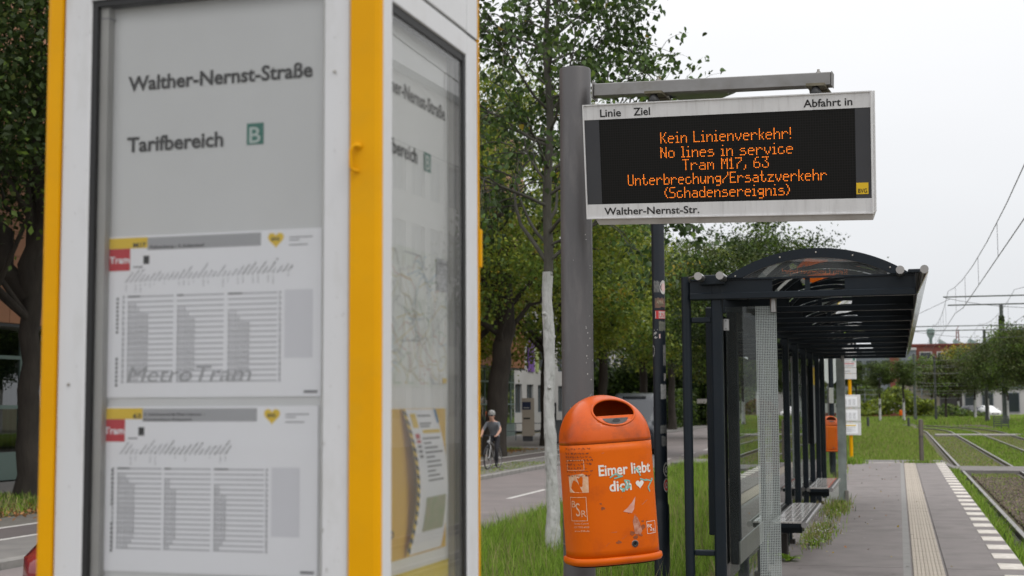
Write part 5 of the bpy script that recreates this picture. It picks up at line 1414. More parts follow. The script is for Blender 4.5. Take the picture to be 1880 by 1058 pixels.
# ------------------------------------------------------------------ buildings
m_copper = mat('copper_panel', (.36, .165, .085), .5, c2=(.30, .135, .07), vscale=.8, island=.12, bump=.03, bscale=3)
m_cjoint = mat('panel_joint', (.10, .055, .035), .8)
m_grnf = mat('teal_frame', (.16, .22, .20), .45, metal=.3)
m_win = mat('window_dark', (.02, .028, .03), .08, spec=.6)
m_ginner = mat('lobby_inside', (.035, .05, .045), .8, c2=(.01, .014, .013), vscale=.6)
m_plw = mat('render_white', (.46, .45, .44), .85, c2=(.40, .39, .38), vscale=.5)
m_plg = mat('render_beige', (.42, .37, .31), .85, c2=(.36, .32, .27), vscale=.5)
m_brick = mat('red_brick', (.20, .065, .045), .9, c2=(.16, .05, .038), vscale=.7)
m_teal = mat('verdigris', (.34, .42, .40), .7, c2=(.16, .25, .23), vscale=1)
m_slate = mat('slate_grey', (.17, .19, .21), .7, c2=(.13, .15, .17), vscale=1)
g_fac = glass_mat('facade_glass', tint=(.45, .6, .55), clear=.55, ior=1.6, boost=2.5)
CB = thing('copper_building', 'copper panelled building on a glazed ground floor behind the old trees', 'building', (-23.4, 60, -.35))
MB().box(-36, -23.47, 8, 88, 3.95, 19).build('upper_wall', m_cjoint, CB, world=True)
MB().box(-36, -23.40, 8, 88, 3.86, 3.945).build('soffit_edge', m_dgrey, CB, world=True)
# panels one by one where they can be told apart, the rest of the cladding as one part
pw, ph = .76, .62
p0 = None; cnt = 0; rest = MB()
for i in range(int(80 / pw)):
    ya = 8 + i * pw
    for j in range(24):
        za = 3.96 + j * ph
        if za > 18.5: break
        near = 26.5 < ya < 37.5 and j < 18
        if near and cnt < 290:
            if p0 is None:
                p0 = MB().box(0, .05, .008, pw - .008, .008, ph - .008).build('copper_panel', m_copper, CB); o = p0
            else: o = link('copper_panel', p0.data, None, CB)
            o.location = (-23.465 + 23.4 + random.uniform(-.004, .004), ya - 60, za + .35); cnt += 1
        else: rest.box(-23.465, -23.42, ya + .01, ya + pw - .01, za + .01, za + ph - .01)
stuff(rest.build('cladding', m_copper, CB, world=True, fix=False))
MB().box(-36, -25.2, 9, 87, -.35, 3.86).build('lobby', m_ginner, CB, world=True)
fl = MB()
y = 9.0; k = 0
while y < 87:
    if 24 < y < 36 or y > 76: MB().box(-23.95, -23.86, y - .035, y + .035, -.35, 3.86).build('mullion', m_grnf, CB, world=True)
    else: fl.box(-23.95, -23.86, y - .035, y + .035, -.35, 3.86)
    y += 1.15
stuff(fl.build('mullions', m_grnf, CB, world=True))
for z0, z1 in ((-.35, .42), (1.62, 1.72), (3.0, 3.1)): MB().box(-23.95, -23.87, 9, 87, z0, z1).build('transom', m_grnf, CB, world=True)
MB().quad((-23.9, 9, -.3), (-23.9, 87, -.3), (-23.9, 87, 3.86), (-23.9, 9, 3.86)).build('glazing', g_fac, CB, world=True)
m_curt = mat('curtain', (.10, .14, .12), .9, c2=(.05, .07, .06), vscale=2.2, stretch=(1, 4, .05))
MB().box(-24.35, -24.3, 9, 87, -.3, 3.0).build('curtain', m_curt, CB, world=True)
MB().box(-24.5, -23.4, 59, 59.2, .2, .5).build('vent', m_dgrey, CB, world=True)
MB().box(-23.42, -23.38, 85.0, 85.6, 5.5, 6.2).build('wall_lamp', m_dgrey, CB, world=True)

m_blind = mat('blind_grey', (.30, .31, .31), .25, c2=(.22, .23, .24), vscale=1)
def windowed(name, label, x, y0, y1, z1, rows, ya, dy, ww, mm, thick=8, group=None, face=1, blind=None):
    """a facade parallel to the tracks at x; face=+1 looks towards +x"""
    B_ = thing(name, label, 'building', (x, (y0 + y1) / 2, -.35), 0, group)
    f0, f1 = (x - thick, x) if face > 0 else (x, x + thick)
    MB().box(f0 + (0 if face > 0 else .3), f1 - (.3 if face > 0 else 0), y0, y1, -.4, z1).build('core', m_ginner, B_, world=True)
    w = MB(); xa, xb = (x - .298, x) if face > 0 else (x, x + .298)
    zs = [-.4]
    for a, b in rows: zs += [a, b]
    zs.append(z1)
    for i in range(0, len(zs), 2): w.box(xa, xb, y0, y1, zs[i], zs[i + 1])
    for a, b in rows:
        y = y0; q = ya
        while q + ww < y1:
            w.box(xa, xb, y, q, a, b); y = q + ww; q += dy
        w.box(xa, xb, y, y1, a, b)
    w.build('wall', mm, B_, world=True, fix=False)
    xm = x - .2 * face; pr = None
    for a, b in rows:
        q = ya
        while q + ww < y1:
            key = round(b - a, 3)
            fr = MB(); lo, hi = sorted((xm, xm + .06 * face))
            for (c0, c1, d0, d1) in ((q, q + .07, a, b), (q + ww - .07, q + ww, a, b), (q + .07, q + ww - .07, a, a + .07), (q + .07, q + ww - .07, b - .07, b), (q + ww / 2 - .03, q + ww / 2 + .03, a + .07, b - .07)): fr.box(lo, hi, c0, c1, d0, d1)
            f_ = fr.build('window', m_slate if face > 0 else m_plw, B_, world=True)
            MB().quad((xm + .02 * face, q + .05, a + .05), (xm + .02 * face, q + ww - .05, a + .05), (xm + .02 * face, q + ww - .05, b - .05), (xm + .02 * face, q + .05, b - .05)).build('pane', m_win if face > 0 else m_blind, f_, world=True)
            q += dy
    MB().box(f0 - .2, f1 + .15, y0 - .1, y1 + .1, z1, z1 + .35).build('roof_edge', m_slate, B_, world=True)
    return B_
wb_ = windowed('white_building', 'white rendered building with rows of dark windows beyond the copper one', -27.8, 97, 150, 13.5, [(1.0, 3.2), (4.4, 6.2), (7.8, 9.6), (10.9, 12.5)], 98, 3.45, 2.0, m_plw)
MB().box(-27.79, -27.72, 105.2, 107.0, 4.2, 6.6).build('purple_banner', mat('banner_purple', (.16, .07, .30), .6), wb_, world=True)
MB().box(-27.79, -27.72, 107.6, 108.4, 4.2, 6.6).build('green_banner', mat('banner_green', (.35, .42, .15), .6), wb_, world=True)
# pale office block across the tracks, outside the frame, that the kiosk glass mirrors
windowed('office_building', 'pale office block across the tracks mirrored in the side glass of the kiosk', 24.0, 34, 100, 17.4, [(1.0, 3.2), (4.6, 6.8), (8.2, 10.4), (11.8, 14.0)], 35.2, 2.4, 1.7, mat('render_pale', (.68, .67, .65), .8, c2=(.62, .61, .6), vscale=.5), face=-1)

# totem, display case, grey cabinet and railing in front of the white building
TM = thing('information_pylon', 'beige information pylon with a dark blue field at the corner of the copper building', 'pylon', (-19.6, 74.2, -.35), .25)
MB().box(-.34, .34, -.12, .12, .28, 2.35).build('body', m_plg, TM); MB().box(-.30, .25, -.1, .1, 0, .28).build('base', m_dgrey, TM)
MB().box(-.33, .14, -.128, -.121, 1.72, 2.14).build('blue_field', mat('field_blue', (.012, .02, .06), .4), TM)
MB().box(-.26, .06, -.134, -.129, 1.80, 1.84).build('print_line', m_stk, TM); MB().box(-.26, .10, -.128, -.1215, 1.20, 1.28).build('print_line', m_ink, TM)
DC = thing('display_case', 'small grey and white notice board on posts right of the beige pylon', 'notice board', (-19.0, 76.5, -.35), .2)
MB().box(-.42, .42, -.05, .05, 1.0, 2.1).build('board', m_dgrey, DC); MB().box(-.32, .0, -.058, -.051, 1.1, 1.95).build('poster', m_stk, DC); MB().box(.08, .34, -.058, -.051, 1.5, 1.9).build('poster', m_pgrey2, DC)
for x in (-.38, .38): MB().box(x - .03, x + .03, -.03, .03, 0, 1.0).build('leg', m_dgrey, DC)
GC = thing('utility_cabinet', 'grey utility cabinet on the far pavement beside the white tree trunk', 'cabinet', (-16.8, 70.2, -.35), .1)
MB().box(-.4, .4, -.2, .2, .08, 1.15, bev=.02).build('body', m_slate, GC); MB().box(-.42, .42, -.22, .22, 1.15, 1.2).build('lid', m_slate, GC); MB().box(-.38, .38, -.18, .18, 0, .08).build('base', m_dgrey, GC)
MB().box(-.006, .006, -.204, -.2005, .12, 1.1).build('door_seam', m_black, GC)
RL = thing('railing', 'low metal railing in front of the glass lobby', 'railing', (-20.4, 76, -.35))
for k in range(6): MB().tube([(k * .9 - 2.2, 0, 0), (k * .9 - 2.2, 0, .95)], .025, n=8).build('post', m_slate, RL)
for z in (.5, .95): MB().tube([(-2.2, 0, z), (2.3, 0, z)], .022, n=8).build('rail', m_slate, RL)

# buildings at the end of the tracks
BB_ = thing('brick_building', 'long red brick building with green sawtooth roof lights at the end of the tracks', 'building', (11, 300, -.3))
MB().box(3.0, 36, 300, 318, -.3, 13.2).build('wall', m_brick, BB_, world=True)
MB().box(2.8, 36.2, 299.7, 318, 13.2, 13.6).build('parapet', mat('brick_dark', (.15, .04, .03), .9), BB_, world=True)
for k in range(9):
    x = 4.4 + k * 3.4
    w_ = MB().box(x, x + 2.5, 299.86, 299.98, 9.6, 12.0).build('window', m_stk, BB_, world=True); MB().box(x + .2, x + 2.3, 299.80, 299.85, 9.8, 11.8).build('pane', m_win, w_, world=True)
for k in range(7):
    x = 8.5 + k * 3.0; MB().prism([(x, 13.6), (x + 1.7, 13.6), (x, 14.7)], 'y', 302, 312).build('roof_light', m_teal, BB_, world=True)
TW = thing('water_tower', 'pale green tower with a wide head rising behind the brick building', 'tower', (7.4, 330, -.3))
MB().lathe([(.4, 0), (.35, 16.2), (.8, 17.0), (.85, 18.4), (.3, 18.6)], n=12).build('shaft', m_teal, TW)
MB().box(-1.0, 1.0, -1.0, 1.0, 17.6, 17.7).build('platform', m_teal, TW)
CR = thing('lattice_mast', 'reddish lattice mast on the roofs right of the pale green tower', 'mast', (13.2, 330, -.3))
for a in (-.7, .7): MB().tube([(a, 0, 0), (a * .3, 0, 18.2)], .12, n=5).build('leg', m_brick, CR)
for k in range(6): MB().tube([(-.6 + .06 * k, 0, 13 + k), (.6 - .06 * k, 0, 14 + k)], .07, n=4).build('brace', m_brick, CR)
GBd = thing('grey_building', 'slate grey building partly behind the shelter roof corner', 'building', (-4, 290, -.3))
MB().box(-12, 3.6, 290, 300, -.3, 12.0).build('wall', m_slate, GBd, world=True); MB().box(-12.2, 3.7, 289.8, 300, 12.0, 12.5).build('roof_edge', m_plw, GBd, world=True)
MB().box(-1.5, .3, 289.7, 289.98, -.3, 11).build('brick_pier', m_brick, GBd, world=True)
for k in range(3): MB().box(-9 + k * 3, -7 + k * 3, 289.8, 289.95, 6, 10).build('window', m_win, GBd, world=True)
DG = thing('dark_building', 'dark grey gabled building beyond the right-hand trees', 'building', (30, 290, -.3))
MB().box(20, 40, 285, 300, -.3, 14).build('wall', m_slate, DG, world=True); MB().prism([(19.5, 14), (40.5, 14), (30, 19)], 'y', 284.5, 300.5).build('roof', m_dgrey, DG, world=True)
for k in range(4): MB().box(21 + k * 2.6, 22.4 + k * 2.6, 284.8, 284.95, 9, 12.5).build('window', m_win, DG, world=True)
BG = thing('beige_hall', 'beige hall with a flat roof behind the two thin masts', 'building', (3.6, 232, -.3))
MB().box(1.0, 7.5, 232, 244, -.3, 5.6).build('wall', m_plg, BG, world=True); MB().box(.8, 7.7, 231.8, 244, 5.6, 6.2).build('roof_edge', m_plw, BG, world=True)
WH = thing('low_white_building', 'low white building with dark windows behind the right-hand row of trees', 'building', (13, 205, -.3))
MB().box(8.4, 17.5, 205, 213, -.3, 3.4).build('wall', m_plw, WH, world=True); MB().box(8.2, 17.7, 204.8, 213, 3.4, 3.7).build('roof_edge', m_slate, WH, world=True)
for x in (8.9, 11.2, 14.6): 
    w_ = MB().box(x, x + 1.5, 204.84, 204.98, .2, 2.9).build('window', m_slate, WH, world=True); MB().box(x + .1, x + 1.4, 204.80, 204.835, .3, 2.8).build('pane', m_win, w_, world=True)
DS = thing('dark_shed', 'dark timber shed left of the low white building', 'shed', (7.0, 196, -.3))
MB().box(5.4, 8.2, 196, 200, -.3, 2.7).build('wall', mat('shed_dark', (.03, .028, .028), .8), DS, world=True); MB().prism([(5.2, 2.7), (8.4, 2.7), (6.8, 3.5)], 'y', 195.8, 200.2).build('roof', m_dgrey, DS, world=True)
CWl = thing('concrete_wall', 'low pale concrete wall behind the white-trunked trees', 'wall', (-2, 182, -.3))
for k in range(10): MB().box(-12 + k * 1.6 + .01, -12 + (k + 1) * 1.6 - .01, 182, 182.2, .35, 1.55).build('wall_panel', m_plw, CWl, world=True)
MB().box(-12, 4, 181.95, 182.25, -.3, .34).build('wall_foot', m_brick, CWl, world=True)
for k in range(7): MB().tube([(-11 + k * 2.3, 182.1, 1.5), (-11 + k * 2.3, 182.1, 3.4)], .06, n=6).build('fence_post', m_slate, CWl, world=True)
for k in range(3): MB().box(-11.5, 4, 182.05, 182.12, 2.0 + k * .6, 2.06 + k * .6).build('fence_rail', m_slate, CWl, world=True)
struct(MB().box(10.6, 16.5, 60, 330, -.6, -.28).build('side_road', mat('side_road_pale', (.30, .29, .285), .9, c2=(.25, .24, .235), vscale=.4)))
struct(MB().box(2.0, 9.5, 83.8, 86.8, -.4, -.205).build('cross_path', m_conc))
struct(MB().box(-5.0, 1.0, 126, 128, -.4, -.262).build('cross_path', m_conc))

# ------------------------------------------------------------------ masts, wires, small street furniture
m_mast = mat('mast_green_grey', (.085, .10, .085), .6, c2=(.06, .075, .065), vscale=2)
m_mastd = mat('mast_dark', (.05, .055, .05), .6, c2=(.035, .04, .035), vscale=2)
m_wire = mat('wire', (.10, .10, .105), .5)
def mast(x, y, h, r, label, mm, arm=None):
    T = thing('catenary_mast', label, 'mast', (x, y, -.3), 0, 'overhead line masts')
    MB().lathe([(r * 1.25, 0), (r * 1.2, .5), (r, .6), (r * .8, h), (r * .4, h + .02)], n=12).build('shaft', mm, T)
    MB().lathe([(r * 1.9, 0), (r * 1.9, .12), (r * 1.3, .16)], n=12).build('foot', m_conc, T)
    MB().lathe([(r * .95, h), (r * .95, h + .05), (.02, h + .09)], n=10).build('cap', m_dgrey, T)
    if arm:
        for z, x1 in arm: MB().tube([(0, 0, z), (x1 - x, 0, z)], .035, n=6).build('bracket_arm', mm, T)
    return T
mast(1.62, 150, 6.9, .15, 'slim green mast nearest the shelter roof, left of the pair of masts', m_mast)
mast(3.65, 150, 6.6, .12, 'thin dark mast second from the shelter roof', m_mastd)
M3 = mast(7.75, 135, 8.5, .16, 'dark mast rising among the right-hand trees', m_mastd)
M4 = mast(8.4, 122, 9.9, .19, 'tall ivy-covered mast at the right, above the row of trees', m_mast)
rg = np.random.default_rng(77)
n = 1500; a = rg.uniform(0, 6.28, n); z = 2.5 + 6.6 * rg.random(n) ** .8; r_ = .17 + rg.uniform(0, .25, n) * (1 - (z - 2.5) / 7.6)
crown_obj('ivy', np.stack([r_ * np.cos(a), r_ * np.sin(a), z], 1), .22 * rg.uniform(.6, 1.2, n), [LG_dark, LG_mid, LG_olive], [.6, .25, .15], rg, M4)
mast(11.5, 70, 8.0, .16, 'tram mast outside the right edge carrying the nearer bracket arm', m_mast, arm=[(7.0, 2.2), (6.6, 2.4)])
mast(11.8, 100, 8.0, .16, 'tram mast outside the right edge carrying the farther bracket arm', m_mast, arm=[(7.15, .9), (6.85, 1.2)])
OH = thing('overhead_line', 'tram overhead wires with droppers running above the tracks at the right', 'overhead wires', (2.4, 70, 6))
def sag(y, y0, y1, z0, z1, s): t = (y - y0) / (y1 - y0); return z0 + (z1 - z0) * t - s * 4 * t * (1 - t)
for xo, lab in ((2.4, 0), (5.37, 1)):
    spans = [(10, 69), (69, 99), (99, 140)]
    cpts, mpts = [], []
    for q, (a, b) in enumerate(spans):
        for k in range(9):
            y = a + (b - a) * k / 8
            cpts.append((xo + 0.0, y, 5.15 + .25 * (y > 60))); mpts.append((xo, y, sag(y, a, b, 6.9, 6.9, .95 if q == 0 else .5)))
    MB().tube(cpts, .011 + .001, n=5).build('contact_wire', m_wire, OH, world=True); MB().tube(mpts, .011, n=5).build('messenger_wire', m_wire, OH, world=True)
    for a, b in spans:
        for k in range(1, 7):
            y = a + (b - a) * k / 7; MB().tube([(xo, y, sag(y, a, b, 6.9, 6.9, .95 if a == 10 else .5)), (xo + 0.0, y, 5.15 + .25 * (y > 60))], .006, n=4).build('dropper', m_wire, OH, world=True)
for (p, q, s) in (((2.3, 70, 6.65), (11.3, 70, 6.6), .55), ((1.2, 100, 6.5), (11.6, 100, 6.5), .5), ((-3, 60, 3.8), (2.5, 70, 6.6), .1)):
    pts = [tuple(Vector(p).lerp(Vector(q), k / 10) - Vector((0, 0, s * 4 * (k / 10) * (1 - k / 10)))) for k in range(11)]; MB().tube(pts, .012, n=5).build('sagging_wire', m_wire, OH, world=True)
SPW = thing('span_wires', 'bundle of horizontal span wires between the masts at the end of the tracks', 'span wires', (5, 150, 4))
for k, z in enumerate((6.0, 5.5, 5.25, 4.75, 4.6, 3.7, 3.35, 2.95, 2.6, 2.2)):
    x0, x1 = (1.62 if k < 6 else 1.0), (8.6 + .25 * (k % 3))
    pts = [(x0 + (x1 - x0) * t / 6, 150 - 3 * t / 6, z - .18 * (t / 6) * (1 - t / 6) * 4 * ((k % 2) * .5 + .5)) for t in range(7)]; MB().tube(pts, .013, n=4).build('wire', mat('wire_pale', (.20, .20, .195), .5), SPW, world=True)

# bollards
m_bol = mat('bollard_grey', (.15, .13, .11), .6, metal=.3, c2=(.11, .095, .08), vscale=9)
def bollard(x, y, z, h, r, label, mm):
    T = thing('bollard', label, 'bollard', (x, y, z), 0)
    MB().lathe([(r, 0), (r, h - .03), (r * .9, h), (r * .3, h + .005)], n=14).build('shaft', mm, T)
    MB().lathe([(r * 1.12, h * .60), (r * 1.12, h * .60 + .025)], n=14).build('ring', m_dgrey, T); MB().lathe([(r * 1.35, 0), (r * 1.35, .03)], n=14).build('foot', m_conc, T)
bollard(.575, 40.7, -.03, 1.22, .062, 'brown steel bollard at the end of the platform beside the rails', m_bol)
bollard(.62, 100, -.25, .85, .085, 'short dark bollard in the grass left of the rails', m_mastd)
bollard(-2.15, 103, -.25, .85, .09, 'short dark bollard in the grass right of the timetable boards', m_mastd)
FR = thing('fence_panel', 'small grey slatted guard panel on legs in the grass right of the tracks', 'guard panel', (6.7, 101, -.3), .25)
for k in range(5): MB().box(-.5, .5, -.02, .02, .30 + k * .15, .37 + k * .15).build('slat', m_mast, FR)
for x in (-.5, 0, .5): MB().box(x - .025, x + .025, -.03, .03, 0, 1.0).build('leg', m_mast, FR)
# round-headed mirror, second lamp post, second bin, stop pole with boards
MR = thing('round_sign', 'round white stop sign seen edge-on behind the far shelter posts', 'sign', (-1.62, 34.6, 0), .9)
MB().tube([(0, 0, 0), (0, 0, 3.1)], .035, n=10).build('post', m_tube, MR); MB().lathe([(.33, -.02), (.34, 0), (.33, .02)], c=(0, -.05, 2.45), n=24, axis='y').build('disc', m_frame, MR)
L2 = thing('lamp_post', 'slim dark post behind the second orange bin at the end of the platform', 'lamp post', (-1.42, 31.4, 0), 0)
MB().lathe([(.065, 0), (.065, .8), (.055, .85), (.05, 4.4)], n=16).build('post', m_lamp, L2); MB().lathe([(0, 4.3), (.3, 4.36), (.34, 4.42), (.15, 4.5), (0, 4.5)], n=20).build('lamp_head', m_dgrey, L2)
MB().box(-.045, .05, -.068, -.0565, 1.66, 2.0).build('pale_notice', m_stk, L2)
B2 = copy_tree(BIN, label='small distant orange litter bin at the far end of the shelter')
B2.matrix_basis = Matrix.Translation((-1.46, 31.12, .62)) @ Matrix.Rotation(math.radians(1), 4, 'Y') @ Matrix.Rotation(math.radians(8), 4, 'Z') @ Matrix.Scale(1.05, 4)
for c in list(kids(B2)):
    if c.name.split('.')[0] in ('slogan', 'handwriting', 'spray_tag', 'scratch', 'torn_sticker', 'scraped_patch', 'small_print', 'burn_mark', 'heart', 'logo', 'logo_frame', 'sticker_frame'): 
        bpy.data.objects.remove(c)
PPo = thing('steel_pole', 'plain galvanised pole just left of the yellow stop pole', 'pole', (-1.36, 36.4, -.02)); MB().tube([(0, 0, 0), (0, 0, 5.2)], .06, n=14).build('shaft', m_tube, PPo); MB().lathe([(.09, 0), (.09, .03)], n=14).build('foot', m_conc, PPo)
MB().lathe([(.062, 5.2), (.03, 5.24)], n=14).build('cap', m_dgrey, PPo)
YP = thing('stop_pole', 'yellow stop pole carrying white route boards and three framed timetables', 'stop pole', (-1.33, 40.9, -.03), .06)
MB().tube([(0, 0, 0), (0, 0, 3.6)], .05, n=14).build('pole', m_ky, YP)
for k in range(4):
    z = 2.86 - k * .165; b_ = MB().box(-.34, .19, -.08, -.055, z, z + .155).build('route_board', m_frame, YP)
    if k == 1: MB().box(-.30, .14, -.084, -.0805, z + .10, z + .12).build('red_line', m_pred, b_); MB().box(-.2, .12, -.084, -.0805, z + .04, z + .06).build('print_line', m_pgrey, b_)
    elif k < 3:
        MB().box(-.22, .02, -.084, -.0805, z + .05, z + .075).build('print_line', m_pgrey, b_)
        if k == 0: MB().box(.10, .16, -.084, -.0805, z + .03, z + .12).build('green_mark', m_pgreen, b_)
MB().box(-.35, .20, -.082, -.054, 3.03, 3.5).build('stop_flag', m_frame, YP)
for k in range(3):
    z = 1.55 - k * .385; f_ = MB().box(-.31, .28, -.085, -.055, z, z + .37, bev=.006).build('timetable_frame', m_frame, YP); MB().box(-.20, .19, -.089, -.0855, z + .05, z + .32).build('timetable', m_paper, f_)
    if k < 2: stuff(plates(f_, 'print_text', Vector((0, -.0892, 0)), fU_, fV_, [(-.17 + c * .115, -.09 + c * .115, z + .08 + r * .016, z + .086 + r * .016) for c in range(3) for r in range(11)], m_pgrey, .0008))
    else: MB().box(-.14, .14, -.0935, -.0895, z + .26, z + .29).build('yellow_line', m_pyel, f_); stuff(plates(f_, 'print_text', Vector((0, -.0892, 0)), fU_, fV_, [(-.15, .02 + .1 * (r % 2), z + .09 + r * .025, z + .10 + r * .025) for r in range(6)], m_pgrey, .0008))
SS = thing('street_sign', 'white street name sign on a thin post beyond the road, between the shelter posts', 'street sign', (-14.6, 111, -.3), -.1)
MB().tube([(0, 0, 0), (0, 0, 2.4)], .06, n=8).build('post', m_plg, SS); MB().box(-.85, .25, -.03, .03, 1.95, 2.3).build('plate', m_stk, SS)
OB = thing('litter_bin', 'tiny orange bin far off at the foot of the concrete wall', 'litter bin', (0.2, 162, -.3), 0, 'orange litter bins')
MB().lathe([(.19, .5), (.2, .9), (.16, 1.05), (.05, 1.1)], n=14).build('body', m_or, OB); MB().tube([(0, .3, 0), (0, .3, 1.5)], .05, n=8).build('post', m_mastd, OB)
RD = thing('road_sign', 'small blue and white road sign under the left-hand small trees', 'road sign', (-4.6, 160, -.3)); MB().tube([(0, 0, 0), (0, 0, 2.6)], .04, n=6).build('post', m_slate, RD); MB().box(-.3, .3, -.04, .0, 1.9, 2.6).build('plate', m_pblue, RD)

# ------------------------------------------------------------------ vehicles
m_tyre = mat('tyre', (.018, .018, .018), .85); m_rim = mat('rim', (.35, .35, .36), .35, metal=.8)
m_glc = mat('car_glass', (.03, .04, .045), .06, spec=.8, coat=.5)
m_hl = mat('headlight', (.62, .64, .66), .12, coat=1, c2=(.25, .26, .28), vscale=14)
def carbody(st, nseg=1):
    """st: stations (y, half width low, half width belt, half width roof, z low, z belt, z roof)"""
    vs, fs = [], []
    for y, wl, wb, wr, zl, zb, zr in st:
        vs += [(-wl, y, zl), (-wb, y, (zl * .45 + zb * .55)), (-wb * .985, y, zb), (-wr, y, zr - .03), (-wr * .8, y, zr), (wr * .8, y, zr), (wr, y, zr - .03), (wb * .985, y, zb), (wb, y, (zl * .45 + zb * .55)), (wl, y, zl)]
    for i in range(len(st) - 1):
        for k in range(10):
            j = (k + 1) % 10; fs.append((i * 10 + k, i * 10 + j, (i + 1) * 10 + j, (i + 1) * 10 + k))
    fs.append(tuple(range(10))); fs.append(tuple((len(st) - 1) * 10 + k for k in range(10)))
    return MB().add(vs, fs, True)
def wheels(T, xs, ys, r, w):
    for y in ys:
        for s in (-1, 1):
            t = MB().lathe([(r * .62, -w / 2), (r * .95, -w / 2), (r, -w / 4), (r, w / 4), (r * .95, w / 2), (r * .62, w / 2)], c=(s * xs, y, r), n=22, axis='x').build('tyre', m_tyre, T)
            MB().lathe([(.03, w * .40 * s), (r * .30, w * .34 * s), (r * .60, w * .42 * s), (r * .63, w * .3 * s)], c=(s * xs, y, r), n=16, axis='x').build('rim', m_rim, t)
def car(label, loc, rz, paint, k=1.0):
    T = thing('car', label, 'car', loc, rz)
    st = [(0, .60, .70, .55, .30, .60, .64), (.10, .78, .84, .66, .22, .66, .74), (.45, .84, .89, .74, .18, .78, .88), (1.25, .86, .90, .76, .18, .92, 1.02), (1.95, .86, .90, .60, .18, .94, 1.42), (2.5, .86, .90, .58, .18, .95, 1.47), (3.3, .86, .90, .57, .18, .96, 1.43), (4.0, .85, .89, .62, .20, .95, 1.10), (4.3, .78, .84, .66, .28, .85, .98)]
    b = carbody(st).build('body', paint, T)
    MB().add([(-.68, 1.36, 1.04), (.68, 1.36, 1.04), (.55, 1.93, 1.40), (-.55, 1.93, 1.40)], [(0, 1, 2, 3)]).build('windscreen', m_glc, T, fix=False)
    for s in (-1, 1):
        MB().add([(s * .80, 1.45, 1.0), (s * .80, 3.7, 1.02), (s * .65, 3.3, 1.37), (s * .66, 2.0, 1.37)], [(0, 1, 2, 3)]).build('side_window', m_glc, T)
        hl = MB().add([(s * .50, .085, .58), (s * .80, .13, .60), (s * .86, .38, .72), (s * .84, .52, .80), (s * .70, .30, .78), (s * .52, .12, .70), (s * .50, .05, .58), (s * .80, .08, .58), (s * .915, .40, .66), (s * .905, .66, .84), (s * .70, .26, .82), (s * .52, .07, .72)], [(6, 7, 8, 9, 10, 11), (0, 6, 7, 1), (1, 7, 8, 2), (2, 8, 9, 3), (3, 9, 10, 4), (4, 10, 11, 5), (5, 11, 6, 0)]).build('headlight', m_hl, T)
        MB().box(s * 1.02 - .1, s * 1.02 + .1, 1.5, 1.62, .98, 1.12, bev=.03).build('mirror', paint, T)
    MB().box(-.45, .45, -.02, .06, .36, .52, bev=.01).build('grille', m_black, T); MB().box(-.26, .26, -.035, -.02, .40, .50).build('number_plate', m_stk, T)
    wheels(T, .80, (.85, 3.45), .32, .2)
    return T
m_red = mat('car_red', (.20, .005, .010), .22, coat=1.0); m_wcar = mat('car_white', (.72, .72, .72), .2, coat=1); m_dcar = mat('car_dark', (.02, .022, .028), .45, spec=.3)
car('dark red car with its headlight showing at the lower left edge behind the kiosk', (-7.48, 12.0, -.45), 0.04, m_red)
car('white car parked beyond the guard panel at the right', (11.75, 187, -.28), .35, m_wcar)
car('dark car to the left of the white car', (10.1, 189, -.28), .5, m_dcar)
VN = thing('delivery_van', 'dark grey delivery van parked in the street facing the camera, behind the bin', 'van', (-10.75, 57.2, -.45), .09)
m_vp = mat('van_paint', (.030, .036, .050), .4, metal=.1, coat=.2)
st = [(0, .72, .80, .66, .42, .80, .95), (.08, .88, .92, .74, .30, .95, 1.12), (.5, .98, 1.0, .84, .24, 1.12, 1.28), (.95, 1.0, 1.02, .86, .22, 1.20, 1.45), (1.75, 1.0, 1.02, .78, .22, 1.3, 2.22), (2.2, 1.0, 1.02, .86, .22, 1.35, 2.48), (3.2, 1.0, 1.02, .88, .22, 1.4, 2.58), (5.5, 1.0, 1.02, .88, .24, 1.4, 2.58), (5.75, .98, 1.0, .86, .30, 1.4, 2.54)]
carbody(st).build('body', m_vp, VN)
MB().add([(-.86, .93, 1.42), (.86, .93, 1.42), (.78, 1.70, 2.12), (-.78, 1.70, 2.12), ], [(0, 1, 2, 3)]).build('windscreen', m_glc, VN, fix=False)
for s in (-1, 1):
    MB().add([(s * 1.03, 1.25, 1.32), (s * 1.03, 2.35, 1.36), (s * .93, 2.3, 2.05), (s * .93, 1.8, 2.05)], [(0, 1, 2, 3)]).build('side_window', m_glc, VN)
    MB().add([(s * .58, .03, .82), (s * .88, .10, .80), (s * .98, .48, 1.05), (s * .72, .12, 1.02), (s * .58, -.0, .84), (s * .89, .05, .82), (s * 1.0, .45, 1.08), (s * .72, .07, 1.05)], [(4, 5, 6, 7), (0, 4, 5, 1), (1, 5, 6, 2), (2, 6, 7, 3), (3, 7, 4, 0)]).build('headlight', m_hl, VN)
    mr_ = MB().box(s * 1.16 - .11, s * 1.16 + .11, 1.12, 1.24, 1.42, 1.78, bev=.03).build('mirror', m_dcar, VN); MB().tube([(s * 1.0, 1.2, 1.5), (s * 1.1, 1.18, 1.55)], .03, n=6).build('mirror_arm', m_dcar, VN)
MB().box(-.42, .42, -.03, .05, .62, .86, bev=.01).build('grille', m_black, VN); MB().box(-.80, .80, -.06, .08, .32, .56, bev=.03).build('bumper', m_dcar, VN); MB().box(-.26, .26, -.075, -.061, .38, .48).build('number_plate', m_stk, VN)
MB().box(-.5, .5, 1.95, 2.05, 2.40, 2.43).build('roof_sign_recess', m_dcar, VN)
for x in (-.38, .38): MB().add([(x - .012, .97, 1.48), (x + .012, .97, 1.48), (x + .012, 1.35, 1.83), (x - .012, 1.35, 1.83)], [(0, 1, 2, 3)]).build('wiper', m_black, VN, fix=False)
wheels(VN, .92, (.95, 4.6), .35, .24)

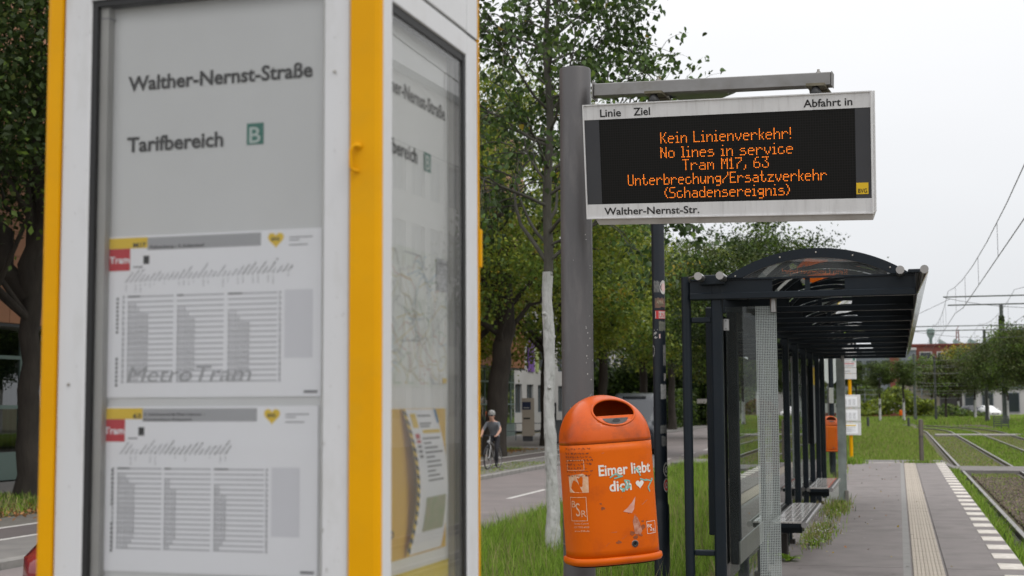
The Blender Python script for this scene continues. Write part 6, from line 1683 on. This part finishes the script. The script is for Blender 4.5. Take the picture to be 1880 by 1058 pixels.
# ------------------------------------------------------------------ cyclist
m_skin = mat('skin', (.45, .26, .19), .55); m_shirt = mat('shirt_grey', (.17, .18, .20), .85, c2=(.13, .14, .155), vscale=7); m_trs = mat('trousers_black', (.018, .018, .022), .85); m_shoe = mat('shoe', (.03, .03, .03), .6)
m_helm = mat('helmet_white', (.27, .27, .26), .4); m_bk = mat('bike_silver', (.42, .42, .42), .35, metal=.6)
CY = thing('person', 'cyclist in a grey t-shirt, black trousers and pale helmet riding towards the camera', 'person', (-12.42, 42.6, -.351), -.04)
def skin_mesh(name, joints, edges, mm, par, root=0, sub=2):
    me = bpy.data.meshes.new(name); me.from_pydata([j[0] for j in joints], edges, [])
    o = bpy.data.objects.new(name, me); COL.objects.link(o)
    sm = o.modifiers.new('s', 'SKIN'); sm.use_smooth_shade = True
    for i, j in enumerate(joints):
        me.skin_vertices[0].data[i].radius = j[1] if isinstance(j[1], tuple) else (j[1], j[1])
        me.skin_vertices[0].data[i].use_root = (i == root)
    ss = o.modifiers.new('d', 'SUBSURF'); ss.levels = sub; ss.render_levels = sub
    dg = bpy.context.evaluated_depsgraph_get(); dg.update()
    m2 = bpy.data.meshes.new_from_object(o.evaluated_get(dg)); bpy.data.objects.remove(o)
    m2.materials.clear(); m2.materials.append(mm)
    m2.polygons.foreach_set('use_smooth', [True] * len(m2.polygons))
    return link(name, m2, None, par)
# rides along -y; saddle at y=.25
J = [((0, .22, .98), .15), ((0, .16, 1.12), (.155, .12)), ((0, .06, 1.30), (.175, .12)), ((0, -.01, 1.43), (.15, .10)), ((0, -.05, 1.50), .062), ((0, -.10, 1.60), (.085, .095)), ((0, -.10, 1.70), (.085, .10)),
     ((-.19, -.01, 1.42), .068), ((-.29, -.12, 1.20), .050), ((-.26, -.34, 1.06), .036), ((-.255, -.42, 1.03), .035),
     ((.19, -.01, 1.42), .068), ((.29, -.12, 1.20), .050), ((.26, -.34, 1.06), .036), ((.255, -.42, 1.03), .035),
     ((-.09, .20, .93), .098), ((-.12, -.10, .78), .075), ((-.11, .02, .40), .050), ((-.11, -.04, .34), .042), ((-.11, -.12, .30), .035),
     ((.09, .20, .93), .098), ((.12, .02, .60), .072), ((.11, .10, .22), .048), ((.11, .04, .14), .042), ((.11, -.05, .12), .035)]
E_ = [(0, 1), (1, 2), (2, 3), (3, 4), (4, 5), (5, 6), (3, 7), (7, 8), (8, 9), (9, 10), (3, 11), (11, 12), (12, 13), (13, 14), (0, 15), (15, 16), (16, 17), (17, 18), (18, 19), (0, 20), (20, 21), (21, 22), (22, 23), (23, 24)]
bd = skin_mesh('body', J, E_, m_skin, CY)
bd.data.materials.append(m_shirt); bd.data.materials.append(m_trs); bd.data.materials.append(m_shoe)
for p in bd.data.polygons:
    c = p.center
    if c.z < .19 or (c.z < .37 and c.x < 0 and c.y < -.0): p.material_index = 3 if (c.z < .16 or (c.x < 0 and c.z < .35)) else 2
    elif c.z < 1.02 and abs(c.x) < .22 and c.y > -.25: p.material_index = 2
    elif c.z < 1.475 and abs(c.x) < .275 and (c.y > -.16): p.material_index = 1
hm = MB().lathe([(.105, 1.68), (.118, 1.72), (.11, 1.79), (.07, 1.835), (.0, 1.85)], c=(0, -.09, 0), n=18).build('helmet', m_helm, CY)
for x in (-.05, 0, .05): MB().box(x - .01, x + .01, -.195, -.05, 1.775, 1.80).build('vent', m_black, hm)
MB().box(-.07, .07, -.205, -.175, 1.655, 1.685, bev=.008).build('sunglasses', m_black, CY); MB().tube([(0, -.185, 1.66), (0, -.212, 1.625), (0, -.19, 1.61)], .013, n=6).build('nose', m_skin, CY)
for s in (-1, 1):
    MB().lathe([(.012, -.01), (.03, 0), (.012, .01)], c=(s * .088, -.10, 1.64), n=8, axis='x').build('ear', m_skin, CY)
    for k in range(4): MB().tube([(s * (.225 + k * .018), -.42, 1.04), (s * (.225 + k * .018), -.455, 1.045), (s * (.225 + k * .018), -.46, 1.015)], .009, n=5).build('finger', m_skin, CY)
    MB().tube([(s * .22, -.41, 1.03), (s * .205, -.44, 1.02), (s * .215, -.455, 1.0)], .010, n=5).build('thumb', m_skin, CY)
BKE = thing('bicycle', 'silver city bicycle ridden by the cyclist in the grey t-shirt', 'bicycle', (-12.42, 42.6, -.351), -.04)
def wheel(y):
    w = MB(); w.tube([(0, y + .335 * math.cos(t), .345 + .335 * math.sin(t)) for t in [2 * PI * k / 28 for k in range(29)]], .019, n=8, caps=False); wo_ = w.build('wheel', m_tyre, BKE)
    MB().tube([(0, y + .312 * math.cos(t), .345 + .312 * math.sin(t)) for t in [2 * PI * k / 28 for k in range(29)]], .008, n=6, caps=False).build('rim', m_bk, wo_)
    sp = MB()
    for k in range(14): t = 2 * PI * k / 14; sp.tube([(0, y, .345), (0, y + .31 * math.cos(t), .345 + .31 * math.sin(t))], .002, n=3)
    stuff(sp.build('spokes', m_bk, wo_)); MB().lathe([(.02, -.05), (.02, .05)], c=(0, y, .345), n=10, axis='x').build('hub', m_bk, wo_)
    MB().tube([(0, y + .37 * math.cos(t), .345 + .37 * math.sin(t)) for t in [PI * (.15 + .75 * k / 12) for k in range(13)]], .022, n=6).build('mudguard', m_dcar, wo_)
wheel(-.52); wheel(.55)
fr = MB()
for a, b, r in (((0, .12, .30), (0, -.32, .82), .022), ((0, .12, .30), (0, .24, .84), .018), ((0, -.30, .88), (0, .20, .70), .018), ((0, .24, .84), (0, .26, .96), .014), ((0, -.33, .78), (0, -.28, 1.02), .02)): fr.tube([a, b], r, n=8)
for s in (-.05, .05): fr.tube([(s, -.34, .74), (s, -.52, .345)], .014, n=6); fr.tube([(s, .12, .30), (s, .55, .345)], .01, n=6); fr.tube([(s, .23, .78), (s, .55, .345)], .008, n=6)
fr.build('frame', m_bk, BKE)
MB().tube([(-.31, -.40, 1.03), (-.2, -.42, 1.04), (0, -.30, 1.05), (.2, -.42, 1.04), (.31, -.40, 1.03)], .014, n=8).build('handlebar', m_dcar, BKE)
MB().box(-.08, .08, .14, .40, .945, .975, bev=.012).build('saddle', m_black, BKE); MB().lathe([(.0, -.04), (.04, -.03), (.045, 0), (.02, .03)], c=(0, -.42, .86), n=12, axis='y').build('headlamp', m_hl, BKE)
for s, y, z in ((-1, -.09, .29), (1, .0, .115)): MB().box(s * .11 - .045, s * .11 + .045, y - .04, y + .04, z - .03, z - .01).build('pedal', m_black, BKE)
MB().lathe([(.085, -.004), (.085, .004)], c=(.04, .12, .30), n=18, axis='x').build('chainring', m_dcar, BKE)
# ------------------------------------------------------------------ grass, weeds, leaf litter
GR = [mat('grass_a', (.17, .29, .032), .7, c2=(.23, .36, .04), vscale=1.5, island=.35, transl=.35, spec=.3), mat('grass_b', (.28, .38, .065), .7, c2=(.20, .32, .045), vscale=1.5, island=.35, transl=.35, spec=.3),
      mat('grass_straw', (.36, .31, .15), .8, c2=(.26, .24, .10), vscale=3, island=.3, transl=.2, spec=.3), mat('grass_dark', (.05, .10, .016), .7, c2=(.07, .13, .02), vscale=2, island=.3, transl=.3, spec=.3)]
def blades(name, X, Y, Z, h, w, probs, rg, bend=.45, parent=None):
    n = len(X); a = rg.uniform(0, 2 * PI, n); b = rg.uniform(0, 2 * PI, n); ln = rg.uniform(.1, bend, n) * h
    P0 = np.stack([X, Y, Z - .02], 1); side = np.stack([np.cos(a), np.sin(a), 0 * a], 1) * (w / 2)[:, None]; dr = np.stack([np.cos(b), np.sin(b), 0 * b], 1)
    mid = P0 + dr * (ln * .3)[:, None] + np.array([0, 0, 1]) * (h * .6)[:, None]; tip = P0 + dr * ln[:, None] + np.array([0, 0, 1]) * (h * rg.uniform(.85, 1.05, n))[:, None]
    V = np.stack([P0 - side, P0 + side, mid + side * .7, mid - side * .7, tip], 1).reshape(-1, 3)
    return stuff(np_mesh(name, V, 5, [(0, 1, 2, 3), (3, 2, 4)], None, parent, mats=GR, midx=rg.choice(4, size=n, p=probs)))
rg = np.random.default_rng(101)
def zg(X, Y): 
    far = np.clip((Y - 41) / 5, 0, 1)
    near = np.where(X < -6.45, -.55, np.where(X < -1.75, -.06 + (X + 1.75) * .082, -.34))
    f = np.where(X < -6.45, -.55, np.where(X < 1.25, -.22, -.30))
    return near * (1 - far) + f * far
def lump(X, Y, s): return .5 + .5 * np.sin(X * 1.7 * s + 1.3 * np.sin(Y * .9 * s)) * np.sin(Y * 1.1 * s + 1.7 * np.sin(X * .6 * s))
def scatter(n, x0, x1, y0, y1, pw=1.0): return rg.uniform(x0, x1, n), y0 + (y1 - y0) * rg.random(n) ** pw
# tall meadow strip between the platform and the street
n = 150000; X, Y = scatter(n, -6.4, -1.78, 7.5, 40.2, 1.35)
L1 = lump(X, Y, 1.0); H_ = (.15 + .24 * L1 * rg.random(n) + .22 * rg.random(n) * np.clip((-X - 4.4), 0, 1)) * np.where(Y > 26, 1.25, 1) * np.clip((X + 6.6) * 2, .35, 1)
o = blades('grass', X, Y, zg(X, Y), H_, rg.uniform(.005, .011, n) * (1 + (Y - 8) / 28), [.52, .27, .05, .16], rg); o['label'] = 'tall fresh green grass strip between the street and the shelter'; o['category'] = 'grass'
n = 9000; X, Y = scatter(n, -6.3, -1.9, 8, 40, 1.3)          # seed stalks
o = blades('grass', X, Y, zg(X, Y), rg.uniform(.3, .55, n), rg.uniform(.004, .007, n) * (1 + (Y - 8) / 22), [.25, .35, .35, .05], rg, .3); o['label'] = 'thin straw-coloured seed stalks standing above the grass strip'; o['category'] = 'grass'
# field beyond the crossing path, both sides of the rails
n = 170000; X = rg.uniform(-8, 1.5, n); Y = 43.2 + 82 * rg.random(n) ** 1.7; k = (X < 1.32) & ((X > -6.3) | (Y > 130))
X, Y = X[k], Y[k]; n = len(X); X = X + np.where(Y > 92, -((np.maximum(Y, 92) - 92) ** 2) / 160, 0) * (X > .2)
o = blades('field_grass', X, Y, zg(X, Y), (.16 + .26 * lump(X, Y, .6) * rg.random(n)) * np.where(X > .9, .6, 1), rg.uniform(.012, .022, n) * (.6 + Y / 70), [.28, .40, .24, .08], rg); o['label'] = 'rough flowering grass field left of the rails beyond the path'; o['category'] = 'grass'
n = 90000; X = rg.uniform(1.75, 10.3, n); Y = 43.2 + 95 * rg.random(n) ** 1.5; sh = ((np.maximum(Y, 92) - 92) ** 2) / 160
ok = ~((np.abs(X - 1.65) < .14) | (np.abs(X - 3.15) < .14) | (np.abs(X - 4.62) < .12) | (np.abs(X - 6.12) < .12)) & ~((Y > 83.6) & (Y < 87)); X, Y, sh = X[ok], Y[ok], sh[ok]; n = len(X)
inn_ = ((X > 1.7) & (X < 3.1)) | ((X > 4.65) & (X < 6.1))
hh = np.where(inn_, rg.uniform(.03, .075, n), (.08 + .18 * rg.random(n)) * np.where(X > 6.3, 1.3, .8)); Xs = np.where(X < 7, X - sh, X)
o = blades('track_grass', Xs[~inn_], Y[~inn_], np.full((~inn_).sum(), -.32), hh[~inn_], rg.uniform(.012, .022, (~inn_).sum()) * (.6 + Y[~inn_] / 70), [.5, .3, .08, .12], rg); o['label'] = 'bright grass between and beside the two tram tracks'; o['category'] = 'grass'
o = blades('track_grass', Xs[inn_], Y[inn_], np.full(inn_.sum(), -.31), hh[inn_] + .02, rg.uniform(.012, .022, inn_.sum()) * (.6 + Y[inn_] / 70), [.22, .30, .40, .08], rg); o['label'] = 'short brownish grass growing between the rails'; o['category'] = 'grass'
n = 60000; X = rg.uniform(-14, 24, n); Y = 125 + 75 * rg.random(n)
o = blades('field_grass', X, Y, np.full(n, -.3), rg.uniform(.15, .4, n), rg.uniform(.05, .09, n), [.42, .34, .14, .10], rg); o['label'] = 'far meadow at the end of the tracks'; o['category'] = 'grass'
# weeds along the platform edge, in the ballast and by the shelter
n = 9000; X, Y = scatter(n, 1.22, 1.46, 12, 40, 1.2); kk = lump(X * .1, Y, 1.1) > .28; X, Y = X[kk], Y[kk]; n = len(X)
o = blades('edge_weeds', X, Y, np.full(n, -.30), rg.uniform(.12, .31, n), rg.uniform(.008, .018, n) * (1 + (Y - 12) / 25), [.55, .25, .06, .14], rg, .6); o['label'] = 'green weeds in the gap between the platform edge and the first rail'; o['category'] = 'weeds'
n = 8000; X, Y = scatter(n, 1.86, 2.98, 14, 40, 1.0); Y = np.where(rg.random(n) < .2, 38.2 + 2 * rg.random(n), Y)
o = blades('edge_weeds', X, Y, np.full(n, -.31), rg.uniform(.04, .10, n), rg.uniform(.012, .026, n), [.3, .3, .3, .1], rg, .6); o['label'] = 'sparse dry weeds among the ballast stones'; o['category'] = 'weeds'
def patch(cx, cy, rx, ry, n, h, lab, z=0.0, pr=(.25, .25, .40, .10)):
    X = rg.normal(cx, rx, n); Y = rg.normal(cy, ry, n); o = blades('weed_patch', X, Y, np.full(n, z), rg.uniform(.3, 1, n) * h, rg.uniform(.006, .014, n) * (1 + (cy - 10) / 30), list(pr), rg, .8); o['label'] = lab; o['category'] = 'weeds'
patch(-1.2, 11.6, .08, .5, 500, .14, 'weeds at the foot of the dotted glass screen'); patch(-1.02, 18.4, .09, .8, 900, .15, 'weeds with pale flowers on the platform beside the first bench')
patch(-.98, 22.6, .10, .9, 900, .16, 'weeds on the platform by the glass end screen'); patch(-1.3, 39.9, .16, .35, 900, .25, 'weeds around the foot of the yellow stop pole', 0, (.5, .3, .05, .15)); patch(.58, 40.6, .22, .15, 700, .16, 'weeds around the brown bollard', -.03, (.45, .3, .15, .1))
patch(-1.62, 14, .07, 3.0, 2500, .24, 'weeds growing behind the shelter posts'); patch(-1.55, 24, .08, 5.0, 2500, .26, 'weeds along the rear foot of the shelter'); patch(-1.6, 32, .15, 2.5, 1800, .25, 'weeds at the end of the platform below the second bin')
# loose flowers and leaf plants
def rosette(x, y, z, s, label, k=14, seed=1):
    r_ = np.random.default_rng(seed); T = thing('weed_plant', label, 'weed', (x, y, z))
    mb = MB()
    for i in range(k):
        a = i * 2.4; L_ = s * r_.uniform(.6, 1.1); up = r_.uniform(.25, .9); w = L_ * .16
        d = Vector((math.cos(a), math.sin(a), 0)); sd = Vector((-d.y, d.x, 0))
        p = [Vector((0, 0, 0)), d * L_ * .35 + Vector((0, 0, L_ * up * .45)), d * L_ * .75 + Vector((0, 0, L_ * up * .55)), d * L_ + Vector((0, 0, L_ * up * .35))]
        mb.add([p[0], p[1] - sd * w, p[2] - sd * w * .8, p[3], p[2] + sd * w * .8, p[1] + sd * w, p[1], p[2]], [(0, 1, 6), (0, 6, 5), (1, 2, 7, 6), (6, 7, 4, 5), (2, 3, 7), (7, 3, 4)])
    mb.build('leaves', GR[0], T, fix=False); MB().tube([(0, 0, 0), (.01, 0, s * .5)], .004, n=5).build('stem', GR[1], T)
rosette(-1.17, 15.25, 0, .20, 'broad-leaved green weed at the near foot of the first bench', 16, 3); rosette(-1.02, 17.0, 0, .17, 'yellow-green weed on the platform just beyond the first bench front', 14, 4)
rosette(-1.22, 12.5, 0, .16, 'small leafy weed beneath the poster case', 12, 5)
n = 420; X = rg.normal(-.98, .12, n); Y = rg.normal(18, 1.3, n)
P = np.stack([X, Y, rg.uniform(.03, .22, n)], 1); o = crown_obj('flower_heads', P, .022 * rg.uniform(.6, 1.4, n), [m_stk, GR[2]], [.6, .4], rg, None); stuff(o); o['label'] = 'tiny pale flower heads above the weeds by the benches'; o['category'] = 'flowers'
# verge with fallen leaves across the street
n = 26000; X, Y = scatter(n, -19.5, -15.95, 14, 60, 1.0); kk = (lump(X, Y, .8) > .2) ; X, Y = X[kk], Y[kk]; n = len(X)
o = blades('verge_grass', X, Y, np.full(n, -.33), rg.uniform(.06, .22, n), rg.uniform(.015, .03, n), [.25, .2, .25, .3], rg, .8); o['label'] = 'patchy verge grass under the old street trees'; o['category'] = 'grass'
n = 5000; X = rg.normal(-16.4, .5, n); Y = rg.uniform(14, 60, n); X = np.clip(X, -19.5, -14.7)
m_ll = mat('fallen_leaf', (.30, .13, .04), .8, c2=(.22, .12, .05), vscale=3, island=.4)
P = np.stack([X, Y, np.full(n, -.31) + rg.uniform(0, .03, n)], 1); o = crown_obj('fallen_leaves', P, .09 * rg.uniform(.6, 1.3, n), [m_ll, LG_gold], [.8, .2], rg, None, droop=0); stuff(o); o['label'] = 'brown fallen leaves along the far verge'; o['category'] = 'leaves'
n = 5000; X, Y = scatter(n, -13.2, -11.7, 30, 48, 1); o = blades('verge_grass', X, Y, np.full(n, -.352), rg.uniform(.02, .06, n), rg.uniform(.02, .04, n), [.3, .3, .3, .1], rg, .8); o['label'] = 'thin grass growing through the kerb island near the cyclist'; o['category'] = 'grass'

rr_ = random.Random(4); gm = MB(); gd = MB()
for k in range(70):
    x, y = rr_.uniform(-1.1, .9), 12.5 + 25 * rr_.random() ** 1.4; r = rr_.uniform(.008, .022); m_ = gm if k % 3 else gd
    m_.add([(x + r * (1 + rr_.uniform(-.2, .2)) * math.cos(t), y + r * 1.1 * math.sin(t), .0035) for t in [2 * PI * q / 9 for q in range(9)]], [tuple(range(9))])
o = stuff(gm.build('gum_spots', mat('gum_dark', (.15, .135, .13), .9))); o['label'] = 'dark chewing gum spots and stains on the platform asphalt'; o['category'] = 'stains'
o = stuff(gd.build('gum_spots', mat('gum_pale', (.40, .38, .36), .9))); o['label'] = 'pale gum spots on the platform asphalt'; o['category'] = 'stains'
n = 60; X = np.clip(rg.normal(-.6, .5, n), -1.6, .9); Y = rg.uniform(12, 39, n)
P = np.stack([X, Y, np.full(n, .012)], 1); o = crown_obj('fallen_leaves', P, .035 * rg.uniform(.5, 1.4, n), [m_ll, LG_gold, m_soil], [.4, .3, .3], rg, None, droop=0); stuff(o); o['label'] = 'few small dry leaves on the platform'; o['category'] = 'leaves'
